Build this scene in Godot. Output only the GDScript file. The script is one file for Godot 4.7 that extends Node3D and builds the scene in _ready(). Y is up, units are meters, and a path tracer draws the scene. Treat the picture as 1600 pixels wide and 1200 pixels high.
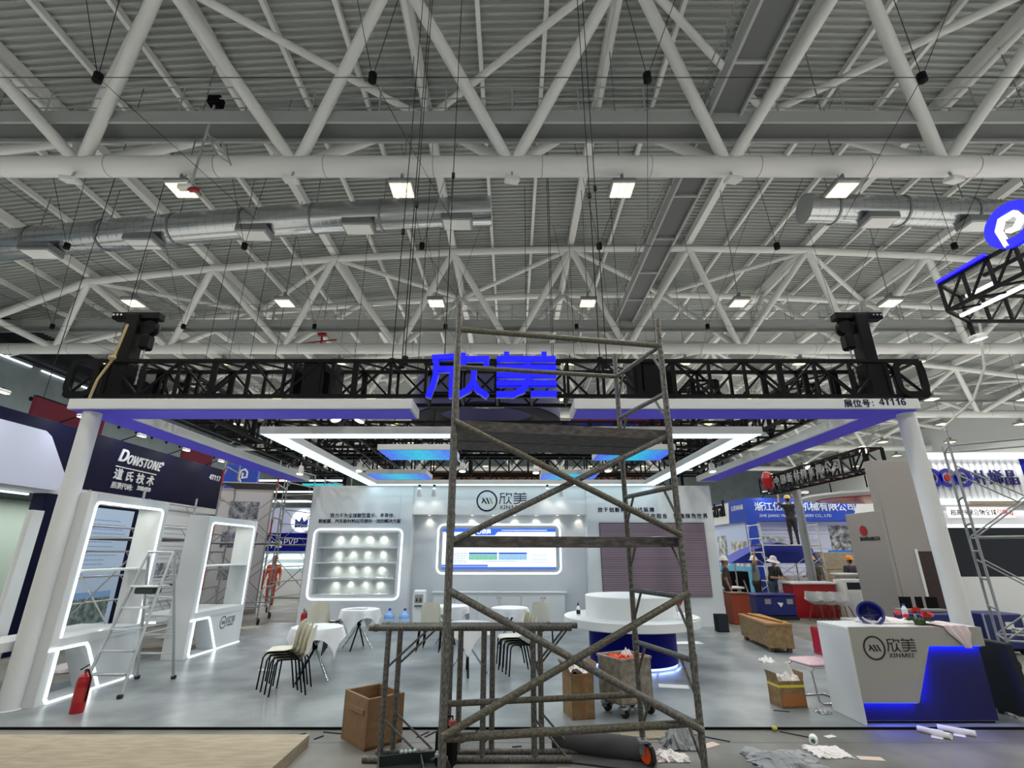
extends Node3D

const H := 11.0            # roof truss underside above eye height
const EYE := 1.85
const PITCH := 6.49        # spacing of the roof truss nodes across the hall
const BAY := 13.9          # spacing of the roof trusses along the hall
const TRUSS_Z := -11.87
const LEFT_X := -30.25
const RIGHT_X := 46.0
const FAR_Z := -80.0
const NEAR_Z := 12.0
const ORD := ["first", "second", "third", "fourth", "fifth", "sixth", "seventh", "eighth", "ninth", "tenth", "eleventh", "twelfth", "thirteenth", "fourteenth", "fifteenth", "sixteenth"]

var taken := {}
var meshes := {}
var mats := {}
var rng := RandomNumberGenerator.new()
var unit_box := BoxMesh.new()
var unit_cyl := CylinderMesh.new()
var unit_rod := CylinderMesh.new()

func _ready() -> void:
	rng.seed = 11
	setup_view()
	unit_cyl.top_radius = 1.0
	unit_cyl.bottom_radius = 1.0
	unit_cyl.height = 1.0
	unit_cyl.radial_segments = 16
	unit_cyl.rings = 0
	unit_rod.top_radius = 1.0
	unit_rod.bottom_radius = 1.0
	unit_rod.height = 1.0
	unit_rod.radial_segments = 8
	unit_rod.rings = 0
	build_materials()
	build_hall()
	build_roof()
	build_hall_lamps()
	build_booth_canopy()
	build_booth_wall()
	build_portals()
	build_bar_and_desk()
	build_seating()
	build_scaffold_main()
	build_floor_things()
	build_left_neighbours()
	build_right_neighbours()
	build_far_things()
	build_people()

func setup_view() -> void:
	var cam := Camera3D.new()
	cam.name = "camera"
	cam.position = Vector3(0, EYE, 0)
	cam.rotation_degrees = Vector3(19.0, 0, 0)
	cam.fov = 2.0 * rad_to_deg(atan(600.0 / 769.0))
	cam.near = 0.05
	cam.far = 300.0
	add_child(cam)
	cam.current = true
	var env := Environment.new()
	env.background_mode = Environment.BG_COLOR
	env.background_color = Color(0, 0, 0)
	env.tonemap_mode = Environment.TONE_MAPPER_LINEAR
	env.tonemap_exposure = 1.0
	env.sdfgi_enabled = true
	env.ssao_enabled = true
	env.ssil_enabled = true
	var we := WorldEnvironment.new()
	we.name = "environment"
	we.environment = env
	add_child(we)

# ---------------------------------------------------------------- helpers
func numbered(called: String) -> String:
	if not taken.has(called):
		taken[called] = 0
		return called
	taken[called] += 1
	return "%s_%03d" % [called, taken[called]]

func thing(called: String, label: String, category: String, at = Vector3.ZERO, turn = 0.0, group = "") -> Node3D:
	var o := Node3D.new()
	o.name = numbered(called)
	add_child(o)
	o.position = at
	o.rotation_degrees.y = turn
	tag(o, label, category, group)
	return o

func tag(o: Node, label: String, category: String, group = "") -> void:
	o.set_meta("label", label)
	o.set_meta("category", category)
	if group != "":
		o.set_meta("group", group)

func setting(called: String, label = "") -> Node3D:
	var o := Node3D.new()
	o.name = numbered(called)
	o.set_meta("kind", "structure")
	if label != "":
		o.set_meta("label", label)
	add_child(o)
	return o

func put(parent: Node, called: String, mesh: Mesh, m: Material, t = Transform3D()) -> MeshInstance3D:
	var o := MeshInstance3D.new()
	o.name = called
	o.mesh = mesh
	o.material_override = m
	o.transform = t
	parent.add_child(o, true)
	return o

func empty(parent: Node, called: String, at = Vector3.ZERO, turn = 0.0) -> Node3D:
	var o := Node3D.new()
	o.name = called
	o.position = at
	o.rotation_degrees.y = turn
	parent.add_child(o, true)
	return o

func copy_of(root: Node3D, at: Vector3, turn: float, label: String, group = "") -> Node3D:
	var base: String = str(root.name).rstrip("0123456789").trim_suffix("_")
	var r: Node3D = root.duplicate()
	r.name = numbered(base)
	add_child(r)
	r.position = at
	r.rotation_degrees.y = turn
	r.set_meta("label", label)
	if group != "":
		r.set_meta("group", group)
	return r

func basis_along(d: Vector3) -> Basis:
	var y := d.normalized()
	var x := Vector3.UP.cross(y)
	if x.length() < 0.001:
		x = Vector3.RIGHT
	x = x.normalized()
	return Basis(x, y, x.cross(y).normalized())

func rod(parent: Node, called: String, a: Vector3, b: Vector3, r: float, m: Material, fine = false) -> MeshInstance3D:
	var bs := basis_along(b - a)
	bs = Basis(bs.x * r, bs.y * (b - a).length(), bs.z * r)
	return put(parent, called, unit_cyl if fine else unit_rod, m, Transform3D(bs, (a + b) / 2.0))

func bar(parent: Node, called: String, a: Vector3, b: Vector3, w: float, h: float, m: Material) -> MeshInstance3D:
	# a square bar: w across, h the other way
	var bs := basis_along(b - a)
	bs = Basis(bs.x * w, bs.y * (b - a).length(), bs.z * h)
	return put(parent, called, unit_box, m, Transform3D(bs, (a + b) / 2.0))

# mesh collector
class Shape:
	var v := PackedVector3Array()
	var n := PackedVector3Array()
	var uv := PackedVector2Array()
	var c := PackedColorArray()
	func tri(p, q, r, np = null, nq = null, nr = null) -> void:
		var f: Vector3 = (r - p).cross(q - p)
		if f.length_squared() < 1e-16:
			return
		f = f.normalized()
		v.append(p); v.append(q); v.append(r)
		n.append(f if np == null else np); n.append(f if nq == null else nq); n.append(f if nr == null else nr)
	func face(pts: Array, out: Vector3) -> void:
		# a flat convex polygon that looks towards out
		var f: Vector3 = (pts[2] - pts[0]).cross(pts[1] - pts[0])
		var flip := f.dot(out) < 0
		for i in range(1, pts.size() - 1):
			if flip:
				tri(pts[0], pts[i + 1], pts[i])
			else:
				tri(pts[0], pts[i], pts[i + 1])
	func box(lo: Vector3, hi: Vector3) -> void:
		var p := []
		for i in 8:
			p.append(Vector3(hi.x if i & 1 else lo.x, hi.y if i & 2 else lo.y, hi.z if i & 4 else lo.z))
		face([p[0], p[2], p[6], p[4]], Vector3.LEFT)
		face([p[1], p[3], p[7], p[5]], Vector3.RIGHT)
		face([p[0], p[1], p[5], p[4]], Vector3.DOWN)
		face([p[2], p[3], p[7], p[6]], Vector3.UP)
		face([p[0], p[1], p[3], p[2]], Vector3.FORWARD)
		face([p[4], p[5], p[7], p[6]], Vector3.BACK)
	func mesh() -> ArrayMesh:
		var a := []
		a.resize(Mesh.ARRAY_MAX)
		a[Mesh.ARRAY_VERTEX] = v
		a[Mesh.ARRAY_NORMAL] = n
		if uv.size() == v.size():
			a[Mesh.ARRAY_TEX_UV] = uv
		if c.size() == v.size():
			a[Mesh.ARRAY_COLOR] = c
		var m := ArrayMesh.new()
		m.add_surface_from_arrays(Mesh.PRIMITIVE_TRIANGLES, a)
		return m

func chamfer_mesh(s: Vector3, b: float) -> Mesh:
	var key := "c%.4f_%.4f_%.4f_%.4f" % [s.x, s.y, s.z, b]
	if meshes.has(key):
		return meshes[key]
	var h := s / 2.0
	b = minf(b, minf(h.x, minf(h.y, h.z)) * 0.95)
	var sh := Shape.new()
	var ax := [Vector3.RIGHT, Vector3.UP, Vector3.BACK]
	for i in 3:
		var j := (i + 1) % 3
		var k := (i + 2) % 3
		for sg in [-1.0, 1.0]:
			var c: Vector3 = ax[i] * h[i] * sg
			var u: Vector3 = ax[j] * (h[j] - b)
			var w: Vector3 = ax[k] * (h[k] - b)
			sh.face([c - u - w, c + u - w, c + u + w, c - u + w], ax[i] * sg)
			for sg2 in [-1.0, 1.0]:
				# edge between faces i and j
				var p: Vector3 = ax[i] * h[i] * sg + ax[j] * (h[j] - b) * sg2
				var q: Vector3 = ax[i] * (h[i] - b) * sg + ax[j] * h[j] * sg2
				sh.face([p - w, p + w, q + w, q - w], ax[i] * sg + ax[j] * sg2)
	for n in 8:
		var g := Vector3(1 if n & 1 else -1, 1 if n & 2 else -1, 1 if n & 4 else -1)
		var q := Vector3(g.x * (h.x - b), g.y * (h.y - b), g.z * (h.z - b))
		sh.face([q + Vector3(g.x * b, 0, 0), q + Vector3(0, g.y * b, 0), q + Vector3(0, 0, g.z * b)], g)
	meshes[key] = sh.mesh()
	return meshes[key]

func bx(parent: Node, called: String, size: Vector3, at: Vector3, m: Material, bev = 0.006, turn = 0.0) -> MeshInstance3D:
	return put(parent, called, chamfer_mesh(size, bev), m, Transform3D(Basis(Vector3.UP, deg_to_rad(turn)), at))

func span(parent: Node, called: String, lo: Vector3, hi: Vector3, m: Material, bev = 0.006) -> MeshInstance3D:
	return bx(parent, called, (hi - lo).abs(), (lo + hi) / 2.0, m, bev)

func lathe_mesh(profile: Array, seg = 24) -> Mesh:
	# profile: Vector2(radius, height) from bottom to top, flat shaded where it bends sharply
	var key := "l%s_%d" % [str(profile), seg]
	if meshes.has(key):
		return meshes[key]
	var sh := Shape.new()
	for i in profile.size() - 1:
		var p: Vector2 = profile[i]
		var q: Vector2 = profile[i + 1]
		var d := q - p
		var nn := Vector2(d.y, -d.x).normalized()
		for k in seg:
			var a0 = TAU * k / seg
			var a1 = TAU * (k + 1) / seg
			var c0 := Vector3(cos(a0), 0, sin(a0))
			var c1 := Vector3(cos(a1), 0, sin(a1))
			var n0 := c0 * nn.x + Vector3.UP * nn.y
			var n1 := c1 * nn.x + Vector3.UP * nn.y
			var p0 := c0 * p.x + Vector3.UP * p.y
			var p1 := c1 * p.x + Vector3.UP * p.y
			var q0 := c0 * q.x + Vector3.UP * q.y
			var q1 := c1 * q.x + Vector3.UP * q.y
			sh.tri(p0, q1, q0, n0, n1, n0)
			sh.tri(p0, p1, q1, n0, n1, n1)
	meshes[key] = sh.mesh()
	return meshes[key]

func lathe(parent: Node, called: String, profile: Array, m: Material, at = Vector3.ZERO, seg = 24) -> MeshInstance3D:
	return put(parent, called, lathe_mesh(profile, seg), m, Transform3D(Basis(), at))

func sweep_mesh(pts: Array, r: float, seg = 8, closed = false) -> Mesh:
	var sh := Shape.new()
	var n := pts.size()
	var rings := []
	var normals := []
	var up := Vector3.UP
	for i in n:
		var d: Vector3
		if closed:
			d = pts[(i + 1) % n] - pts[(i - 1 + n) % n]
		else:
			d = pts[mini(i + 1, n - 1)] - pts[maxi(i - 1, 0)]
		d = d.normalized()
		var x := up.cross(d)
		if x.length() < 0.05:
			x = Vector3.RIGHT.cross(d)
		x = x.normalized()
		var y := d.cross(x).normalized()
		up = y
		var ring := []
		var nr := []
		for k in seg:
			var a = TAU * k / seg
			var o := x * cos(a) + y * sin(a)
			ring.append(pts[i] + o * r)
			nr.append(o)
		rings.append(ring)
		normals.append(nr)
	for i in (n if closed else n - 1):
		var j := (i + 1) % n
		for k in seg:
			var l = (k + 1) % seg
			sh.tri(rings[i][k], rings[j][k], rings[j][l], normals[i][k], normals[j][k], normals[j][l])
			sh.tri(rings[i][k], rings[j][l], rings[i][l], normals[i][k], normals[j][l], normals[i][l])
	if not closed:
		sh.face(rings[0], pts[0] - pts[1])
		sh.face(rings[n - 1], pts[n - 1] - pts[n - 2])
	return sh.mesh()

func tube(parent: Node, called: String, pts: Array, r: float, m: Material, seg = 8, closed = false) -> MeshInstance3D:
	return put(parent, called, sweep_mesh(pts, r, seg, closed), m)

func prism_mesh(poly: PackedVector2Array, depth: float) -> Mesh:
	# polygon in x, y; from z = 0 to z = depth
	var sh := Shape.new()
	var idx := Geometry2D.triangulate_polygon(poly)
	for i in range(0, idx.size(), 3):
		var a := poly[idx[i]]
		var b := poly[idx[i + 1]]
		var c := poly[idx[i + 2]]
		sh.face([Vector3(a.x, a.y, depth), Vector3(b.x, b.y, depth), Vector3(c.x, c.y, depth)], Vector3.BACK)
		sh.face([Vector3(a.x, a.y, 0), Vector3(b.x, b.y, 0), Vector3(c.x, c.y, 0)], Vector3.FORWARD)
	var cw := Geometry2D.is_polygon_clockwise(poly)
	for i in poly.size():
		var a := poly[i]
		var b := poly[(i + 1) % poly.size()]
		var d := b - a
		var o := Vector3(d.y, -d.x, 0) * (-1.0 if cw else 1.0)
		sh.face([Vector3(a.x, a.y, 0), Vector3(b.x, b.y, 0), Vector3(b.x, b.y, depth), Vector3(a.x, a.y, depth)], o)
	return sh.mesh()

func prism(parent: Node, called: String, poly: Array, depth: float, m: Material, t = Transform3D()) -> MeshInstance3D:
	return put(parent, called, prism_mesh(PackedVector2Array(poly), depth), m, t)

func plane_at(at: Vector3, turn = 0.0) -> Transform3D:
	return Transform3D(Basis(Vector3.UP, deg_to_rad(turn)), at)

func sheet(parent: Node, called: String, w: float, h: float, m: Material, t: Transform3D, thick = 0.004) -> MeshInstance3D:
	# a thin board in x, y whose front (towards z) carries uv 0..1
	var key := "s%.3f_%.3f_%.4f" % [w, h, thick]
	if not meshes.has(key):
		var sh := Shape.new()
		sh.box(Vector3(-w / 2, -h / 2, 0), Vector3(w / 2, h / 2, thick))
		for p in sh.v:
			sh.uv.append(Vector2(p.x / w + 0.5, 0.5 - p.y / h))
		meshes[key] = sh.mesh()
	return put(parent, called, meshes[key], m, t)

func rounded(x0: float, y0: float, x1: float, y1: float, r: float, n = 5) -> Array:
	var pts := []
	var cs := [Vector2(x1 - r, y1 - r), Vector2(x0 + r, y1 - r), Vector2(x0 + r, y0 + r), Vector2(x1 - r, y0 + r)]
	for q in 4:
		for i in n + 1:
			var a = PI / 2 * (q + float(i) / n)
			pts.append(cs[q] + Vector2(cos(a), sin(a)) * r)
	return pts

func strip_loop(parent: Node, called: String, pts2: Array, w: float, depth: float, m: Material, t: Transform3D, closed = true) -> MeshInstance3D:
	# a flat band of width w along a line in x, y
	var sh := Shape.new()
	var n := pts2.size()
	var L := []
	var R := []
	for i in n:
		var a: Vector2 = pts2[(i - 1 + n) % n] if closed or i > 0 else pts2[i]
		var b: Vector2 = pts2[(i + 1) % n] if closed or i < n - 1 else pts2[i]
		var p: Vector2 = pts2[i]
		var d0 := (p - a).normalized() if p != a else (b - p).normalized()
		var d1 := (b - p).normalized() if p != b else d0
		var nn := (Vector2(-d0.y, d0.x) + Vector2(-d1.y, d1.x)).normalized()
		var k := 1.0 / maxf(0.4, nn.dot(Vector2(-d0.y, d0.x)))
		L.append(p + nn * w / 2 * k)
		R.append(p - nn * w / 2 * k)
	for i in (n if closed else n - 1):
		var j := (i + 1) % n
		var a := Vector3(L[i].x, L[i].y, depth)
		var b := Vector3(L[j].x, L[j].y, depth)
		var c := Vector3(R[j].x, R[j].y, depth)
		var d := Vector3(R[i].x, R[i].y, depth)
		var z := Vector3(0, 0, depth)
		sh.face([a, b, c, d], Vector3.BACK)
		sh.face([a, b, b - z, a - z], a - d)
		sh.face([d, c, c - z, d - z], d - a)
	return put(parent, called, sh.mesh(), m, t)

# ---------------------------------------------------------------- materials
func srgb(r: int, g: int, b: int) -> Color:
	return Color(r / 255.0, g / 255.0, b / 255.0)

func mat(key: String, col: Color, rough = 0.6, metal = 0.0) -> StandardMaterial3D:
	if mats.has(key):
		return mats[key]
	var m := StandardMaterial3D.new()
	m.resource_name = key
	m.albedo_color = col
	m.roughness = rough
	m.metallic = metal
	mats[key] = m
	return m

func glow(key: String, col: Color, energy: float) -> StandardMaterial3D:
	if mats.has(key):
		return mats[key]
	var white := minf(col.r, minf(col.g, col.b)) > 0.5
	var m := mat(key, Color(0.8, 0.8, 0.8) if white else col * 0.25, 0.5)
	m.emission_enabled = true
	m.emission = col
	m.emission_energy_multiplier = energy
	return m

func grain(key: String, dark: Color, light: Color, freq: float, scale: Vector3, rough = 0.7, metal = 0.0, seed_ = 1, octaves = 4, bump = 0.0) -> StandardMaterial3D:
	if mats.has(key):
		return mats[key]
	var m := mat(key, Color.WHITE, rough, metal)
	var nz := FastNoiseLite.new()
	nz.seed = seed_
	nz.noise_type = FastNoiseLite.TYPE_SIMPLEX_SMOOTH
	nz.frequency = freq
	nz.fractal_octaves = octaves
	var t := NoiseTexture2D.new()
	t.width = 512
	t.height = 512
	t.seamless = true
	t.noise = nz
	var g := Gradient.new()
	g.set_color(0, dark)
	g.set_color(1, light)
	g.set_offset(0, 0.25)
	g.set_offset(1, 0.75)
	t.color_ramp = g
	m.albedo_texture = t
	m.uv1_triplanar = true
	m.uv1_world_triplanar = true
	m.uv1_scale = scale
	if bump > 0.0:
		var t2 := NoiseTexture2D.new()
		t2.width = 512
		t2.height = 512
		t2.seamless = true
		t2.noise = nz
		m.heightmap_enabled = true
		m.heightmap_texture = t2
		m.heightmap_scale = bump
	return m

func picture(key: String, im: Image, energy = 0.0, rough = 0.6) -> StandardMaterial3D:
	var m := mat(key, Color.WHITE, rough)
	var t := ImageTexture.create_from_image(im)
	if energy > 0.0:
		m.albedo_color = Color(0.02, 0.02, 0.02)
		m.emission_enabled = true
		m.emission = Color.BLACK
		m.emission_texture = t
		m.emission_energy_multiplier = energy
	else:
		m.albedo_texture = t
	return m

func area_light(parent: Node, at: Vector3, aim: Vector3, w: float, h: float, energy: float, col = Color.WHITE) -> void:
	var l := AreaLight3D.new()
	l.name = "light"
	l.area_size = Vector2(w, h)
	l.light_energy = energy
	l.light_color = col
	l.shadow_enabled = true
	l.area_range = 60.0
	l.area_attenuation = 2.0
	parent.add_child(l, true)
	var up := Vector3.UP if absf(aim.normalized().y) < 0.9 else Vector3.BACK
	l.transform = Transform3D(Basis.looking_at(aim, up), at)

func build_materials() -> void:
	mat("white_paint", srgb(222, 224, 224), 0.45)
	mat("white_board", srgb(212, 215, 217), 0.5)
	mat("white_cloth", srgb(232, 233, 236), 0.85)
	mat("roof_white", srgb(238, 239, 237), 0.5)
	mat("deck", srgb(176, 180, 178), 0.55)
	mat("galvanised", srgb(150, 154, 156), 0.42, 0.6)
	mat("duct_metal", srgb(196, 199, 202), 0.22, 1.0)
	mat("walkway", srgb(178, 181, 180), 0.6, 0.1)
	mat("grating", srgb(112, 115, 116), 0.8)
	mat("black_metal", srgb(15, 15, 17), 0.5)
	mat("black_plastic", srgb(18, 18, 20), 0.55)
	mat("cable_black", srgb(28, 28, 30), 0.6)
	mat("violet_glow_tint", srgb(94, 80, 246), 0.6)  # violet glow of the canopy underside, put into the base colour
	mat("navy", srgb(13, 14, 46), 0.5)
	mat("blue_print", srgb(22, 62, 168), 0.4)
	mat("royal_blue", srgb(6, 14, 118), 0.4)
	mat("dark_ink", srgb(38, 38, 62), 0.6)
	mat("aluminium", srgb(186, 190, 192), 0.35, 0.7)
	mat("cream_plastic", srgb(228, 224, 206), 0.4)
	mat("red_paint", srgb(158, 12, 26), 0.3)
	mat("orange_plastic", srgb(226, 82, 28), 0.5)
	mat("rubber", srgb(30, 30, 30), 0.8)
	mat("cardboard_plain", srgb(150, 112, 74), 0.85)
	mat("grey_panel", srgb(150, 145, 142), 0.6)
	mat("dark_board", srgb(42, 46, 52), 0.6)
	mat("maroon", srgb(84, 26, 40), 0.7)
	mat("skin", srgb(176, 128, 100), 0.6)
	mat("paper", srgb(236, 234, 230), 0.8)
	mat("chrome", srgb(200, 202, 205), 0.2, 0.9)
	for key in ["navy", "black_metal", "black_plastic", "dark_board", "royal_blue", "cable_black", "dark_ink", "maroon"]:
		mats[key].metallic_specular = 0.22
	grain("concrete", srgb(100, 99, 94), srgb(130, 128, 122), 0.012, Vector3.ONE * 0.13, 0.5, 0.0, 3, 5, 0.2)
	grain("film_floor", srgb(116, 122, 124), srgb(142, 148, 149), 0.01, Vector3(0.22, 0.22, 0.22), 0.33, 0.0, 5, 5, 0.35)
	grain("plywood", srgb(151, 139, 117), srgb(167, 155, 132), 0.02, Vector3(0.25, 1.0, 1.6), 0.7, 0.0, 7)
	grain("cardboard", srgb(120, 96, 64), srgb(142, 116, 82), 0.02, Vector3.ONE * 0.8, 0.85, 0.0, 8)
	grain("hardboard", srgb(120, 92, 62), srgb(134, 103, 72), 0.03, Vector3.ONE * 0.7, 0.6, 0.0, 9)
	grain("old_pipe", srgb(70, 69, 65), srgb(126, 123, 117), 0.03, Vector3(3.0, 1.6, 3.0), 0.45, 0.3, 10, 5, 0.05)
	grain("mossy_pipe", srgb(72, 70, 60), srgb(116, 112, 99), 0.03, Vector3(1.8, 3.0, 3.0), 0.5, 0.3, 12, 5, 0.05)
	grain("old_plank", srgb(66, 63, 62), srgb(104, 98, 96), 0.02, Vector3(0.8, 2.4, 2.4), 0.75, 0.2, 13)
	grain("crate_metal", srgb(112, 104, 92), srgb(156, 148, 136), 0.02, Vector3.ONE * 0.9, 0.55, 0.25, 14)
	grain("felt", srgb(62, 62, 64), srgb(84, 84, 86), 0.1, Vector3.ONE * 3.0, 0.95, 0.0, 15)
	grain("wall_grey_blue", srgb(112, 124, 130), srgb(122, 134, 140), 0.01, Vector3.ONE * 0.1, 0.7, 0.0, 16)
	grain("brown_wood", srgb(96, 62, 42), srgb(124, 84, 58), 0.02, Vector3(0.4, 2.0, 0.4), 0.6, 0.0, 17)
	glow("led_white", Color(0.93, 0.98, 1.0), 1.6)
	glow("led_cool", Color(0.82, 0.97, 1.0), 1.35)
	glow("lamp_warm", Color(1.0, 0.9, 0.64), 2.6)
	glow("spot_face", Color(1.0, 0.97, 0.9), 3.0)
	glow("sign_blue", Color(0.0, 0.0, 1.0), 1.3)
	glow("neon_blue", Color(0.08, 0.03, 1.0), 2.2)
	glow("tube_white", Color(0.97, 0.98, 1.0), 2.0)
	glow("edge_blue", Color(0.0, 0.22, 1.0), 2.0)
	glow("teal_neon", Color(0.1, 0.75, 0.8), 1.0)

func M(key: String) -> Material:
	return mats[key]

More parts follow.
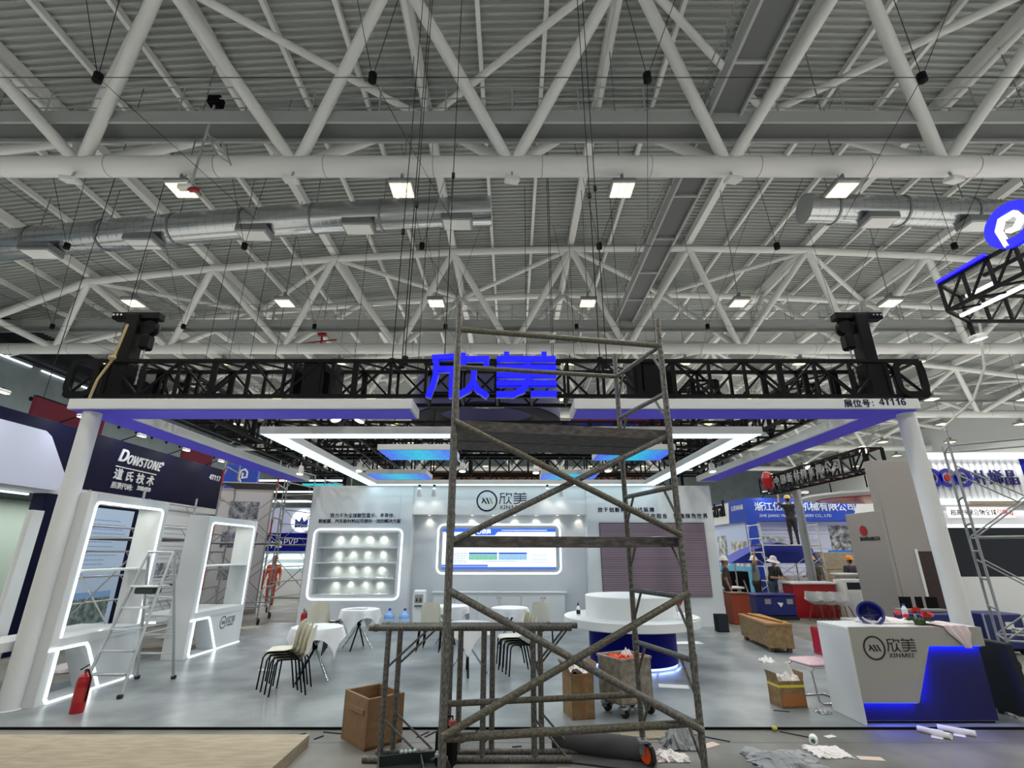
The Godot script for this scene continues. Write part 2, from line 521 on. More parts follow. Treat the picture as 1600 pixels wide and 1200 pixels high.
# ---------------------------------------------------------------- lettering
# Chinese characters as pen strokes on a grid of 10 by 10 (x to the right, y down)
const STROKES := {
	"欣": "4.2,0.6 1.2,1.4 1.2,6 0.4,9.6;1.2,3.6 4.8,3.6;3.4,3.6 3.4,9.6;6.2,0.4 5.4,3.4;6,2 9.4,2 8.8,4;7.4,3.4 7,6 5,9.6;7.2,5.4 9.6,9.6",
	"signx": "1.0,0.7 4.0,0.4;1.3,0.7 1.3,5 1,7 0.4,9.6;1.4,3.5 4.3,3.5;4.0,3.5 4.0,9.6;5.7,0.2 5.7,2.6;5.7,1.0 9.5,1.0 9.4,2.8;7.5,3.9 7.4,6.6 6.6,8.4 5.2,9.6;7.5,6.6 8.2,8.4 9.4,9.6",
	"signm": "0.2,1.0 9.8,1.0;0.2,3.1 9.8,3.1;0.2,5.0 9.8,5.0;0.2,7.0 9.8,7.0;5.2,1 5.2,7 4.2,8.6 2.6,9.5 0.2,9.5;6.2,9.4 9.8,9.4;1.5,-0.1 1.5,0.4;8.2,-0.1 8.2,0.4",
	"美": "3,0.2 3.8,1.4;7,0.2 6.2,1.4;1,1.8 9,1.8;1.6,3.5 8.4,3.5;0.6,5.2 9.4,5.2;5,1.8 5,5.2;0.8,7 9.2,7;5,5.4 4.6,7.4 0.8,9.6;5.4,7.2 9.2,9.6",
	"展": "1.4,0.8 8.8,0.8 8.8,3 1.4,3;1.4,0.8 1.4,6 0.4,9.6;2.6,4.6 9,4.6;2.2,6.2 9.6,6.2;4.2,3.2 4.2,6.2;7,3.2 7,6.2;3.6,6.2 3.6,9.4 5.4,8.6;5.6,6.4 9.4,9.4;8.6,7 7,8",
	"位": "2.8,0.4 0.4,4.4;1.8,2.6 1.8,9.6;6.4,0.4 6.8,1.8;3.8,2.4 9.6,2.4;5,4 5.6,7.6;8.4,3.6 7.4,8.6;3.4,9 9.8,9",
	"号": "2.4,0.6 7.6,0.6 7.6,3 2.4,3 2.4,0.6;0.6,4.6 9.4,4.6;3,4.6 2.6,6.4 7.8,6.4 7.2,9 5.4,9.4",
	"致": "0.6,1 5,1;2.6,1 1,3.6 4.6,3.2;0.8,5.8 4.8,5.8;2.8,4.2 2.8,8.6;0.4,9 5,8.4;6.8,0.4 5.4,4;6.2,2.6 9.6,2.6;8.8,2.6 7.8,6.4 5.4,9.6;6.4,4.4 9.6,9.6",
	"力": "1,3 8.8,3 8.2,8.8 6.4,9;4.8,0.6 4.4,5 1,9.4",
	"于": "1.8,1.2 8.4,1.2;0.6,4.6 9.4,4.6;5.2,1.2 5.2,8.8 3.6,8.8",
	"为": "2,0.8 3,2.2;1,3.4 8.6,3.4 8,8.8 6.2,9;4.8,0.6 4.2,5.4 1,9.4;5.2,5 6.4,6.6",
	"全": "5,0.4 0.6,4.2;5,0.4 9.4,4.2;2.6,4.8 7.4,4.8;2.8,6.8 7.2,6.8;5,4.8 5,9.2;1.2,9.2 8.8,9.2",
	"球": "0.6,1.2 3.6,1.2;0.6,4.2 3.6,4.2;2,1.2 2,8.2;0.4,8.6 3.8,7.6;4.4,2.4 9.6,2.4;6.8,0.6 6.8,9.2 5.8,8.8;4.8,4.2 5.8,5.6;4.4,8 6.6,6.2;9,4 7,5.8 9.6,8.8;8,0.8 9,1.8",
	"新": "2.8,0.2 2.8,1.2;0.6,1.4 5,1.4;1.6,2 2,3.2;4.2,2 3.6,3.4;0.4,3.8 5.2,3.8;0.6,5.6 5,5.6;2.8,3.8 2.8,9.4;2.4,6.4 0.8,8.6;3.4,6.6 4.6,8;9.2,0.6 6.2,1.6 6.2,5.6 5.4,9.4;6.2,4 9.8,4;8.2,4 8.2,9.6",
	"型": "0.8,0.8 5.4,0.8;0.4,3 5.6,3;2.2,0.8 1,5.4;4.2,0.8 4.2,5.4;6.6,1 6.6,4;8.8,0.4 8.8,5.2 7.8,5.2;2,7 8,7;5,5.8 5,9.4;0.6,9.4 9.4,9.4",
	"显": "2,0.6 8,0.6 8,4.4 2,4.4 2,0.6;2,2.4 8,2.4;4,4.8 4,9.2;6,4.8 6,9.2;1.4,5.8 2.8,8;8.6,5.6 7.2,8;0.6,9.2 9.4,9.2",
	"示": "2,1.4 8,1.4;0.6,4 9.4,4;5,4 5,9 3.8,8.8;2.8,5.6 1,8.6;7,5.6 9,8.4",
	"、": "1,7 3,9.4",
	"半": "2.2,0.8 3.4,3;7.8,0.8 6.6,3;1.4,3.8 8.6,3.8;0.6,6.2 9.4,6.2;5,0.4 5,9.8",
	"导": "2,0.8 7.8,0.8 7.8,2.8 2,2.8;2,0.8 2,4.6 8.6,4.6 8.6,3.8;0.6,6.2 9.4,6.2;6.8,5.2 6.8,9.4 5.4,9;3,7 4,8.4",
	"体": "2.6,0.4 0.4,4.4;1.8,2.8 1.8,9.6;3.2,2.8 9.6,2.8;6.4,0.4 6.4,9.8;6.2,3 3.2,7.2;6.6,3 9.6,7.2;4.8,7.6 8,7.6",
	"能": "2.4,0.4 1,3 4.6,2.8;1,4.2 4.6,4.2 4.6,9.2 3.8,9.2;1,4.2 1,9.6;1,5.8 4.6,5.8;1,7.4 4.6,7.4;6,0.6 6,4.2 9.4,4.2;9,1 6,2.6;6,5.2 6,9.2 9.4,9.2;9,6 6,7.4",
	"源": "0.8,0.8 2,2;0.4,3.4 1.6,4.6;0.4,9 2,6;3,0.8 9.6,0.8;3,0.8 2.6,9.4;4.6,2.4 8.6,2.4 8.6,5.8 4.6,5.8 4.6,2.4;4.6,4 8.6,4;6.6,5.8 6.6,9.2 5.8,9;5,6.8 4,8.8;8,6.8 9.2,8.6",
	"汽": "0.8,0.8 2,2;0.4,3.4 1.6,4.6;0.4,9 2,6;4.2,0.4 3,3;4,1.8 9.2,1.8;4,3.6 8.8,3.6;3.4,5.4 8.2,5.4 8.6,9 9.6,8.6",
	"车": "1.4,1.4 8.8,1.4;4.2,0.4 2.4,4.8 8.6,4.8;0.6,6.8 9.4,6.8;5.2,3.2 5.2,9.8",
	"材": "0.4,2.8 4.6,2.8;2.4,0.4 2.4,9.6;2.2,3 0.4,6.6;2.8,4 4.2,5.6;5,3 9.8,3;8,0.4 8,9.4 6.8,9;7.8,3.4 4.8,7.6",
	"料": "2.6,0.4 2.6,9.8;0.4,4 5,4;0.8,1.2 1.6,3;4.4,1 3.8,3;2.4,4.4 0.6,7.6;3,4.6 4.8,6.6;6,1.4 7,2.6;5.8,3.8 6.8,5;5.4,7 9.8,6.2;8.4,0.4 8.4,9.8",
	"应": "5,0.2 5.4,1.4;1.2,1.6 9.4,1.6;1.2,1.6 1.2,6 0.4,9.6;3.2,4 4,7.4;5.4,3.6 6,7;9,3.4 7.2,8.6;2.4,9.2 9.6,9.2",
	"用": "1.6,0.8 8.6,0.8 8.6,9.2 7.4,9;1.6,0.8 1.6,6 0.4,9.6;1.6,3.4 8.6,3.4;1.6,6.2 8.6,6.2;5,0.8 5,9.4",
	"提": "0.4,2.8 3.6,2.8;2,0.4 2,9.2 1,8.8;0.4,6.6 3.6,5.4;4.8,0.8 9,0.8 9,4 4.8,4 4.8,0.8;4.8,2.4 9,2.4;4,5.2 9.8,5.2;7,5.2 7,9;7,7 9.4,7;5.2,6.6 4.4,9.4;4.8,8.4 9.8,9.4",
	"供": "2.6,0.4 0.4,4.4;1.8,2.6 1.8,9.6;3.4,2.8 9.4,2.8;5,0.6 5,6;7.8,0.6 7.8,6;3,6 9.8,6;5.2,7 3.6,9.4;7.6,7 9.4,9.4",
	"一": "0.6,5 9.4,5",
	"流": "0.8,0.8 2,2;0.4,3.4 1.6,4.6;0.4,9 2,6;6.2,0.2 6.6,1.2;3,1.8 9.6,1.8;6,1.8 4.4,4 8.6,3.8;7.8,2.6 9.2,4.6;4.4,5.4 4.2,7.4 3,9.6;6.4,5.4 6.4,9.4;8.4,5.4 8.4,9 9.8,8.8",
	"的": "2.6,0.4 1.8,1.8;0.8,2 4.4,2 4.4,8.6 0.8,8.6 0.8,2;0.8,5.2 4.4,5.2;6.6,0.4 5.4,4;6,2.2 9.4,2.2 9,9 7.4,9.2;6.4,4.6 7.4,6.2",
	"解": "2,0.4 0.4,3;1.6,1.4 4.4,1.4 3.6,2.8;0.8,3 4.6,3 4.6,9.2;0.8,3 0.8,6 0.2,9.4;0.8,5 4.6,5;0.8,7 4.6,7;2.7,3 2.7,7.4;5.4,1 9.4,1 9,3.6 8,3.6;7.2,1 5.4,4;6.4,4.6 5.8,6;5.8,5.8 9.6,5.8;5.2,7.6 9.8,7.6;7.6,4.4 7.6,9.8",
	"决": "0.8,1.2 2,3;0.4,8.8 2.2,5.6;3.4,2.4 8.6,2.4 8.6,5;2.8,5 9.8,5;6,0.4 6,4.6 3,9.6;6.2,5.2 9.6,9.6",
	"方": "4.6,0.2 5.4,1.6;0.6,2.4 9.4,2.4;4,2.4 3.4,6.4 0.8,9.6;3.8,4.6 8.2,4.6 7.6,9 5.8,9.2",
	"案": "5,0.2 5,1;1,1.2 9,1.2 9,2.2;1,1.2 1,2.2;1,3.4 9.2,3.4;4.2,2 2.6,4.6 7.6,5.6;7,3.4 5.4,5.2 1.6,5.8;0.6,7 9.4,7;5,5.8 5,9.8;4.6,7.2 1,9.4;5.4,7.2 9,9.4",
	"创": "3,0.4 0.4,4;3,0.4 5.8,3.6;1.6,4 4.6,4 4.4,6.6 3.6,6.6;1.6,4 1.6,9 5.4,9 5.4,7.6;7,1.6 7,6.8;9,0.4 9,9.4 7.8,9.2",
	"契": "0.8,1.2 4.6,1.2;1,2.8 4.4,2.8;0.4,4.4 4.8,4;2.6,0.2 2.6,5;5.4,1.2 9.2,1.2 8.8,4.4 7.8,4.4;7,1.2 5.2,4.8;0.6,6.4 9.4,6.4;5,5.2 4.6,7 0.8,9.8;5.4,6.6 9.2,9.8",
	"合": "5,0.2 0.4,4;5,0.2 9.6,4;3,4.2 7,4.2;2.2,6 7.8,6 7.8,9.6 2.2,9.6 2.2,6",
	"时": "0.8,1.2 3.8,1.2 3.8,8.4 0.8,8.4 0.8,1.2;0.8,4.8 3.8,4.8;4.6,2.8 9.8,2.8;8.2,0.4 8.2,9.4 6.8,9;5.4,4.6 6.4,6.4",
	"代": "2.8,0.4 0.4,4.6;1.8,2.8 1.8,9.6;3.4,4.2 9.4,3.4;5.8,0.4 6.4,5 9,9.2 9.6,7.4;7.6,0.8 8.8,2",
	"脉": "1,0.8 3.6,0.8 3.6,9.2 2.8,9.2;1,0.8 1,6 0.4,9.6;1,3.4 3.6,3.4;1,6 3.6,6;8.6,0.4 5,1.4;4.6,3.4 6.8,3.4 6.8,9.4;5.8,5 4.4,8.8;9.4,2.8 7.2,4.8;7,4.4 9.8,9",
	"搏": "0.4,2.8 3.4,2.8;2,0.4 2,9.2 1,8.8;0.4,6.6 3.4,5.4;3.8,1.4 9.8,1.4;4.6,2.6 9,2.6 9,5.6 4.6,5.6 4.6,2.6;4.6,4 9,4;6.8,0.4 6.8,5.6;3.8,6.8 9.8,6.8;8.4,6 8.4,9.4 7.2,9.2;5,7.6 6,8.8",
	"在": "0.6,2.2 9.4,2.2;4.4,0.4 0.6,6;2.4,4 2.4,9.6;4,5 9,5;6.6,3.2 6.6,9;3.6,9 9.6,9",
	"担": "0.4,2.8 3.6,2.8;2,0.4 2,9.2 1,8.8;0.4,6.6 3.6,5.4;4.8,1 9,1 9,7.2 4.8,7.2 4.8,1;4.8,4 9,4;4,9.2 9.8,9.2",
	"当": "5,0.4 5,4;1.8,1 3,3;8.2,1 7,3;1.6,4.4 8.6,4.4 8.6,9.4 1.4,9.4;1.6,6.8 8.6,6.8",
	"塑": "1.2,0.4 2,1.4;4.2,0.4 3.4,1.4;0.4,2 5,2;0.8,2.8 0.8,4 4.6,4 4.6,2.8;2.8,2 2.4,4.6 0.8,5.8;5.8,0.6 9,0.6 9,5.4 8,5.4;5.8,0.6 5.8,3.6 5,5.6;5.8,2.2 9,2.2;5.8,3.8 9,3.8;2,7.4 8,7.4;5,6 5,9.4;0.6,9.4 9.4,9.4",
	"造": "1,0.8 2.2,2.2;0.4,4 2.2,4 2.2,7.4 0.6,9;2.2,7.6 4,9.2 9.8,9.2;4.8,0.4 3.8,2.6;4.4,1.8 9,1.8;6.6,0.4 6.6,3.6;3.4,3.8 9.8,3.8;4.6,5.2 8.6,5.2 8.6,7.8 4.6,7.8 4.6,5.2",
	"绿": "2.6,0.4 0.8,2.8 2.8,2.8 0.6,5.6 3.4,5.2;0.4,8.8 3.6,7.8;4.8,1 8.8,1 8.4,4.4;5,2.6 8.6,2.6;4,4.4 9.8,4.4;6.8,4.4 6.8,9.2 5.8,9;4.8,5.4 5.8,6.6;4,8.6 6.4,7;9,5.4 7.4,6.6 9.6,8.8",
	"色": "3.4,0.2 1,3;2.6,1.4 7,1.4 5.8,3.2;1.6,3.2 8.4,3.2 8.4,6 1.6,6;1.6,3.2 1.6,9 9.2,9 9.2,7.2;5,3.2 5,6",
	"世": "0.4,3.2 9.6,3.2;1.8,0.8 1.8,9.2 9,9.2;4.4,0.4 4.4,6.4 7.2,6.4;7.2,0.4 7.2,6.4",
	"界": "2,0.6 8,0.6 8,4.6 2,4.6 2,0.6;2,2.6 8,2.6;5,0.6 5,4.6;5,4.6 0.6,7.4;5,4.6 9.4,7.4;3.6,6.4 3.4,8 2,9.8;6.6,6.4 6.6,9.8",
	"道": "1,0.8 2.2,2.2;0.4,4 2.2,4 2.2,7.4 0.6,9;2.2,7.6 4,9.2 9.8,9.2;5,0.2 5.6,1.2;8.2,0.2 7.4,1.2;3.4,1.8 9.8,1.8;4.6,3.2 8.6,3.2 8.6,8 4.6,8 4.6,3.2;4.6,4.8 8.6,4.8;4.6,6.4 8.6,6.4",
	"氏": "8,0.6 1.6,1.8 1.6,9 4,7.8;1.6,4.4 9,4.4;5,1.2 5.8,6 8.6,9.2 9.4,7.4",
	"技": "0.4,2.8 3.6,2.8;2,0.4 2,9.2 1,8.8;0.4,6.6 3.6,5.4;4.2,2.2 9.8,2.2;7,0.4 7,4.4;4.6,4.4 9,4.4 7.6,7.4 4.2,9.6;5.4,5 9.8,9.6",
	"术": "0.6,3 9.4,3;5,0.4 5,9.8;4.8,3.4 0.8,8;5.2,3.4 9.2,8;6.8,0.6 7.8,1.8",
	"股": "1,0.8 3.6,0.8 3.6,9.2 2.8,9.2;1,0.8 1,6 0.4,9.6;1,3.4 3.6,3.4;1,6 3.6,6;5.6,0.8 8.4,0.8 8.4,3.4 9.6,3.4;5.6,0.8 5.4,3 4.6,4;4.8,4.8 9,4.8 7.6,7.6 4.6,9.6;5.6,5.4 9.8,9.6",
	"票": "1,0.6 9,0.6;1.6,2 8.4,2 8.4,4 1.6,4 1.6,2;4,0.6 4,4;6,0.6 6,4;2.4,5.2 7.6,5.2;0.6,6.6 9.4,6.6;5,6.6 5,9.6 4,9.4;2.8,7.4 1,9.2;7.2,7.4 9,9.2",
	"码": "0.4,1 4.2,1;2.4,1 0.6,5.4;1.6,4.4 4,4.4 4,8.4 1.6,8.4 1.6,4.4;5.4,0.8 8.8,0.8 8.2,5;5.8,1 5.2,5 9.6,5 9,9.4 7.8,9.4;4.6,7 8.4,7",
	"浙": "0.8,0.8 2,2;0.4,3.4 1.6,4.6;0.4,9 2,6;2.4,3 5.4,3;4,0.6 4,9 3.2,8.8;2.4,6.6 5.4,5.6;9.2,0.6 6.4,1.6 6.4,5.6 5.6,9.4;6.4,4 9.8,4;8.2,4 8.2,9.6",
	"江": "0.8,0.8 2,2;0.4,3.4 1.6,4.6;0.4,9 2,6;3.4,1.6 9.2,1.6;6.4,1.6 6.4,8.8;3,8.8 9.8,8.8",
	"亿": "2.8,0.4 0.4,4.6;1.8,2.8 1.8,9.6;4,1.4 8.8,1.4 4,8 4.4,9 9.4,9 9.4,7.2",
	"特": "1.4,0.8 0.6,3.6;0.8,2.6 4.4,2.6;2.6,0.4 2.6,9.8;0.4,6.6 4.4,5.4;5,1.6 9.4,1.6;7.2,0.4 7.2,3.6;4.6,3.6 9.8,3.6;4.6,5.8 9.8,5.8;8.4,4.6 8.4,9.4 7.2,9;5.6,6.6 6.4,8",
	"机": "0.4,2.8 4.4,2.8;2.4,0.4 2.4,9.6;2.2,3 0.4,6.6;2.8,4 4.2,5.6;5.6,1.2 8.2,1.2 8.2,8.6 9.8,8.6 9.8,7;5.6,1.2 5.6,6 4.6,9.6",
	"械": "0.4,2.8 3.4,2.8;2,0.4 2,9.6;1.8,3 0.4,6.6;2.2,4 3.2,5.4;3.8,2.6 9.8,2.6;4,5.4 6.8,5.4;4.8,3.8 4.6,6.6 3.8,9;6,3.8 6,9;7.6,0.4 8,5 9.4,9.2 9.8,7.6;9.4,4 6.8,9.4;8.6,0.6 9.4,1.6",
	"有": "0.6,2 9.4,2;4.4,0.4 0.6,6;3,3.8 8.2,3.8 8.2,9.4 7,9.2;3,3.8 3,9.8;3,5.6 8.2,5.6;3,7.4 8.2,7.4",
	"限": "0.8,1 3.6,1 2.4,4 3.6,6 2,7.4;0.8,1 0.8,9.8;4.8,1 8.8,1 8.8,4.6 4.8,4.6;4.8,2.8 8.8,2.8;4.8,1 4.8,9.2 6.8,8;6.4,4.6 9.8,9.6;9.4,5.6 7.6,7",
	"公": "3.6,0.6 0.6,4.8;6.2,0.6 9.4,4.8;4.8,4.6 2.2,8.8 8,8.4;6.4,6.4 8.8,9.8",
	"司": "1,1 8.8,1 8.8,9.2 7.2,9;1.4,3 6.6,3;1.6,4.8 6.4,4.8 6.4,8 1.6,8 1.6,4.8",
	"朴": "0.4,2.8 4.8,2.8;2.6,0.4 2.6,9.6;2.4,3 0.4,6.8;2.8,4 4.6,5.8;6.8,0.4 6.8,9.8;6.8,3.6 9.6,6",
	"烯": "2.2,0.4 2.2,5 0.4,9.4;0.6,2.4 1,4.2;3.6,2 2.8,3.8;2.4,5.8 3.6,7.8;5,0.4 9,2.6;9,0.4 5,2.8;4,3.6 9.8,3.6;6.4,2.8 4.2,6.6;5.2,5.4 9.2,5.4 9.2,8.4 8.4,8.4;5.2,5.4 5.2,8.6;7.2,4.4 7.2,9.8",
	"晶": "3,0.4 7,0.4 7,4 3,4 3,0.4;3,2.2 7,2.2;0.8,5.4 4.2,5.4 4.2,9.6 0.8,9.6 0.8,5.4;0.8,7.4 4.2,7.4;5.8,5.4 9.2,5.4 9.2,9.6 5.8,9.6 5.8,5.4;5.8,7.4 9.2,7.4",
	"超": "0.6,2 4.4,2;2.5,0.4 2.5,6.8;0.4,4 4.6,4;2.5,5.6 4.4,5.6;1.2,5.4 0.4,9;0.8,7.4 3,9.2 9.8,9.2;5.2,1.2 9,1.2 8.6,4 7.6,4;7,1.2 5,4.2;5.4,5 9,5 9,7.8 5.4,7.8 5.4,5",
	"高": "4.8,0.2 5.2,1.2;0.6,1.6 9.4,1.6;3,2.6 7,2.6 7,4.2 3,4.2 3,2.6;1.2,9.6 1.2,5.2 8.8,5.2 8.8,9.4 7.8,9.4;3.4,6.4 6.6,6.4 6.6,8.4 3.4,8.4 3.4,6.4",
	"纯": "2.6,0.4 0.8,2.8 2.8,2.8 0.6,5.6 3.4,5.2;0.4,8.8 3.6,7.8;4.2,2 9.8,2;5,3.4 5,6 9,6;9,3.4 9,6.2;7,0.4 7,8.8 9.6,8.8 9.6,7.4",
	"聚": "0.6,0.6 5.4,0.6;1.4,0.6 1.4,4;4.4,0.6 4.4,4.4;0.4,4.2 5.4,3.6;1.4,2.2 4.4,2.2;6,0.8 9.2,0.8 8,3 5.8,4.4;6.4,1.6 9.4,4.4;8,5 2,5.6;5,5.4 5,9.8;3,6.4 0.6,8;3.6,7.4 1,9.4;7.8,5.8 5.6,7;5.6,6.8 9.4,9.4",
	"物": "1.4,0.8 0.6,3.6;0.8,2.6 4.2,2.6;2.6,0.4 2.6,9.8;0.4,6.6 4.2,5.4;6,0.4 4.8,4;5.4,2.4 9.6,2.4 9,9 7.6,9;7,2.4 4.8,6.6;8.4,2.4 5.4,9",
	"引": "1,0.8 5,0.8 5,3 1.4,3 1,5.6 5.4,5.6 4.8,9.2 3.2,9.2;8.2,0.4 8.2,9.8",
	"领": "2.6,0.2 0.4,3.4;2.6,0.2 4.8,3;1.8,3.2 3,4;0.8,5 4.2,5 2.4,7.4;1.6,7 3,9;5,1 9.8,1;7.2,1 6.6,2.6;5.6,2.6 9.2,2.6 9.2,7.4;5.6,2.6 5.6,7.4;7.4,3.8 7.2,6.6 5,9.4;7.6,7.6 9.6,9.4",
	"者": "1.4,1.8 7.6,1.8;4.6,0.4 4.6,4;0.4,4 9.6,4;8.8,0.8 0.6,7.4;3,5.6 7.8,5.6 7.8,9.6 3,9.6 3,5.6;3,7.6 7.8,7.6",
	"中": "1.2,2.4 8.8,2.4 8.8,6.4 1.2,6.4 1.2,2.4;5,0.4 5,9.8",
	"国": "1,0.8 9,0.8 9,9.4 1,9.4 1,0.8;2.6,2.6 7.4,2.6;2.8,4.8 7.2,4.8;2.4,7.4 7.6,7.4;5,2.6 5,7.4;6.4,5.4 7,6.4",
	"头": "2.6,0.8 3.8,2;1.6,2.6 2.8,3.8;0.6,5.2 9.4,5.2;5.6,0.4 5.6,5 1,9.4;5.8,6 9,9.4",
	"部": "2.8,0.2 3.2,1.2;0.6,1.6 5.2,1.6;1.4,2.2 2,3.6;4.4,2.2 3.6,3.8;0.4,4.2 5.4,4.2;1.2,5.6 4.6,5.6 4.6,9 1.2,9 1.2,5.6;6.4,1 9.2,1 7.8,4 9.2,6.4 7.6,7.4;6.4,1 6.4,9.8",
	"：": "2,3.2 2,3.6;2,7.4 2,7.8",
}

func stroke_shape(sh: Shape, ch: String, at: Vector2, size: float, pen: float, depth: float, wide = 1.0) -> void:
	var k := size / 10.0
	for line in STROKES[ch].split(";", false):
		var pts := []
		for pair in line.split(" ", false):
			var xy: PackedStringArray = pair.split(",")
			pts.append(at + Vector2(xy[0].to_float() * k * wide, -xy[1].to_float() * k))
		for i in pts.size() - 1:
			depth += 0.0002
			var a: Vector2 = pts[i]
			var b: Vector2 = pts[i + 1]
			var d := (b - a).normalized()
			a -= d * pen * 0.5
			b += d * pen * 0.5
			var n := Vector2(-d.y, d.x) * pen / 2
			var q := [a + n, b + n, b - n, a - n]
			var top := []
			for p in q:
				top.append(Vector3(p.x, p.y, depth))
			sh.face(top, Vector3.BACK)
			for j in 4:
				var u: Vector3 = top[j]
				var w: Vector3 = top[(j + 1) % 4]
				var mid := (u + w) / 2 - Vector3((a.x + b.x) / 2, (a.y + b.y) / 2, depth)
				sh.face([u, w, w - Vector3(0, 0, depth), u - Vector3(0, 0, depth)], mid)

# a line of Chinese text whose top left corner is the origin of t
func hanzi(parent: Node, text: String, size: float, step: float, pen: float, m: Material, t: Transform3D, depth = 0.006) -> MeshInstance3D:
	var sh := Shape.new()
	for i in text.length():
		if STROKES.has(text[i]):
			stroke_shape(sh, text[i], Vector2(i * step, 0), size, pen, depth)
	return put(parent, "lettering", sh.mesh(), m, t)

func latin(parent: Node, text: String, height: float, m: Material, t: Transform3D, bold = true, depth = 0.006, squeeze = 1.0) -> MeshInstance3D:
	var f := SystemFont.new()
	f.font_names = PackedStringArray(["Droid Sans"])
	f.font_weight = 700 if bold else 400
	var tm := TextMesh.new()
	tm.text = text
	tm.font = f
	tm.font_size = 32
	tm.pixel_size = height / 23.0
	tm.depth = depth
	tm.curve_step = 2.0
	tm.horizontal_alignment = HORIZONTAL_ALIGNMENT_LEFT
	tm.vertical_alignment = VERTICAL_ALIGNMENT_BOTTOM
	var o := put(parent, "lettering", tm, m, t * Transform3D(Basis().scaled(Vector3(squeeze, 1, 1)), Vector3(0, 0, depth / 2)))
	return o

# the round mark with three leaning bars, then the two characters and the name below
func brand_mark(parent: Node, t: Transform3D, s: float, ink: Material, accent: Material, depth = 0.008) -> Node3D:
	var g := empty(parent, "logo")
	g.transform = t
	var ring := []
	for i in 40:
		ring.append(Vector2(cos(TAU * i / 40), sin(TAU * i / 40)) * s * 0.5)
	strip_loop(g, "logo_ring", ring, s * 0.075, depth, ink, Transform3D())
	var k := s * 0.1
	for q in [[[-2.9, -1.2], [-2.2, -1.2], [-1.2, 0.5], [-2.0, 0.5]], [[-2.6, 1.4], [-1.8, 1.4], [0.2, -1.5], [-0.6, -1.5]], [[-0.6, 1.4], [0.2, 1.4], [1.6, -1.5], [0.8, -1.5]]]:
		var poly := []
		for p in q:
			poly.append(Vector2(p[0], p[1]) * k)
		prism(g, "logo_stroke", poly, depth, ink)
	prism(g, "logo_stroke", [Vector2(1.1, 1.4) * k, Vector2(1.9, 1.4) * k, Vector2(3.2, -1.5) * k, Vector2(2.4, -1.5) * k], depth, accent)
	var sh := Shape.new()
	stroke_shape(sh, "signx", Vector2(s * 0.62, s * 0.4), s * 0.56, s * 0.045, depth, 1.2)
	stroke_shape(sh, "signm", Vector2(s * 1.38, s * 0.4), s * 0.56, s * 0.045, depth, 1.15)
	put(g, "lettering", sh.mesh(), ink)
	latin(g, "XINMEI", s * 0.17, ink, plane_at(Vector3(s * 0.64, -s * 0.47, 0)), false, depth, 1.55)
	return g

# ---------------------------------------------------------------- hall
func roof_y(x: float) -> float:
	var u := x / H - 0.7
	return EYE + H * (1.446 - 0.025 * u * u)

func build_hall() -> void:
	var fl := setting("floor", "grey worn concrete floor of the exhibition hall")
	span(fl, "slab", Vector3(LEFT_X, -0.3, FAR_Z), Vector3(RIGHT_X, 0, NEAR_Z), M("concrete"), 0.0)
	for z in [-6.02, -15.6, -25.2]:
		span(fl, "floor_joint", Vector3(-20, 0, z - 0.006), Vector3(24, 0.0015, z + 0.006), M("grating"), 0.0)
	# added near-white slabs, out of view, to bounce lamp light onto the roof
	mat("bounce_slab", srgb(232, 232, 230), 0.8)
	for q in [[-29.5, -9.8, -16.5, 10.5], [-29.5, -12.0, -44.0, -19.5], [14.5, 44.0, -16.0, 10.5], [17.0, 44.0, -44.0, -19.5], [-7.0, 11.5, -46.0, -26.0], [-7.0, 12.0, 1.0, 10.5], [-29.0, 44.0, -74.0, -48.0]]:
		span(fl, "bounce_slab", Vector3(q[0], 0, q[2]), Vector3(q[1], 0.015, q[3]), M("bounce_slab"), 0.0)
	var wl := setting("wall_left", "tall grey blue side wall of the hall with round vents")
	span(wl, "panel", Vector3(LEFT_X - 0.4, 0, FAR_Z), Vector3(LEFT_X, EYE + H * 1.02, NEAR_Z), M("wall_grey_blue"), 0.0)
	span(wl, "upper_band", Vector3(LEFT_X - 0.4, EYE + H * 1.02, FAR_Z), Vector3(LEFT_X + 0.3, EYE + H * 1.35, NEAR_Z), M("dark_board"), 0.0)
	span(wl, "ledge", Vector3(LEFT_X, EYE + H * 1.03, FAR_Z), Vector3(LEFT_X + 0.9, EYE + H * 1.06, NEAR_Z), M("dark_board"), 0.0)
	for i in 14:
		var z := -25.9 - 1.83 * i
		rod(wl, "vent_hole", Vector3(LEFT_X - 0.02, EYE + 9.2, z), Vector3(LEFT_X + 0.03, EYE + 9.2, z), 0.14, M("black_plastic"), true)
	for i in 4:
		var z := -26.6 - 3.0 * i
		span(wl, "strip_light", Vector3(LEFT_X + 0.02, EYE + H * 1.005, z - 2.3), Vector3(LEFT_X + 0.1, EYE + H * 1.012, z), M("tube_white"), 0.0)
	var wr := setting("wall_right", "far side wall of the hall")
	span(wr, "panel", Vector3(RIGHT_X, 0, FAR_Z), Vector3(RIGHT_X + 0.4, EYE + H * 1.5, NEAR_Z), M("white_board"), 0.0)
	var wb := setting("wall_back", "grey end wall of the hall")
	span(wb, "panel", Vector3(LEFT_X, 0, FAR_Z - 0.4), Vector3(RIGHT_X, EYE + H * 1.7, FAR_Z), M("wall_grey_blue"), 0.0)
	var wf := setting("wall_front", "end wall of the hall behind the viewer")
	span(wf, "panel", Vector3(LEFT_X, 0, NEAR_Z), Vector3(RIGHT_X, EYE + H * 1.7, NEAR_Z + 0.4), M("white_board"), 0.0)

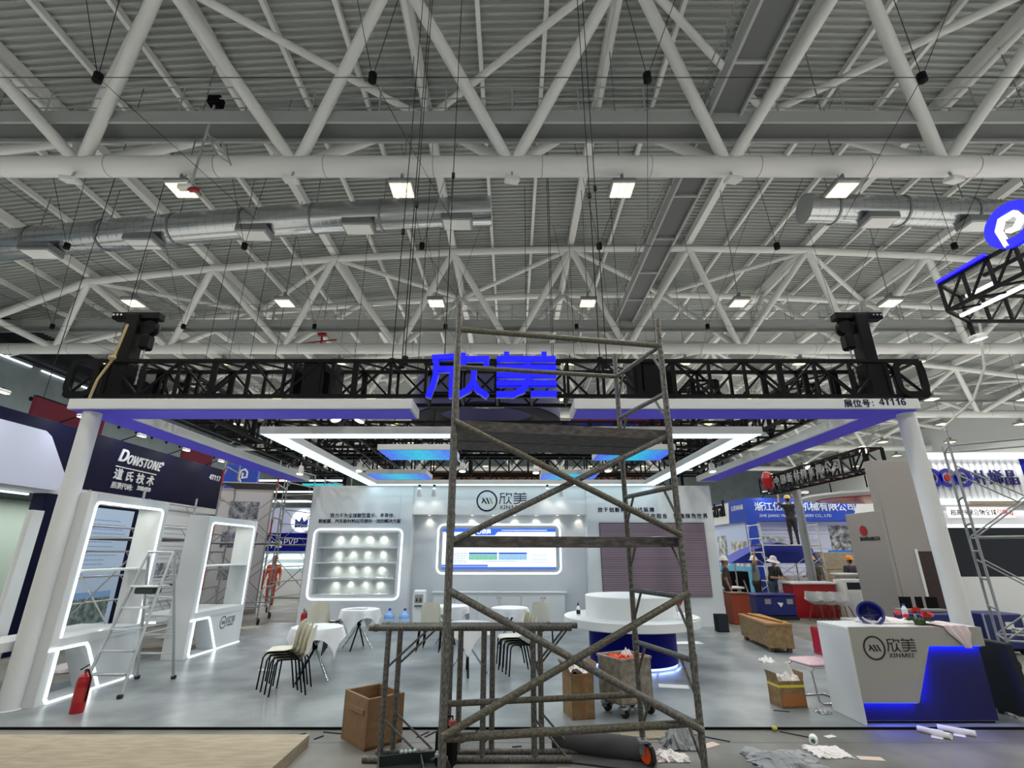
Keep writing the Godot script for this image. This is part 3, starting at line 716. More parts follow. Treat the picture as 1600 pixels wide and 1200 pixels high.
func build_roof() -> void:
	var ce := setting("ceiling", "arched white corrugated metal roof of the hall on white purlins")
	# corrugated sheets, one strip for each purlin field would not read apart: one continuous deck
	var sh := Shape.new()
	var n_x := 26
	var p := 0.25
	var rows := int((NEAR_Z - FAR_Z) / p)
	var xs := []
	for i in n_x + 1:
		xs.append(lerpf(LEFT_X, RIGHT_X, float(i) / n_x))
	for r in rows:
		var z0 := NEAR_Z - r * p
		var prof := [[0.0, 0.0], [0.075, 0.0], [0.1, 0.1], [0.225, 0.1], [0.25, 0.0]]
		for q in 4:
			var za: float = z0 - prof[q][0]
			var zb: float = z0 - prof[q + 1][0]
			var ya: float = prof[q][1] + 0.58
			var yb: float = prof[q + 1][1] + 0.58
			for i in n_x:
				var xa: float = xs[i]
				var xb: float = xs[i + 1]
				sh.face([Vector3(xa, roof_y(xa) + ya, za), Vector3(xb, roof_y(xb) + ya, za), Vector3(xb, roof_y(xb) + yb, zb), Vector3(xa, roof_y(xa) + yb, zb)], Vector3.DOWN)
	put(ce, "corrugated_deck", sh.mesh(), M("deck"))
	sh = Shape.new()
	for i in n_x:
		var xa: float = xs[i]
		var xb: float = xs[i + 1]
		var a := Vector3(xa, roof_y(xa) + 0.8, NEAR_Z + 0.4)
		var b := Vector3(xb, roof_y(xb) + 0.8, NEAR_Z + 0.4)
		var dz := Vector3(0, 0, FAR_Z - NEAR_Z - 0.8)
		sh.face([a, b, b + dz, a + dz], Vector3.UP)
	put(ce, "roof_cover", sh.mesh(), M("dark_board"))
	# purlins along the hall: a deep one over each truss node, two slim ones between
	var k := 0
	var x := LEFT_X + 1.0
	for i in range(-14, 21):
		x = PITCH * 0.5 + i * PITCH / 3.0
		if x < LEFT_X + 0.5 or x > RIGHT_X - 0.5:
			continue
		var deep: bool = posmod(i, 3) == 0
		var y := roof_y(x)
		if deep:
			span(ce, "purlin", Vector3(x - 0.16, y + 0.2, FAR_Z), Vector3(x + 0.16, y + 0.6, NEAR_Z), M("roof_white"), 0.0)
		else:
			span(ce, "purlin", Vector3(x - 0.07, y + 0.36, FAR_Z), Vector3(x + 0.07, y + 0.6, NEAR_Z), M("roof_white"), 0.0)
		k += 1
	for t in 5:
		roof_truss(t)
	for n in range(-3, 5):
		var sp := thing("ceiling_speaker", "small white box fixed below the nearest truss chord, %s from the left wall" % ORD[n + 3], "speaker", Vector3(n * PITCH, EYE + H - 0.62, TRUSS_Z + 0.15), 0.0, "white boxes below the nearest chord")
		var hb := bx(sp, "box", Vector3(0.42, 0.14, 0.34), Vector3(0, 0, 0), M("roof_white"), 0.02)
		hb.rotation_degrees = Vector3(18, 10, 0)
		bar(sp, "bracket", Vector3(0, 0.05, 0), Vector3(0, 0.34, -0.06), 0.05, 0.05, M("walkway"))
	var wc := thing("water_cannon_pipe", "grey pipe with black bracket and red nozzle hanging from the walkway", "pipe", Vector3(-9.15, 11.6, -11.42))
	rod(wc, "pipe", Vector3(0.08, 3.2, 0), Vector3(0, 0.1, 0), 0.035, M("walkway"))
	bx(wc, "bracket", Vector3(0.4, 0.3, 0.3), Vector3(0.1, 3.3, 0), M("black_metal"), 0.03)
	bx(wc, "nozzle", Vector3(0.3, 0.14, 0.14), Vector3(0.1, 0.02, 0), M("red_paint"), 0.03)
	bx(wc, "arm", Vector3(0.4, 0.18, 0.2), Vector3(-0.15, 0.1, 0), M("roof_white"), 0.04)
	for q in [Vector3(0.25, 1.9, 0.2), Vector3(0.7, 1.6, 0.2)]:
		rod(wc, "ladder_rail", q, q + Vector3(0.45, -0.9, 0), 0.025, M("walkway"))
	for i in 4:
		var a := Vector3(0.28 + 0.12 * i, 1.8 - 0.24 * i, 0.2)
		rod(wc, "ladder_rung", a, a + Vector3(0.45, -0.28, 0), 0.02, M("walkway"))
	var sk := thing("sprinkler_pipe", "thin red sprinkler pipe below the second truss walkway", "pipe", Vector3(0, 13.55, -27.0))
	rod(sk, "pipe", Vector3(-16.5, -0.35, 0), Vector3(-10.5, 0.4, 0), 0.05, M("red_paint"))
	rod(sk, "pipe", Vector3(-11.4, 0.9, 0), Vector3(-11.4, -0.4, 0), 0.06, M("red_paint"))
	bx(sk, "valve", Vector3(0.5, 0.25, 0.25), Vector3(-11.4, 0.75, 0), M("red_paint"), 0.04)
	rod(sk, "hanger", Vector3(-14.5, -0.1, 0), Vector3(-14.5, roof_y(-14.5) + 0.5 - 13.55, 0), 0.03, M("walkway"))
	rod(sk, "hanger", Vector3(-11.4, 0.8, 0), Vector3(-11.4, roof_y(-11.4) + 0.5 - 13.55, 0), 0.03, M("walkway"))
	for t in 3:
		cross_walkway(t)
	long_walkway()
	for t in 3:
		cable_line(t)
	ducts()

func roof_truss(t: int) -> void:
	var z := TRUSS_Z - BAY * t
	var names := ["nearest to the viewer", "second from the viewer", "third from the viewer", "fourth from the viewer", "farthest from the viewer"]
	var g := thing("roof_truss", "white tubular roof truss across the hall, " + names[t], "truss", Vector3(0, 0, z), 0.0, "roof trusses")
	var w := 2.57
	var yb := EYE + H
	rod(g, "bottom_chord", Vector3(LEFT_X, yb, 0), Vector3(RIGHT_X, yb, 0), 0.31, M("roof_white"), true)
	for n in range(-9, 13):
		var xr := n * PITCH * 0.5 + 0.9
		rod(g, "weld_ring", Vector3(xr - 0.012, yb, 0), Vector3(xr + 0.012, yb, 0), 0.318, M("walkway"), true)
	for s in [1.0, -1.0]:
		var pts := [Vector3(LEFT_X, EYE + H * 1.03, w * s * 0.6)]
		for n in range(-4, 8):
			var x := (n + 0.5) * PITCH
			if x > -23.5:
				pts.append(Vector3(x, roof_y(x), w * s))
		tube(g, "top_chord", pts, 0.2, M("roof_white"), 10)
	for n in range(-4, 7):
		var x := n * PITCH
		var foot := Vector3(x, yb, 0)
		for s in [1.0, -1.0]:
			for e in [-0.5, 0.5]:
				var xt: float = (n + e) * PITCH
				if xt < -23.5:
					rod(g, "web", foot, Vector3(LEFT_X + 2.0, EYE + H * 1.1, w * s * 0.7), 0.18, M("roof_white"))
				else:
					rod(g, "web", foot, Vector3(xt, roof_y(xt), w * s), 0.18, M("roof_white"))
		var xa := (n + 0.5) * PITCH
		var xc := (n + 1.5) * PITCH
		if xa > -23.5 and n < 6:
			var s2 := 1.0 if posmod(n, 2) == 0 else -1.0
			rod(g, "brace", Vector3(xa, roof_y(xa), w * s2), Vector3(xc, roof_y(xc), -w * s2), 0.13, M("roof_white"))
			rod(g, "strut", Vector3(xa, roof_y(xa), w), Vector3(xa, roof_y(xa), -w), 0.11, M("roof_white"))

func cross_walkway(t: int) -> void:
	var z := TRUSS_Z - BAY * t
	var names := ["nearest", "second", "third"]
	var g := thing("roof_walkway", "grey steel walkway with railings across the %s roof truss" % names[t], "walkway", Vector3(0, EYE + H * 1.1, z + 0.2), 0.0, "walkways across the hall")
	var x0 := LEFT_X + 0.2
	span(g, "girder", Vector3(x0, 0, 0.33), Vector3(RIGHT_X - 1, 0.42, 0.41), M("walkway"), 0.0)
	span(g, "girder", Vector3(x0, 0, -0.41), Vector3(RIGHT_X - 1, 0.42, -0.33), M("walkway"), 0.0)
	span(g, "floor_grating", Vector3(x0, 0.12, -0.33), Vector3(RIGHT_X - 1, 0.16, 0.33), M("grating"), 0.0)
	for s in [0.37, -0.37]:
		for y in [0.95, 1.4]:
			rod(g, "rail", Vector3(x0, y, s), Vector3(RIGHT_X - 1, y, s), 0.022, M("walkway"))
		for i in 30:
			var x := -26.0 + i * 2.0
			rod(g, "post", Vector3(x, 0.4, s), Vector3(x, 1.4, s), 0.025, M("walkway"))

func long_walkway() -> void:
	var x := 6.35
	var g := thing("roof_walkway", "long grey steel walkway running along the hall above the trusses", "walkway", Vector3(x, EYE + H * 1.12, 0))
	span(g, "girder", Vector3(-0.5, 0, FAR_Z + 6), Vector3(-0.42, 0.42, 8), M("walkway"), 0.0)
	span(g, "girder", Vector3(0.42, 0, FAR_Z + 6), Vector3(0.5, 0.42, 8), M("walkway"), 0.0)
	span(g, "floor_grating", Vector3(-0.42, 0.12, FAR_Z + 6), Vector3(0.42, 0.16, 8), M("grating"), 0.0)
	for i in 26:
		var z := 6.0 - i * 2.6
		span(g, "cross_bar", Vector3(-0.42, 0.02, z - 0.04), Vector3(0.42, 0.12, z + 0.04), M("walkway"), 0.0)
		for s in [-0.46, 0.46]:
			rod(g, "post", Vector3(s, 0.4, z), Vector3(s, 1.4, z), 0.025, M("walkway"))
	for s in [-0.46, 0.46]:
		for y in [0.95, 1.4]:
			rod(g, "rail", Vector3(s, y, FAR_Z + 6), Vector3(s, y, 8), 0.022, M("walkway"))

func cable_line(t: int) -> void:
	var z := -8.65 - 6.75 * t
	var names := ["nearest", "second", "third"]
	var g := thing("suspension_cable", "thin dark cable with clamps slung across the hall, %s of its kind" % names[t], "cable", Vector3(0, EYE + 10.65, z), 0.0, "slung cables under the roof")
	rod(g, "wire", Vector3(-28, 0, 0), Vector3(40, 0, 0), 0.009, M("cable_black"))
	for i in range(-3, 6):
		var x := -3.3 + i * 6.5
		var c := lathe(g, "clamp", [Vector2(0.0, -0.16), Vector2(0.1, -0.12), Vector2(0.1, 0.1), Vector2(0.0, 0.14)], M("cable_black"), Vector3(x, 0, 0), 10)
		c.rotation.z = 0.0
		rod(g, "stay", Vector3(x, 0, 0), Vector3(x + 2.0, roof_y(x) - EYE - 10.65, 2.2), 0.008, M("cable_black"))
		rod(g, "stay", Vector3(x, 0, 0), Vector3(x - 1.1, roof_y(x) - EYE - 10.65, 1.0), 0.008, M("cable_black"))
		rod(g, "stay", Vector3(x, 0, 0), Vector3(x + 1.3, -0.2, -5.0), 0.007, M("cable_black"))

func ducts() -> void:
	for d in [[LEFT_X + 0.3, -0.9, "on the left, ending near the middle", [-23.4, -19.3, -15.2, -10.7, -6.4, -2.3]], [12.6, 42.0, "right of the long walkway", [15.4, 19.5, 23.6, 27.7]]]:
		var g := thing("air_duct", "large round galvanised air duct under the roof " + d[2], "duct", Vector3(0, 0, -17.6), 0.0, "air ducts")
		var n := 22
		var pts := []
		for i in n + 1:
			var x := lerpf(d[0], d[1], float(i) / n)
			pts.append(Vector3(x, roof_y(x) - 1.8, 0))
		tube(g, "pipe", pts, 0.63, M("duct_metal"), 28)
		# the spiral seams
		var x: float = d[0]
		while x < d[1]:
			var c := Vector3(x, roof_y(x) - 1.8, 0)
			rod(g, "seam", c - Vector3(0.012, 0, 0), c + Vector3(0.012, 0, 0), 0.642, M("duct_metal"), true)
			x += 0.36
		x = d[0] + 1.2
		while x < d[1]:
			var c := Vector3(x, roof_y(x) - 1.8, 0)
			rod(g, "flange", c - Vector3(0.04, 0, 0), c + Vector3(0.04, 0, 0), 0.68, M("galvanised"), true)
			rod(g, "hanger", c + Vector3(0, 0.7, 0), c + Vector3(0, 2.3, 0), 0.02, M("galvanised"))
			x += 2.9
		for vx in d[3]:
			var c := Vector3(vx, roof_y(vx) - 1.8, 0)
			bx(g, "outlet", Vector3(1.25, 0.3, 0.8), c + Vector3(0, -0.72, 0.3), M("galvanised"), 0.02)
			bx(g, "diffuser", Vector3(1.1, 0.03, 0.65), c + Vector3(0, -0.885, 0.3), M("roof_white"), 0.005)

func hang(lamp: Node3D, x: float) -> void:
	# the rod reaches the purlin above
	var o: Node3D = lamp.get_node("hanger")
	var top := roof_y(x) + 0.21 - lamp.position.y
	o.transform = Transform3D(Basis(Vector3(0.018, 0, 0), Vector3(0, top - 0.4, 0), Vector3(0, 0, 0.018)), Vector3(0, (top + 0.4) / 2, 0))

func build_hall_lamps() -> void:
	var proto: Node3D = null
	for k in range(-2, 8):
		var z := TRUSS_Z - BAY * 0.5 * k
		for n in range(-4, 7):
			var x := (n + 0.5) * PITCH
			var hid := k < 0
			var row := "row behind the viewer" if hid else "%s row from the viewer" % ORD[k]
			if hid:
				row = "%s row over the viewer" % ORD[k + 2]
			var label := "square high bay lamp, %s from the left wall, %s" % [ORD[n + 4], row]
			var at := Vector3(x, EYE + H * 0.921, z)
			if proto == null:
				proto = thing("high_bay_lamp", label, "lamp", at, 0.0, "high bay lamps under the roof")
				bx(proto, "housing", Vector3(0.72, 0.14, 0.72), Vector3(0, 0.1, 0), M("galvanised"), 0.03)
				bx(proto, "reflector", Vector3(0.66, 0.05, 0.66), Vector3(0, 0.02, 0), M("white_paint"), 0.01)
				for i in 6:
					bx(proto, "led_lens", Vector3(0.18, 0.02, 0.28), Vector3(-0.21 + 0.21 * (i % 3), -0.015, -0.155 + 0.31 * floorf(i / 3.0)), M("lamp_warm"), 0.005)
				bx(proto, "bracket", Vector3(0.06, 0.3, 0.4), Vector3(0, 0.3, 0), M("galvanised"), 0.01)
				rod(proto, "hanger", Vector3(0, 0.4, 0), Vector3(0, 4.2, 0), 0.018, M("galvanised"))
				hang(proto, x)
				area_light(proto, Vector3(0, -0.04, 0), Vector3.DOWN, 0.62, 0.62, 20.5, Color(1.0, 0.99, 0.96))
			else:
				var lamp := copy_of(proto, at, 0.0, label)
				hang(lamp, x)

# ---------------------------------------------------------------- the booth: canopy, trusses, sign
const BX0 := -6.5
const BX1 := 5.97
const FRONT_Z := -6.9
const WALL_Z := -14.4

func box_truss(called: String, label: String, a: Vector3, b: Vector3, w: float, h: float, bay: float, group = "black display trusses"):
	# a lies at the lower front corner line; runs along b - a; w to the side, h up
	var g := thing(called, label, "truss", a, 0.0, group)
	var d := b - a
	var n := maxi(2, int(round(d.length() / bay)))
	var side := Vector3.UP.cross(d.normalized()).normalized() * w
	var up := Vector3(0, h, 0)
	var m := M("black_metal")
	for o in [Vector3.ZERO, side, up, side + up]:
		bar(g, "chord", o, o + d, 0.055, 0.055, m)
	for i in n + 1:
		var p := d * (float(i) / n)
		var thick := 0.085 if i % 4 == 0 else 0.04
		for o in [Vector3.ZERO, side]:
			bar(g, "upright", p + o, p + o + up, thick, 0.045, m)
		for o in [Vector3.ZERO, up]:
			bar(g, "cross_piece", p + o, p + o + side, 0.035, 0.035, m)
		if i < n:
			var q := d * (float(i + 1) / n)
			for o in [Vector3.ZERO, side]:
				if (i + (1 if o == side else 0)) % 2 == 0:
					bar(g, "diagonal", p + o, q + o + up, 0.032, 0.032, m)
				else:
					bar(g, "diagonal", p + o + up, q + o, 0.032, 0.032, m)
			bar(g, "diagonal", p + up, q + up + side, 0.028, 0.028, m)
	return g

func hoist_tower(x: float, label: String, flip: float, tall = true) -> void:
	var g := thing("hoist_tower", label, "hoist", Vector3(x, 4.1, -7.42), 0.0, "hoist towers at the canopy corners")
	var m := M("black_metal")
	bx(g, "sleeve_block", Vector3(0.34, 0.6, 0.46), Vector3(0, 0.31, 0), m, 0.02)
	if not tall:
		for s in [-1.0, 1.0]:
			bx(g, "end_plate", Vector3(0.05, 0.6, 0.48), Vector3(s * 0.3, 0.31, 0), m, 0.01)
		return
	var ring := rounded(-0.2, 0.05, 0.2, 0.58, 0.14)
	strip_loop(g, "window_plate", ring, 0.09, 0.02, m, plane_at(Vector3(flip * 0.44, 0, 0.26)))
	bx(g, "mast", Vector3(0.2, 1.45, 0.24), Vector3(0, 0.75, 0.05), m, 0.015)
	bx(g, "head_beam", Vector3(0.78, 0.12, 0.16), Vector3(0.0, 1.46, 0.05), m, 0.012)
	for i in 3:
		rod(g, "bolt", Vector3(flip * (0.22 + i * 0.06), 1.46, 0.12), Vector3(flip * (0.22 + i * 0.06), 1.46, 0.15), 0.018, M("chrome"))
	lathe(g, "chain_wheel", [Vector2(0.0, -0.06), Vector2(0.13, -0.06), Vector2(0.15, 0), Vector2(0.13, 0.06), Vector2(0, 0.06)], m, Vector3(-flip * 0.24, 1.25, 0.05), 16).rotation.x = PI / 2
	bx(g, "hoist_body", Vector3(0.15, 0.26, 0.18), Vector3(-flip * 0.24, 1.0, 0.05), m, 0.03)
	for i in 14:
		var y := 0.88 - i * 0.045
		var lk := bx(g, "chain_link", Vector3(0.03 if i % 2 else 0.012, 0.055, 0.012 if i % 2 else 0.03), Vector3(-flip * 0.25, y, 0.07), M("galvanised"), 0.003)
		lk.rotation.y = 0.4

func build_booth_canopy() -> void:
	var W := M("white_board")
	var V := M("violet_glow_tint")
	# fascia frame: white board with violet glow painted underneath; open in the middle of the front
	var g := thing("canopy_fascia", "white canopy frame with violet glow painted underneath, booth number at its front corner", "canopy")
	for s in [[BX0, -1.46], [0.91, BX1]]:
		span(g, "front_beam", Vector3(s[0], 3.845, FRONT_Z - 0.58), Vector3(s[1], 4.0, FRONT_Z), W, 0.008)
		span(g, "underside_glow_tint", Vector3(s[0] + 0.04, 3.832, FRONT_Z - 0.54), Vector3(s[1] - 0.04, 3.845, FRONT_Z - 0.04), V, 0.0)
	for s in [[BX0, BX0 + 0.55], [BX1 - 0.55, BX1]]:
		span(g, "side_beam", Vector3(s[0], 3.845, WALL_Z - 0.2), Vector3(s[1], 4.0, FRONT_Z - 0.58), W, 0.008)
		span(g, "underside_glow_tint", Vector3(s[0] + 0.04, 3.832, WALL_Z), Vector3(s[1] - 0.04, 3.845, FRONT_Z - 0.54), V, 0.0)
	hanzi(g, "展位号：", 0.115, 0.132, 0.014, M("dark_ink"), plane_at(Vector3(4.86, 3.985, FRONT_Z)), 0.004)
	latin(g, "4T116", 0.1, M("dark_ink"), plane_at(Vector3(5.37, 3.865, FRONT_Z)), true, 0.004, 1.05)
	for c in [[-6.24, -7.07, "round white column at the portal corner under the canopy"], [5.9, -7.12, "round white column behind the reception desk under the canopy"]]:
		var col := thing("round_column", c[2], "column", Vector3(c[0], 0, c[1]), 0.0, "canopy columns")
		lathe(col, "shaft", [Vector2(0.0, 0.0), Vector2(0.118, 0.0), Vector2(0.118, 3.83), Vector2(0, 3.83)], M("white_board"), Vector3.ZERO, 32)
		lathe(col, "base_ring", [Vector2(0.118, 0.0), Vector2(0.14, 0.0), Vector2(0.14, 0.02), Vector2(0.118, 0.03)], M("white_paint"), Vector3.ZERO, 32)
	# inner light ring
	var r := thing("light_ring", "white hanging rectangular frame with a broad glowing white underside", "light frame")
	var Y0 := 3.7
	var Y1 := 3.82
	var x0 := -4.13
	var x1 := 4.1
	var z0 := -7.86
	var z1 := -14.36
	var b := 0.34
	for q in [[x0, z0 - b, x1, z0], [x0, z1, x1, z1 + b], [x0, z1 + b, x0 + b, z0 - b], [x1 - b, z1 + b, x1, z0 - b]]:
		span(r, "frame_beam", Vector3(q[0], Y0, q[1]), Vector3(q[2], Y1, q[3]), W, 0.004)
		span(r, "led_panel", Vector3(q[0] + 0.02, Y0 - 0.008, q[1] + 0.02), Vector3(q[2] - 0.02, Y0, q[3] - 0.02), M("led_cool"), 0.0)
	area_light(r, Vector3(0, Y0 - 0.03, z0 - b / 2), Vector3.DOWN, x1 - x0, b, 2.2, Color(0.86, 0.96, 1))
	area_light(r, Vector3(0, Y0 - 0.03, z1 + b / 2 + 0.1), Vector3.DOWN, x1 - x0, b, 1.3, Color(0.86, 0.96, 1))
	area_light(r, Vector3(x0 + b / 2, Y0 - 0.03, (z0 + z1) / 2), Vector3.DOWN, b, z0 - z1, 1.9, Color(0.86, 0.96, 1))
	area_light(r, Vector3(x1 - b / 2, Y0 - 0.03, (z0 + z1) / 2), Vector3.DOWN, b, z0 - z1, 1.9, Color(0.86, 0.96, 1))
	for xx in [-3.9, -1.3, 1.3, 3.9]:
		for zz in [-8.0, -11.0, -14.0]:
			rod(r, "hanging_rod", Vector3(xx, Y1, zz), Vector3(xx, 4.15, zz), 0.012, M("black_metal"))
	# hanging picture panels
	var im := Image.create(256, 128, false, Image.FORMAT_RGB8)
	var nz := FastNoiseLite.new()
	nz.seed = 4
	nz.frequency = 0.03
	nz.fractal_octaves = 5
	var nf := FastNoiseLite.new()
	nf.seed = 9
	nf.frequency = 0.12
	for y in 128:
		for x in 256:
			var u := x / 255.0 + nz.get_noise_2d(x, y * 2) * 0.22
			var c := Color(0.27, 0.25, 0.86).lerp(Color(0.1, 0.72, 0.78), clampf(1.15 - absf(u - 0.5) * 2.0, 0, 1))
			c = c.lerp(Color(0.2, 0.5, 0.95), clampf(nz.get_noise_2d(x * 1.5 + 90, y * 3) * 1.6, 0, 0.7))
			var sp := nf.get_noise_2d(x, y * 2)
			if sp > 0.42:
				c = c.lerp(Color(0.8, 0.95, 1), 0.5)
			im.set_pixel(x, y, c)
	var pic := picture("panel_print", im, 1.15)
	var pl := [[-2.55, -1.1, -9.2, -10.25, "nearer pair, beside the rusty tower's left post"], [1.68, 3.1, -9.2, -10.3, "nearer pair, above the round bar"], [-3.6, -2.1, -12.15, -13.1, "farther pair, over the shelf niche"], [0.73, 2.15, -12.15, -13.1, "farther pair, over the wall screen"]]
	for q in pl:
		var pn := thing("ceiling_panel", "white box panel with lit blue teal swirl underside, " + q[4], "panel", Vector3((q[0] + q[1]) / 2, 3.7, (q[2] + q[3]) / 2), 0.0, "hanging blue panels")
		var w: float = q[1] - q[0]
		var dp: float = q[2] - q[3]
		bx(pn, "box", Vector3(w, 0.11, dp), Vector3(0, 0.056, 0), W, 0.006)
		sheet(pn, "light_box_screen", w - 0.03, dp - 0.03, pic, Transform3D(Basis(Vector3.RIGHT, PI / 2), Vector3(0, 0, 0)), 0.006)
		area_light(pn, Vector3(0, -0.02, 0), Vector3.DOWN, w, dp, 0.35, Color(0.4, 0.7, 1))
		for s in [-0.4, 0.4]:
			rod(pn, "hanging_rod", Vector3(w * s, 0.11, 0), Vector3(w * s, 0.5, 0), 0.01, M("black_metal"))
	# trusses
	box_truss("display_truss", "long black box truss above the front fascia of the canopy", Vector3(-6.85, 4.13, -7.2), Vector3(6.38, 4.13, -7.2), 0.5, 0.58, 0.55)
	box_truss("display_truss", "black box truss above the canopy's left side beam", Vector3(-5.4, 4.13, -7.75), Vector3(-5.4, 4.13, -14.6), 0.5, 0.58, 0.55)
	box_truss("display_truss", "black box truss above the canopy's right side beam", Vector3(5.4, 4.13, -7.75), Vector3(5.4, 4.13, -14.6), 0.5, 0.58, 0.55)
	box_truss("display_truss", "black box truss crossing the middle of the booth behind the nearer blue panels", Vector3(-5.4, 4.13, -11.0), Vector3(5.4, 4.13, -11.0), 0.5, 0.58, 0.6)
	box_truss("display_truss", "black box truss crossing the booth behind the farther spotlights", Vector3(-4.8, 4.13, -12.05), Vector3(4.8, 4.13, -12.05), 0.4, 0.45, 0.6)
	var lw: Node3D = box_truss("display_truss", "black box truss above the logo wall", Vector3(-6.0, 4.13, -14.95), Vector3(6.4, 4.13, -14.95), 0.5, 0.58, 0.6)
	for x in [0.9, 4.0, 8.4, 11.2]:
		bar(lw, "support_post", Vector3(x, -4.13, -0.25), Vector3(x, 0, -0.25), 0.07, 0.07, M("black_metal"))
	box_truss("display_truss", "black box truss running inward over the niche side of the light ring", Vector3(-3.2, 4.13, -7.75), Vector3(-3.2, 4.13, -14.6), 0.4, 0.45, 0.6)
	box_truss("display_truss", "black box truss running inward over the bar side of the light ring", Vector3(3.4, 4.13, -7.75), Vector3(3.4, 4.13, -14.6), 0.4, 0.45, 0.6)
	hoist_tower(-6.2, "black hoist tower with chain wheel at the canopy's portal side corner", -1.0)
	hoist_tower(5.72, "black hoist tower with chain wheel at the canopy's desk side corner", 1.0)
	hoist_tower(-3.1, "black sleeve block on the front truss beside the blue sign", -1.0, false)
	hoist_tower(2.2, "black sleeve block on the front truss behind the rusty tower", 1.0, false)
	# beige strap tied to the left tower
	var st := thing("lifting_strap", "beige lifting strap hanging from the hoist tower at the canopy corner", "strap")
	tube(st, "webbing", [Vector3(-6.12, 5.3, -7.1), Vector3(-6.15, 4.9, -7.08), Vector3(-6.2, 4.7, -7.1), Vector3(-6.3, 4.35, -7.05), Vector3(-6.34, 4.05, -7.05)], 0.02, mat("strap_beige", srgb(168, 150, 112), 0.9), 6)
	bx(st, "knot", Vector3(0.12, 0.08, 0.08), Vector3(-6.2, 4.72, -7.08), M("strap_beige"), 0.03)
	# the chain cables up to the roof
	var ci := 0
	for c in [[-1.95, -7.45], [-1.8, -7.5], [-1.72, -7.35], [1.42, -7.4], [1.55, -7.5], [-1.1, -7.45]]:
		var ca := thing("hoist_cable", "thin dark hoist cable rising from the front truss to the roof, %s from the left" % ORD[[0, 1, 2, 4, 5, 3][ci]], "cable", Vector3(c[0], 4.7, c[1]), 0.0, "hoist cables")
		rod(ca, "wire", Vector3.ZERO, Vector3(0, 12.0, 0), 0.008, M("cable_black"))
		if ci != 1:
			bx(ca, "hook_block", Vector3(0.06, 0.14, 0.06), Vector3(0, 2.6 + 0.25 * ci, 0), M("cable_black"), 0.02)
		bx(ca, "shackle", Vector3(0.1, 0.16, 0.08), Vector3(0, 0.08, 0), M("cable_black"), 0.02)
		ci += 1
	# the blue sign
	var sg := thing("blue_sign", "glowing blue two character sign on the front truss", "sign", Vector3(-1.3, 4.72, -6.98))
	for q in [["signx", 0.03, 1.41], ["signm", 1.09, 1.29]]:
		var sh := Shape.new()
		stroke_shape(sh, q[0], Vector2(0, -0.01), 0.66, 0.078, 0.06, q[2])
		put(sg, "glowing_character", sh.mesh(), M("sign_blue"), plane_at(Vector3(q[1], 0, 0)))
		var rim := Shape.new()
		stroke_shape(rim, q[0], Vector2(0, -0.016), 0.66, 0.078, 0.045, q[2])
		put(sg, "metal_rim", rim.mesh(), M("aluminium"), plane_at(Vector3(q[1], 0, -0.05)))
	for y in [-0.12, -0.58]:
		bar(sg, "mounting_rail", Vector3(-0.05, y, -0.08), Vector3(2.05, y, -0.08), 0.03, 0.03, M("black_metal"))
	area_light(sg, Vector3(1.0, -0.33, 0.1), Vector3.BACK, 2.0, 0.6, 0.5, Color(0, 0, 1))
	# spotlights
	var sp := [[-2.83, 3.95, -7.6, 20.0, "hooded pair under the front fascia, paired left"], [-2.4, 3.93, -7.6, -15.0, "hooded pair under the front fascia, paired right"], [-5.4, 3.85, -12.6, 0.0, "by the left side beam"], [-3.75, 3.85, -12.1, 0.0, "by the inner corner of the light ring over the niche"], [-1.22, 3.85, -12.15, 0.0, "behind the rusty tower's left post"], [0.6, 3.85, -12.4, 0.0, "beside the farther blue panel over the screen"], [2.35, 3.85, -12.1, 0.0, "between the bar's two posts of the tower"], [4.95, 3.85, -12.2, 0.0, "by the right side beam"], [-2.62, 3.48, -14.15, 0.0, "left one of the pair above the niche edge"], [-2.2, 3.48, -14.15, 0.0, "right one of the pair above the niche edge"], [1.0, 3.48, -14.15, 0.0, "left one of the pair above the screen edge"], [1.38, 3.48, -14.15, 0.0, "right one of the pair above the screen edge"]]
	for q in sp:
		var s := thing("spotlight", "white can spotlight, " + q[4], "spotlight", Vector3(q[0], q[1], q[2]), 0.0, "booth spotlights")
		var can := empty(s, "can")
		var tilt := 28.0 if q[2] < -14 else -12.0
		can.rotation_degrees = Vector3(tilt, 0, q[3])
		lathe(can, "housing", [Vector2(0.0, 0.12), Vector2(0.05, 0.12), Vector2(0.062, 0.1), Vector2(0.085, -0.1), Vector2(0.08, -0.1), Vector2(0.07, -0.07), Vector2(0.0, -0.07)], M("white_paint"), Vector3.ZERO, 20)
		lathe(can, "bulb_lens", [Vector2(0.0, -0.097), Vector2(0.079, -0.097)], M("spot_face"), Vector3.ZERO, 20)
		rod(s, "arm", Vector3(0, 0.08, 0), Vector3(0, 0.22 if q[2] < -14 else 4.12 - q[1], 0), 0.014, M("white_paint"))
		bx(s, "gear_box", Vector3(0.06, 0.05, 0.16), Vector3(0, 0.19 if q[2] < -14 else 4.08 - q[1], 0), M("black_plastic"), 0.008)
		var l := SpotLight3D.new()
		l.name = "light"
		l.spot_angle = 48.0
		l.spot_angle_attenuation = 0.8
		l.light_energy = 1.0 if q[2] > -13.5 else 0.1
		l.light_size = 0.06
		l.light_color = Color(1, 0.97, 0.92)
		l.shadow_enabled = true
		l.spot_range = 20.0
		l.spot_attenuation = 2.0
		s.add_child(l, true)
		l.position = Basis.from_euler(Vector3(deg_to_rad(tilt), 0, deg_to_rad(q[3]))) * Vector3(0, -0.12, 0)
		l.rotation_degrees = Vector3(-90.0 + tilt, 0, q[3])

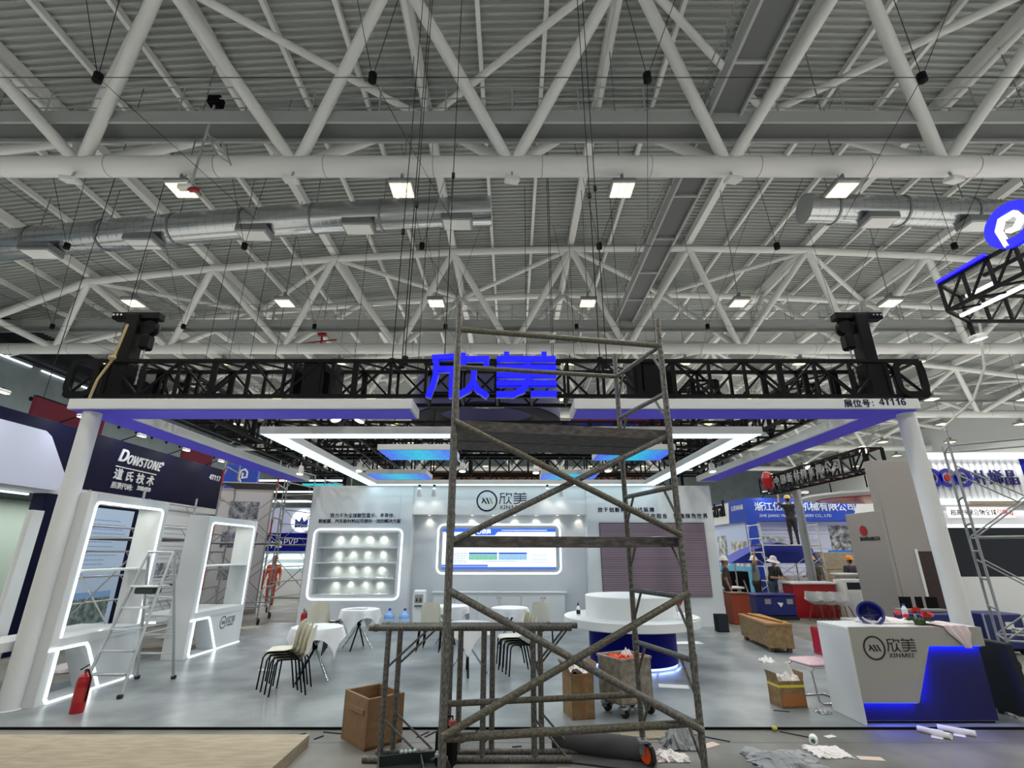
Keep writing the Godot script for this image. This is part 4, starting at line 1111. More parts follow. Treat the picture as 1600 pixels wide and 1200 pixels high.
# ---------------------------------------------------------------- the back wall
func build_booth_wall() -> void:
	var W := M("white_board")
	var g := thing("back_wall", "white booth back wall with lit shelf niche, screen recess and slogans", "booth wall", Vector3(0, 0, WALL_Z))
	# left panel around the niche (niche opening x -5.43..-3.18, y 0.8..2.4)
	var top := 3.7
	span(g, "panel", Vector3(-5.72, 0, -0.12), Vector3(-5.43, top, 0), W, 0.004)
	span(g, "panel", Vector3(-3.18, 0, -0.12), Vector3(-2.85, top, 0), W, 0.004)
	span(g, "panel", Vector3(-5.43, 0, -0.12), Vector3(-3.18, 0.8, 0), W, 0.0)
	span(g, "panel", Vector3(-5.43, 2.4, -0.12), Vector3(-3.18, top, 0), W, 0.0)
	span(g, "side_panel", Vector3(-5.72, 0, -1.2), Vector3(-5.6, top, -0.12), W, 0.004)
	span(g, "side_panel", Vector3(5.6, 0, -1.2), Vector3(5.7, top, -0.12), W, 0.004)
	var nb := empty(g, "niche")
	span(nb, "niche_back", Vector3(-5.5, 0.7, -0.5), Vector3(-3.1, 2.5, -0.46), W, 0.0)
	span(nb, "niche_side", Vector3(-5.47, 0.76, -0.47), Vector3(-5.43, 2.44, -0.12), W, 0.0)
	span(nb, "niche_side", Vector3(-3.18, 0.76, -0.47), Vector3(-3.14, 2.44, -0.12), W, 0.0)
	for y in [0.8, 1.2, 1.6, 2.0, 2.4]:
		if y > 0.9 and y < 2.3:
			span(nb, "shelf", Vector3(-5.43, y - 0.02, -0.46), Vector3(-3.18, y + 0.02, -0.02), W, 0.004)
		else:
			span(nb, "shelf", Vector3(-5.43, y - (0.04 if y < 1 else 0.0), -0.46), Vector3(-3.18, y + (0.0 if y < 1 else 0.04), -0.12), W, 0.0)
		if y > 0.9:
			for i in 4:
				var x := -4.93 + i * 0.42
				lathe(nb, "downlight", [Vector2(0.0, 0), Vector2(0.03, 0)], M("spot_face"), Vector3(x, y - (0.024 if y < 2.3 else 0.004), -0.37), 12)
			for i in 4:
				var l := SpotLight3D.new()
				l.name = "light"
				l.spot_angle = 62.0
				l.spot_angle_attenuation = 1.0
				l.light_energy = 0.19
				l.light_size = 0.03
				l.shadow_enabled = true
				l.light_color = Color(0.96, 1, 0.93)
				nb.add_child(l, true)
				l.position = Vector3(-4.93 + i * 0.42, y - 0.03, -0.37)
				l.rotation_degrees = Vector3(-90, 0, 0)
	strip_loop(g, "led_frame", rounded(-5.53, 0.68, -3.07, 2.49, 0.14), 0.042, 0.02, M("led_white"), Transform3D())
	var T := M("dark_ink")
	hanzi(g, "致力于为全球新型显示、半导体、", 0.12, 0.128, 0.013, T, plane_at(Vector3(-5.15, 2.93, 0)))
	hanzi(g, "新能源、汽车新材料应用提供一流的解决方案", 0.112, 0.1162, 0.012, T, plane_at(Vector3(-5.46, 2.77, 0)))
	# middle: recessed, with soffit
	span(g, "recess_back", Vector3(-2.85, 0, -0.62), Vector3(2.14, 2.95, -0.5), W, 0.0)
	span(g, "recess_side", Vector3(-2.87, 0, -0.6), Vector3(-2.83, top, -0.0), W, 0.0)
	span(g, "recess_side", Vector3(2.12, 0, -0.6), Vector3(2.16, top, 0.0), W, 0.0)
	span(g, "header", Vector3(-2.83, 2.9, -0.55), Vector3(2.12, top, -0.06), W, 0.004)
	for i in 8:
		var x := -2.4 + i * 0.62
		lathe(g, "downlight", [Vector2(0.0, 0), Vector2(0.04, 0)], M("spot_face"), Vector3(x, 2.896, -0.4), 12)
		var l := SpotLight3D.new()
		l.name = "light"
		l.spot_angle = 55.0
		l.spot_angle_attenuation = 1.0
		l.light_energy = 0.2
		l.light_size = 0.03
		l.shadow_enabled = true
		l.light_color = Color(1, 0.98, 0.9)
		g.add_child(l, true)
		l.position = Vector3(x, 2.88, -0.4)
		l.rotation_degrees = Vector3(-90, 0, 0)
	brand_mark(g, plane_at(Vector3(-0.72, 3.28, -0.06)), 0.56, T, mat("leaf_green", srgb(122, 170, 66), 0.6))
	# the screen in its rounded frame
	var fr := empty(g, "screen_frame", Vector3(0, 0, -0.5))
	prism(fr, "frame_board", rounded(-2.12, 1.32, 1.38, 2.64, 0.16), 0.1, mat("frame_grey", srgb(186, 190, 192), 0.5))
	strip_loop(fr, "led_frame", rounded(-2.12, 1.32, 1.38, 2.64, 0.16), 0.05, 0.02, M("led_white"), plane_at(Vector3(0, 0, 0.1)))
	var im := Image.create(768, 256, false, Image.FORMAT_RGB8)
	im.fill(Color(0.93, 0.99, 1.0))
	im.fill_rect(Rect2i(0, 0, 768, 22), Color(0.2, 0.4, 0.86))
	for y in 22:
		im.fill_rect(Rect2i(205 + y, 22 + y, 150 - 2 * y + 20, 1), Color(0.2, 0.4, 0.86))
	im.fill_rect(Rect2i(0, 240, 768, 16), Color(0.27, 0.42, 0.84))
	im.fill_rect(Rect2i(310, 226, 458, 16), Color(0.93, 0.99, 1.0))
	im.fill_rect(Rect2i(0, 228, 310, 10), Color(0.27, 0.42, 0.84))
	var rg := RandomNumberGenerator.new()
	rg.seed = 3
	# small print: the words on this screen are too fine to read in the photograph
	for i in 52:
		im.fill_rect(Rect2i(400 + i * 6, 8, 4, 8 + rg.randi_range(-1, 1)), Color(0.86, 0.92, 1.0))
	for j in 6:
		var x := 24
		while x < 160:
			var w := rg.randi_range(5, 16)
			im.fill_rect(Rect2i(x, 155 + j * 11, w, 4), Color(0.56, 0.62, 0.68))
			x += w + 4
	for q in [[182, 152], [382, 152]]:
		im.fill_rect(Rect2i(q[0], q[1], 190, 12), Color(0.22, 0.4, 0.72))
		for x in 190:
			for y in 32:
				var v := nz_at(x + q[0], y) * 0.5 + 0.5
				var c := Color(0.45, 0.72, 0.9).lerp(Color(0.4, 0.72, 0.3) if q[0] < 300 else Color(0.6, 0.7, 0.8), v)
				im.set_pixel(q[0] + x, q[1] + 14 + y, c.lerp(Color(0.95, 1, 1), clampf(nz_at(x * 2, y * 2 + 50), 0, 1)))
	for x in range(200, 560):
		for y in range(60, 122):
			var v := nz_at(x * 1.3, y * 1.3 + 300)
			if v > 0.12:
				im.set_pixel(x, y, Color(0.6, 0.64, 0.68).lerp(Color(0.2, 0.22, 0.26), clampf(v, 0, 1)))
	for j in 4:
		im.fill_rect(Rect2i(600, 168 + j * 14, 110, 3), Color(0.68, 0.74, 0.78))
	im.fill_rect(Rect2i(270, 205, 230, 4), Color(0.62, 0.68, 0.76))
	sheet(fr, "screen", 3.24, 1.1, picture("screen_picture", im, 1.25), plane_at(Vector3(-0.37, 1.98, 0.1)), 0.012)
	var sl := empty(fr, "screen_logo", Vector3(-0.95, 2.45, 0.114))
	var ring := []
	for i in 24:
		ring.append(Vector2(cos(TAU * i / 24), sin(TAU * i / 24)) * 0.06)
	strip_loop(sl, "logo_ring", ring, 0.02, 0.003, M("led_white"), Transform3D())
	hanzi(sl, "欣美", 0.12, 0.13, 0.014, M("led_white"), plane_at(Vector3(0.09, 0.06, 0)), 0.003)
	area_light(fr, Vector3(-0.37, 1.98, 0.16), Vector3.BACK, 3.2, 1.1, 1.0, Color(0.9, 0.97, 1))
	# ledge and cabinet doors below the screen
	var cb := empty(g, "low_cabinet", Vector3(0, 0, -0.5))
	span(cb, "ledge", Vector3(-2.2, 0.82, 0), Vector3(1.5, 0.86, 0.32), W, 0.006)
	span(cb, "body", Vector3(-2.15, 0.0, 0), Vector3(1.45, 0.82, 0.28), W, 0.0)
	for i in 6:
		var d := bx(cb, "door", Vector3(0.585, 0.7, 0.02), Vector3(-1.85 + i * 0.6, 0.4, 0.29), M("white_board"), 0.004)
		bx(d, "handle", Vector3(0.012, 0.05, 0.02), Vector3(0.25 if i % 2 == 0 else -0.25, 0.3, 0.018), M("black_metal"), 0.002)
	# right panel with slogan and the dark display wall
	span(g, "panel", Vector3(2.14, 0, -0.12), Vector3(5.7, top, 0), W, 0.004)
	hanzi(g, "欣于创新契合时代脉搏", 0.13, 0.163, 0.017, T, plane_at(Vector3(2.44, 3.09, 0)))
	hanzi(g, "美在担当", 0.13, 0.163, 0.017, T, plane_at(Vector3(3.77, 2.92, 0)))
	hanzi(g, "塑造绿色世界", 0.13, 0.166, 0.017, T, plane_at(Vector3(4.58, 2.92, 0)))
	var dw := Image.create(8, 512, false, Image.FORMAT_RGB8)
	for y in 512:
		var f := fmod(y / 512.0 * 42.0, 1.0)
		var c := Color(0.36, 0.28, 0.33) if f < 0.6 else Color(0.62, 0.56, 0.6)
		for x in 8:
			dw.set_pixel(x, y, c)
	var disp := empty(g, "display_wall")
	bx(disp, "cabinet", Vector3(2.94, 1.92, 0.05), Vector3(3.925, 1.71, 0.02), M("dark_board"), 0.004)
	sheet(disp, "display_face", 2.92, 1.9, picture("display_rows", dw, 0.0, 0.35), plane_at(Vector3(3.925, 1.71, 0.045)), 0.006)
	# booth floor covering
	var fc := thing("floor_covering", "pale grey booth carpet under a sheet of clear protective film", "carpet")
	span(fc, "sheet", Vector3(-6.75, 0.0, -15.2), Vector3(6.6, 0.022, -6.42), M("film_floor"), 0.004)
	span(fc, "edge_strip", Vector3(-6.75, 0.0, -6.425), Vector3(6.6, 0.024, -6.41), M("black_plastic"), 0.0)

var small_noise: FastNoiseLite
func nz_at(x: float, y: float) -> float:
	if small_noise == null:
		small_noise = FastNoiseLite.new()
		small_noise.seed = 21
		small_noise.frequency = 0.06
		small_noise.fractal_octaves = 4
	return small_noise.get_noise_2d(x, y)

# ---------------------------------------------------------------- display portals on the left
func portal(zn: float, zf: float, h: float, label: String, with_logo: bool) -> void:
	var X := -5.98
	var D := 0.42
	var W := M("white_board")
	var t := 0.13
	var g := thing("display_portal", label, "display stand", Vector3(X, 0, zn), 0.0, "lit display portals")
	var L := zn - zf
	# local: x from -D to 0, z from 0 (near) to -L (far)
	span(g, "near_post", Vector3(-D, 0, -t), Vector3(0, h, 0), W, 0.008)
	span(g, "far_post", Vector3(-D, 0, -L), Vector3(0, h, -L + t), W, 0.008)
	span(g, "header", Vector3(-D, h - 0.12, -L + t), Vector3(0, h, -t), W, 0.008)
	span(g, "plinth", Vector3(-D, 0, -L + t), Vector3(-0.01, 0.03, -t), W, 0.004)
	span(g, "mid_shelf", Vector3(-D + 0.03, 1.6, -L + t), Vector3(-0.04, 1.63, -t), M("white_paint"), 0.004)
	# counter and the solid panel with the slanted edge
	span(g, "counter", Vector3(-D - 0.5, 0.67, -L + t), Vector3(0.01, 0.79, -t), W, 0.008)
	span(g, "counter_wing", Vector3(-D - 0.5, 0.67, -t), Vector3(-D + 0.02, 0.79, 0.35), W, 0.008)
	var poly := [Vector2(-0.62, 0.68), Vector2(-L + t, 0.68), Vector2(-L + t, 0.02), Vector2(-1.0, 0.02)]
	var pm := []
	for p in poly:
		pm.append(Vector2(-p.x, p.y))
	prism(g, "slanted_panel", pm, 0.36, W, Transform3D(Basis(Vector3.UP, PI / 2), Vector3(-0.36, 0, 0)))
	# led lines on the face towards the booth (local plane: x to the far end)
	var face := Transform3D(Basis(Vector3.UP, PI / 2), Vector3(0.0, 0, 0))
	var o := t
	strip_loop(g, "led_line", [Vector2(o, 0.79), Vector2(o, h - 0.2), Vector2(o + 0.02, h - 0.15), Vector2(o + 0.07, h - 0.13), Vector2(L - o - 0.07, h - 0.13), Vector2(L - o - 0.02, h - 0.15), Vector2(L - o, h - 0.2), Vector2(L - o, 0.79)], 0.035, 0.012, M("led_white"), face, false)
	strip_loop(g, "led_line", [Vector2(o, 0.66), Vector2(o, 0.08), Vector2(o + 0.05, 0.03), Vector2(1.0, 0.03), Vector2(0.64, 0.6), Vector2(0.58, 0.66), Vector2(-0.02, 0.66)], 0.035, 0.02, M("led_white"), face, false)
	strip_loop(g, "led_line", [Vector2(1.0, 0.025), Vector2(L, 0.025)], 0.035, 0.014, M("led_white"), face, false)
	span(g, "led_line", Vector3(-D - 0.5, 0.66, 0.35), Vector3(-D + 0.02, 0.69, 0.362), M("led_white"), 0.0)
	for i in 4:
		var z := -L * (0.22 + 0.18 * i)
		lathe(g, "downlight", [Vector2(0.0, 0), Vector2(0.05, 0)], M("spot_face"), Vector3(-D * 0.5, h - 0.123, z), 14)
	area_light(g, Vector3(-D * 0.5, h - 0.14, -L / 2), Vector3.DOWN, 0.2, L * 0.7, 0.45, Color(0.98, 1, 0.95))
	area_light(g, Vector3(0.03, h - 0.13, -L / 2), Vector3(1, -0.4, 0), 0.04, L - 0.3, 0.25)
	area_light(g, Vector3(0.03, h * 0.6, -o), Vector3(1, 0, 0), 0.04, h * 0.7, 0.25)
	area_light(g, Vector3(0.03, 0.05, -L * 0.5), Vector3(1, 0.1, 0), 0.04, L, 0.3)
	if with_logo:
		brand_mark(g, Transform3D(Basis(Vector3.UP, PI / 2), Vector3(0.0, 0.5, -L + 0.78)), 0.22, M("dark_ink"), M("dark_ink"), 0.003)

func build_portals() -> void:
	portal(-7.13, -8.82, 2.68, "tall white display portal with glowing edges, nearest the viewer by the column", false)
	portal(-10.08, -12.02, 2.56, "tall white display portal with glowing edges and round logo, nearer the back wall", true)
	# the pale board standing behind the near column
	var b := thing("pale_board", "tall pale white board standing behind the near column and portal", "board", Vector3(-6.98, 0, -7.45))
	bx(b, "board", Vector3(0.05, 2.45, 0.2), Vector3(0, 1.225, 0), M("white_board"), 0.006)
	bx(b, "edge_batten", Vector3(0.04, 2.45, 0.04), Vector3(-0.045, 1.225, 0.07), M("white_paint"), 0.004)

# ---------------------------------------------------------------- round bar and reception desk
func build_bar_and_desk() -> void:
	var W := M("white_paint")
	var g := thing("round_bar", "round white bar counter on a royal blue drum base", "bar counter", Vector3(2.15, 0.022, -9.82))
	lathe(g, "drum_base", [Vector2(0, 0.05), Vector2(0.76, 0.05), Vector2(0.76, 0.62), Vector2(0, 0.62)], M("royal_blue"), Vector3.ZERO, 64)
	lathe(g, "plinth", [Vector2(0, 0.0), Vector2(0.68, 0.0), Vector2(0.68, 0.05), Vector2(0, 0.05)], M("black_plastic"), Vector3.ZERO, 48)
	lathe(g, "counter_disc", [Vector2(0, 0.62), Vector2(1.19, 0.62), Vector2(1.2, 0.63), Vector2(1.2, 0.755), Vector2(1.19, 0.765), Vector2(0, 0.765)], W, Vector3.ZERO, 72)
	lathe(g, "upper_drum", [Vector2(0.8, 0.765), Vector2(0.8, 1.1), Vector2(0.79, 1.11), Vector2(0, 1.11)], W, Vector3.ZERO, 64)
	lathe(g, "led_ring", [Vector2(0.7, 0.012), Vector2(0.745, 0.012), Vector2(0.745, 0.05), Vector2(0.7, 0.05)], glow("ring_glow", Color(0.55, 0.66, 1.0), 3.0), Vector3.ZERO, 48)
	for i in 12:
		var a := TAU * i / 12.0
		area_light(g, Vector3(cos(a) * 0.765, 0.035, sin(a) * 0.765), Vector3(cos(a), -0.1, sin(a)), 0.38, 0.02, 0.045, Color(0.6, 0.7, 1))
	var top := 0.787
	var bt := thing("sanitiser_bottle", "clear pump bottle with dark label standing on the bar counter", "bottle", Vector3(1.2, top, -9.75))
	lathe(bt, "body", [Vector2(0, 0), Vector2(0.035, 0), Vector2(0.035, 0.13), Vector2(0.014, 0.16), Vector2(0.014, 0.175), Vector2(0, 0.175)], mat("clear_plastic", srgb(214, 222, 226), 0.3), Vector3.ZERO, 16)
	lathe(bt, "sticker", [Vector2(0.0352, 0.03), Vector2(0.0358, 0.03), Vector2(0.0358, 0.1), Vector2(0.0352, 0.1)], M("dark_board"), Vector3.ZERO, 16)
	lathe(bt, "cap", [Vector2(0, 0.175), Vector2(0.016, 0.175), Vector2(0.016, 0.2), Vector2(0.006, 0.205), Vector2(0.006, 0.225), Vector2(0, 0.225)], M("black_plastic"), Vector3.ZERO, 12)
	var pp := thing("paper_sheets", "loose white papers lying on the bar counter", "paper", Vector3(2.95, top, -9.35))
	for i in 3:
		bx(pp, "page", Vector3(0.3, 0.004, 0.21), Vector3(0.06 * i, 0.003 + 0.004 * i, 0.05 * i), M("paper"), 0.0, 25.0 * i)
	var rf := thing("red_flag", "small red and white paper flag beside the bar's upper drum", "flag", Vector3(2.98, top, -9.72))
	rod(rf, "stick", Vector3.ZERO, Vector3(0, 0.36, 0), 0.006, M("white_paint"))
	prism(rf, "pennant", [Vector2(0, 0.34), Vector2(0.14, 0.28), Vector2(0.02, 0.1)], 0.004, M("red_paint"))
	# reception desk
	var d := thing("reception_desk", "white reception desk with recessed glowing blue front and round logo", "desk", Vector3(3.97, 0.022, -6.47))
	var wd := 1.6
	var hd := 1.0
	span(d, "body", Vector3(0.0, 0.02, -0.58), Vector3(wd - 0.02, hd - 0.05, -0.09), W, 0.004)
	span(d, "counter_top", Vector3(-0.005, hd - 0.05, -0.6), Vector3(wd, hd, -0.0), W, 0.008)
	span(d, "side_panel", Vector3(-0.005, 0.0, -0.6), Vector3(0.025, hd - 0.05, 0.0), M("white_board"), 0.004)
	span(d, "blue_panel", Vector3(0.025, 0.03, -0.09), Vector3(wd - 0.03, hd - 0.05, -0.07), mat("desk_blue", srgb(4, 8, 78), 0.45), 0.0)
	span(d, "toe_kick", Vector3(0.03, 0.0, -0.5), Vector3(wd - 0.05, 0.03, -0.1), M("black_plastic"), 0.0)
	var plate := [Vector2(0.02, hd), Vector2(wd, hd), Vector2(wd - 0.01, hd - 0.2), Vector2(0.93, hd - 0.2), Vector2(0.66, 0.22), Vector2(0.02, 0.22)]
	prism(d, "front_plate", plate, 0.03, mat("desk_plate", srgb(158, 157, 150), 0.45), plane_at(Vector3(0, 0, -0.028)))
	# blue strips behind the plate's lower edge
	for q in [[Vector3(wd - 0.03, hd - 0.205, -0.045), Vector3(0.94, hd - 0.205, -0.045)], [Vector3(0.937, hd - 0.2, -0.045), Vector3(0.668, 0.215, -0.045)], [Vector3(0.664, 0.215, -0.045), Vector3(0.03, 0.215, -0.045)]]:
		bar(d, "led_strip", q[0], q[1], 0.02, 0.02, M("edge_blue"))
	area_light(d, Vector3(1.25, hd - 0.225, -0.04), Vector3(0, -1, -0.25), 0.62, 0.03, 0.24, Color(0.03, 0.16, 1))
	area_light(d, Vector3(0.34, 0.2, -0.04), Vector3(0, -1, -0.25), 0.6, 0.03, 0.2, Color(0.03, 0.16, 1))
	area_light(d, Vector3(0.83, 0.5, -0.04), Vector3(1, -0.4, -0.25), 0.03, 0.6, 0.24, Color(0.03, 0.16, 1))
	area_light(d, Vector3(0.8, 0.5, 0.01), Vector3(0.1, -0.6, 1), 1.0, 0.3, 0.12, Color(0.03, 0.16, 1))
	brand_mark(d, plane_at(Vector3(0.28, 0.78, 0.002)), 0.24, mat("logo_black", srgb(26, 26, 28), 0.5), M("logo_black"), 0.004)
	var dt := 1.022
	# hard hat lying on its side, seen from inside
	var hh := thing("hard_hat", "dark blue hard hat lying upturned on the reception desk", "helmet", Vector3(4.5, dt + 0.115, -6.78))
	var sh := empty(hh, "shell")
	sh.rotation_degrees = Vector3(68, -14, 12)
	lathe(sh, "dome", [Vector2(0.0, -0.15), Vector2(0.06, -0.142), Vector2(0.1, -0.11), Vector2(0.125, -0.05), Vector2(0.132, 0.0), Vector2(0.15, 0.01), Vector2(0.148, 0.016), Vector2(0.126, 0.012), Vector2(0.118, -0.045), Vector2(0.094, -0.1), Vector2(0.055, -0.13), Vector2(0, -0.138)], mat("helmet_blue", srgb(20, 24, 110), 0.35), Vector3.ZERO, 28)
	for i in 2:
		var st := bar(sh, "cradle_strap", Vector3(-0.115, -0.01, 0), Vector3(0.115, -0.01, 0), 0.012, 0.006, mat("strap_dark", srgb(44, 48, 96), 0.7))
		st.transform = Transform3D(Basis(Vector3.UP, PI * i / 2.0), Vector3(0, -0.06, 0)) * st.transform
	tube(sh, "headband", [Vector3(0.1, -0.005, 0.05), Vector3(0.05, -0.0, 0.1), Vector3(-0.05, 0, 0.1), Vector3(-0.105, 0, 0.04)], 0.012, mat("strap_white", srgb(190, 192, 196), 0.7), 6)
	# crumpled film roll end and papers on the desk
	var cl := thing("plastic_wrap", "crumpled white film draped behind the hard hat on the desk", "film", Vector3(4.85, dt, -6.88))
	put(cl, "film", crumple(0.9, 0.28, 0.09, 5, 0.0), mat("film_white", srgb(226, 222, 220), 0.5))
	var fp := thing("flower_pot", "small pot of red flowers on the reception desk", "flowers", Vector3(5.0, dt, -6.66))
	lathe(fp, "pot", [Vector2(0, 0), Vector2(0.05, 0), Vector2(0.07, 0.06), Vector2(0.06, 0.07), Vector2(0, 0.06)], mat("pot_green", srgb(52, 84, 44), 0.6), Vector3.ZERO, 14)
	for i in 9:
		var a := TAU * i / 9.0 + 0.3
		var r := 0.05 + 0.05 * (i % 3)
		var c := Vector3(cos(a) * r * 1.5, 0.1 + 0.02 * (i % 4), sin(a) * r)
		var fl := lathe(fp, "flower", [Vector2(0.0, -0.02), Vector2(0.03, -0.008), Vector2(0.042, 0.012), Vector2(0.02, 0.016), Vector2(0.026, 0.024), Vector2(0, 0.02)], mat("petal_red", srgb(196, 26, 34), 0.6), c, 9)
		fl.rotation = Vector3(0.5 * sin(a), a, 0.5 * cos(a))
	for i in 10:
		var a := TAU * i / 10.0
		var p := Vector3(cos(a), 0, sin(a))
		var lf := Shape.new()
		var q := p.cross(Vector3.UP) * 0.02
		var b0 := p * 0.04 + Vector3(0, 0.06, 0)
		var mid := p * 0.09 + Vector3(0, 0.085, 0)
		var tip := p * 0.15 + Vector3(0, 0.05, 0)
		lf.face([b0, mid + q, tip, mid - q], Vector3.UP)
		lf.face([b0 - Vector3(0, 0.003, 0), mid + q - Vector3(0, 0.003, 0), tip - Vector3(0, 0.003, 0), mid - q - Vector3(0, 0.003, 0)], Vector3.DOWN)
		put(fp, "leaf", lf.mesh(), mat("leaf_dark", srgb(44, 78, 36), 0.6))
	var wb := thing("water_bottle", "small clear bottle with blue cap behind the red flowers", "bottle", Vector3(5.06, dt, -6.95))
	lathe(wb, "body", [Vector2(0, 0), Vector2(0.032, 0), Vector2(0.032, 0.15), Vector2(0.013, 0.19), Vector2(0, 0.19)], M("clear_plastic"), Vector3.ZERO, 14)
	lathe(wb, "cap", [Vector2(0, 0.19), Vector2(0.015, 0.19), Vector2(0.015, 0.21), Vector2(0, 0.21)], M("blue_print"), Vector3.ZERO, 12)
	var dc := thing("draped_cloth", "pinkish white cloth hanging over the front edge of the desk", "cloth", Vector3(5.2, dt, -6.47))
	var cs := Shape.new()
	var rows := [[-0.3, 0.012, 0.16], [-0.1, 0.02, 0.15], [0.012, 0.014, 0.14], [0.022, -0.06, 0.13], [0.024, -0.14, 0.07], [0.022, -0.22, 0.035]]
	for i in rows.size() - 1:
		var p0: Array = rows[i]
		var p1: Array = rows[i + 1]
		var k := 6
		for j in k:
			var a0 := -1.0 + 2.0 * j / k
			var a1 := -1.0 + 2.0 * (j + 1) / k
			var f0 := 0.008 * (j % 2)
			var f1 := 0.008 * ((j + 1) % 2)
			var sk := 0.03
			var v := [Vector3(a0 * p0[2] + sk * i, p0[1] + f0, p0[0] + f0), Vector3(a1 * p0[2] + sk * i, p0[1] + f1, p0[0] + f1), Vector3(a1 * p1[2] + sk * (i + 1), p1[1] + f1, p1[0] + f1), Vector3(a0 * p1[2] + sk * (i + 1), p1[1] + f0, p1[0] + f0)]
			cs.face(v, Vector3(0, 1, 1))
			cs.face([v[0] - Vector3(0, 0.004, 0.004), v[1] - Vector3(0, 0.004, 0.004), v[2] - Vector3(0, 0.004, 0.004), v[3] - Vector3(0, 0.004, 0.004)], Vector3(0, -1, -1))
	put(dc, "fabric", cs.mesh(), mat("pink_cloth", srgb(214, 198, 200), 0.8))
	var bp := thing("black_panel_trolley", "dark board on a low trolley leaning at the desk's far side", "trolley", Vector3(5.88, 0, -6.72))
	var bb := bx(bp, "board", Vector3(0.1, 0.78, 0.5), Vector3(0, 0.46, 0), M("dark_board"), 0.015)
	bb.rotation_degrees.z = 6
	for s in [-0.18, 0.18]:
		var wh := lathe(bp, "wheel", [Vector2(0, -0.015), Vector2(0.04, -0.015), Vector2(0.04, 0.015), Vector2(0, 0.015)], M("rubber"), Vector3(0.03, 0.04, s), 12)
		wh.rotation.z = PI / 2

# a lumpy thin sheet, w by d, that rises up to h
func crumple(w: float, d: float, h: float, seed_: int, edge: float) -> Mesh:
	var nz := FastNoiseLite.new()
	nz.seed = seed_
	nz.frequency = 1.1 / maxf(w, d)
	nz.fractal_octaves = 3
	nz.fractal_gain = 0.35
	var n := 20
	var sh := Shape.new()
	var pt := func(i: int, j: int) -> Vector3:
		var u := float(i) / n - 0.5
		var v := float(j) / n - 0.5
		var fall := clampf(1.0 - 2.0 * maxf(absf(u), absf(v)), 0.0, 1.0)
		var wob := 1.0 + 0.25 * nz.get_noise_2d(u * 3 + 5, v * 3)
		return Vector3(u * w * wob, 0.006 + h * (0.5 + nz.get_noise_2d(u * w * 2, v * d * 2)) * (edge + (1 - edge) * sqrt(fall)), v * d * wob)
	for i in n:
		for j in n:
			var a: Vector3 = pt.call(i, j)
			var b: Vector3 = pt.call(i + 1, j)
			var c: Vector3 = pt.call(i + 1, j + 1)
			var e: Vector3 = pt.call(i, j + 1)
			sh.face([a, b, c], Vector3.UP)
			sh.face([a, c, e], Vector3.UP)
			var y := Vector3(0, 0.004, 0)
			sh.face([a - y, b - y, c - y], Vector3.DOWN)
			sh.face([a - y, c - y, e - y], Vector3.DOWN)
	return sh.mesh()

# ---------------------------------------------------------------- tables and chairs
func shell_mesh(rows: Array, thick: float) -> Mesh:
	# rows: [z, y, half width, dish]; a curved plate across x
	var sh := Shape.new()
	var k := 8
	var grid := []
	for r in rows:
		var line := []
		for j in k + 1:
			var a := -1.0 + 2.0 * j / k
			line.append(Vector3(a * r[2], r[1] + r[3] * a * a, r[0] + (r[4] if r.size() > 4 else 0.0) * a * a))
		grid.append(line)
	for i in rows.size() - 1:
		for j in k:
			var a: Vector3 = grid[i][j]
			var b: Vector3 = grid[i][j + 1]
			var c: Vector3 = grid[i + 1][j + 1]
			var d: Vector3 = grid[i + 1][j]
			var nn := (d - a).cross(b - a).normalized()
			if nn.dot(Vector3(0, 1, 1)) < 0:
				nn = -nn
			sh.face([a, b, c], nn)
			sh.face([a, c, d], nn)
			var o := nn * thick
			sh.face([a - o, b - o, c - o], -nn)
			sh.face([a - o, c - o, d - o], -nn)
	return sh.mesh()

var chair_proto: Node3D
func chair(at: Vector3, turn: float, label: String, group: String) -> void:
	if chair_proto != null:
		copy_of(chair_proto, at, turn, label, group)
		return
	var g := thing("stacking_chair", label, "chair", at, turn, group)
	chair_proto = g
	put(g, "seat", shell_mesh([[0.2, 0.425, 0.17, 0.0], [0.17, 0.445, 0.2, 0.004], [0.05, 0.445, 0.215, 0.012], [-0.08, 0.44, 0.215, 0.015], [-0.16, 0.45, 0.2, 0.02], [-0.2, 0.48, 0.19, 0.02]], 0.008), M("cream_plastic"))
	put(g, "backrest", shell_mesh([[-0.2, 0.48, 0.19, 0.0, 0.03], [-0.225, 0.56, 0.185, 0.0, 0.04], [-0.245, 0.66, 0.185, 0.0, 0.05], [-0.265, 0.76, 0.18, 0.0, 0.05], [-0.275, 0.81, 0.165, -0.004, 0.045], [-0.278, 0.825, 0.12, -0.004, 0.03]], 0.008), M("cream_plastic"))
	for s in [-1.0, 1.0]:
		tube(g, "leg", [Vector3(s * 0.16, 0.43, 0.12), Vector3(s * 0.2, 0.42, 0.16), Vector3(s * 0.225, 0.38, 0.185), Vector3(s * 0.235, 0.0, 0.21)], 0.011, M("black_metal"), 8)
		tube(g, "leg", [Vector3(s * 0.16, 0.43, -0.1), Vector3(s * 0.2, 0.42, -0.15), Vector3(s * 0.22, 0.38, -0.18), Vector3(s * 0.23, 0.0, -0.26)], 0.011, M("black_metal"), 8)
		tube(g, "side_frame", [Vector3(s * 0.16, 0.43, -0.1), Vector3(s * 0.16, 0.43, 0.12)], 0.01, M("black_metal"), 8)
	tube(g, "cross_frame", [Vector3(-0.16, 0.43, 0.1), Vector3(0.16, 0.43, 0.1)], 0.01, M("black_metal"), 8)
	tube(g, "cross_frame", [Vector3(-0.16, 0.43, -0.1), Vector3(0.16, 0.43, -0.1)], 0.01, M("black_metal"), 8)

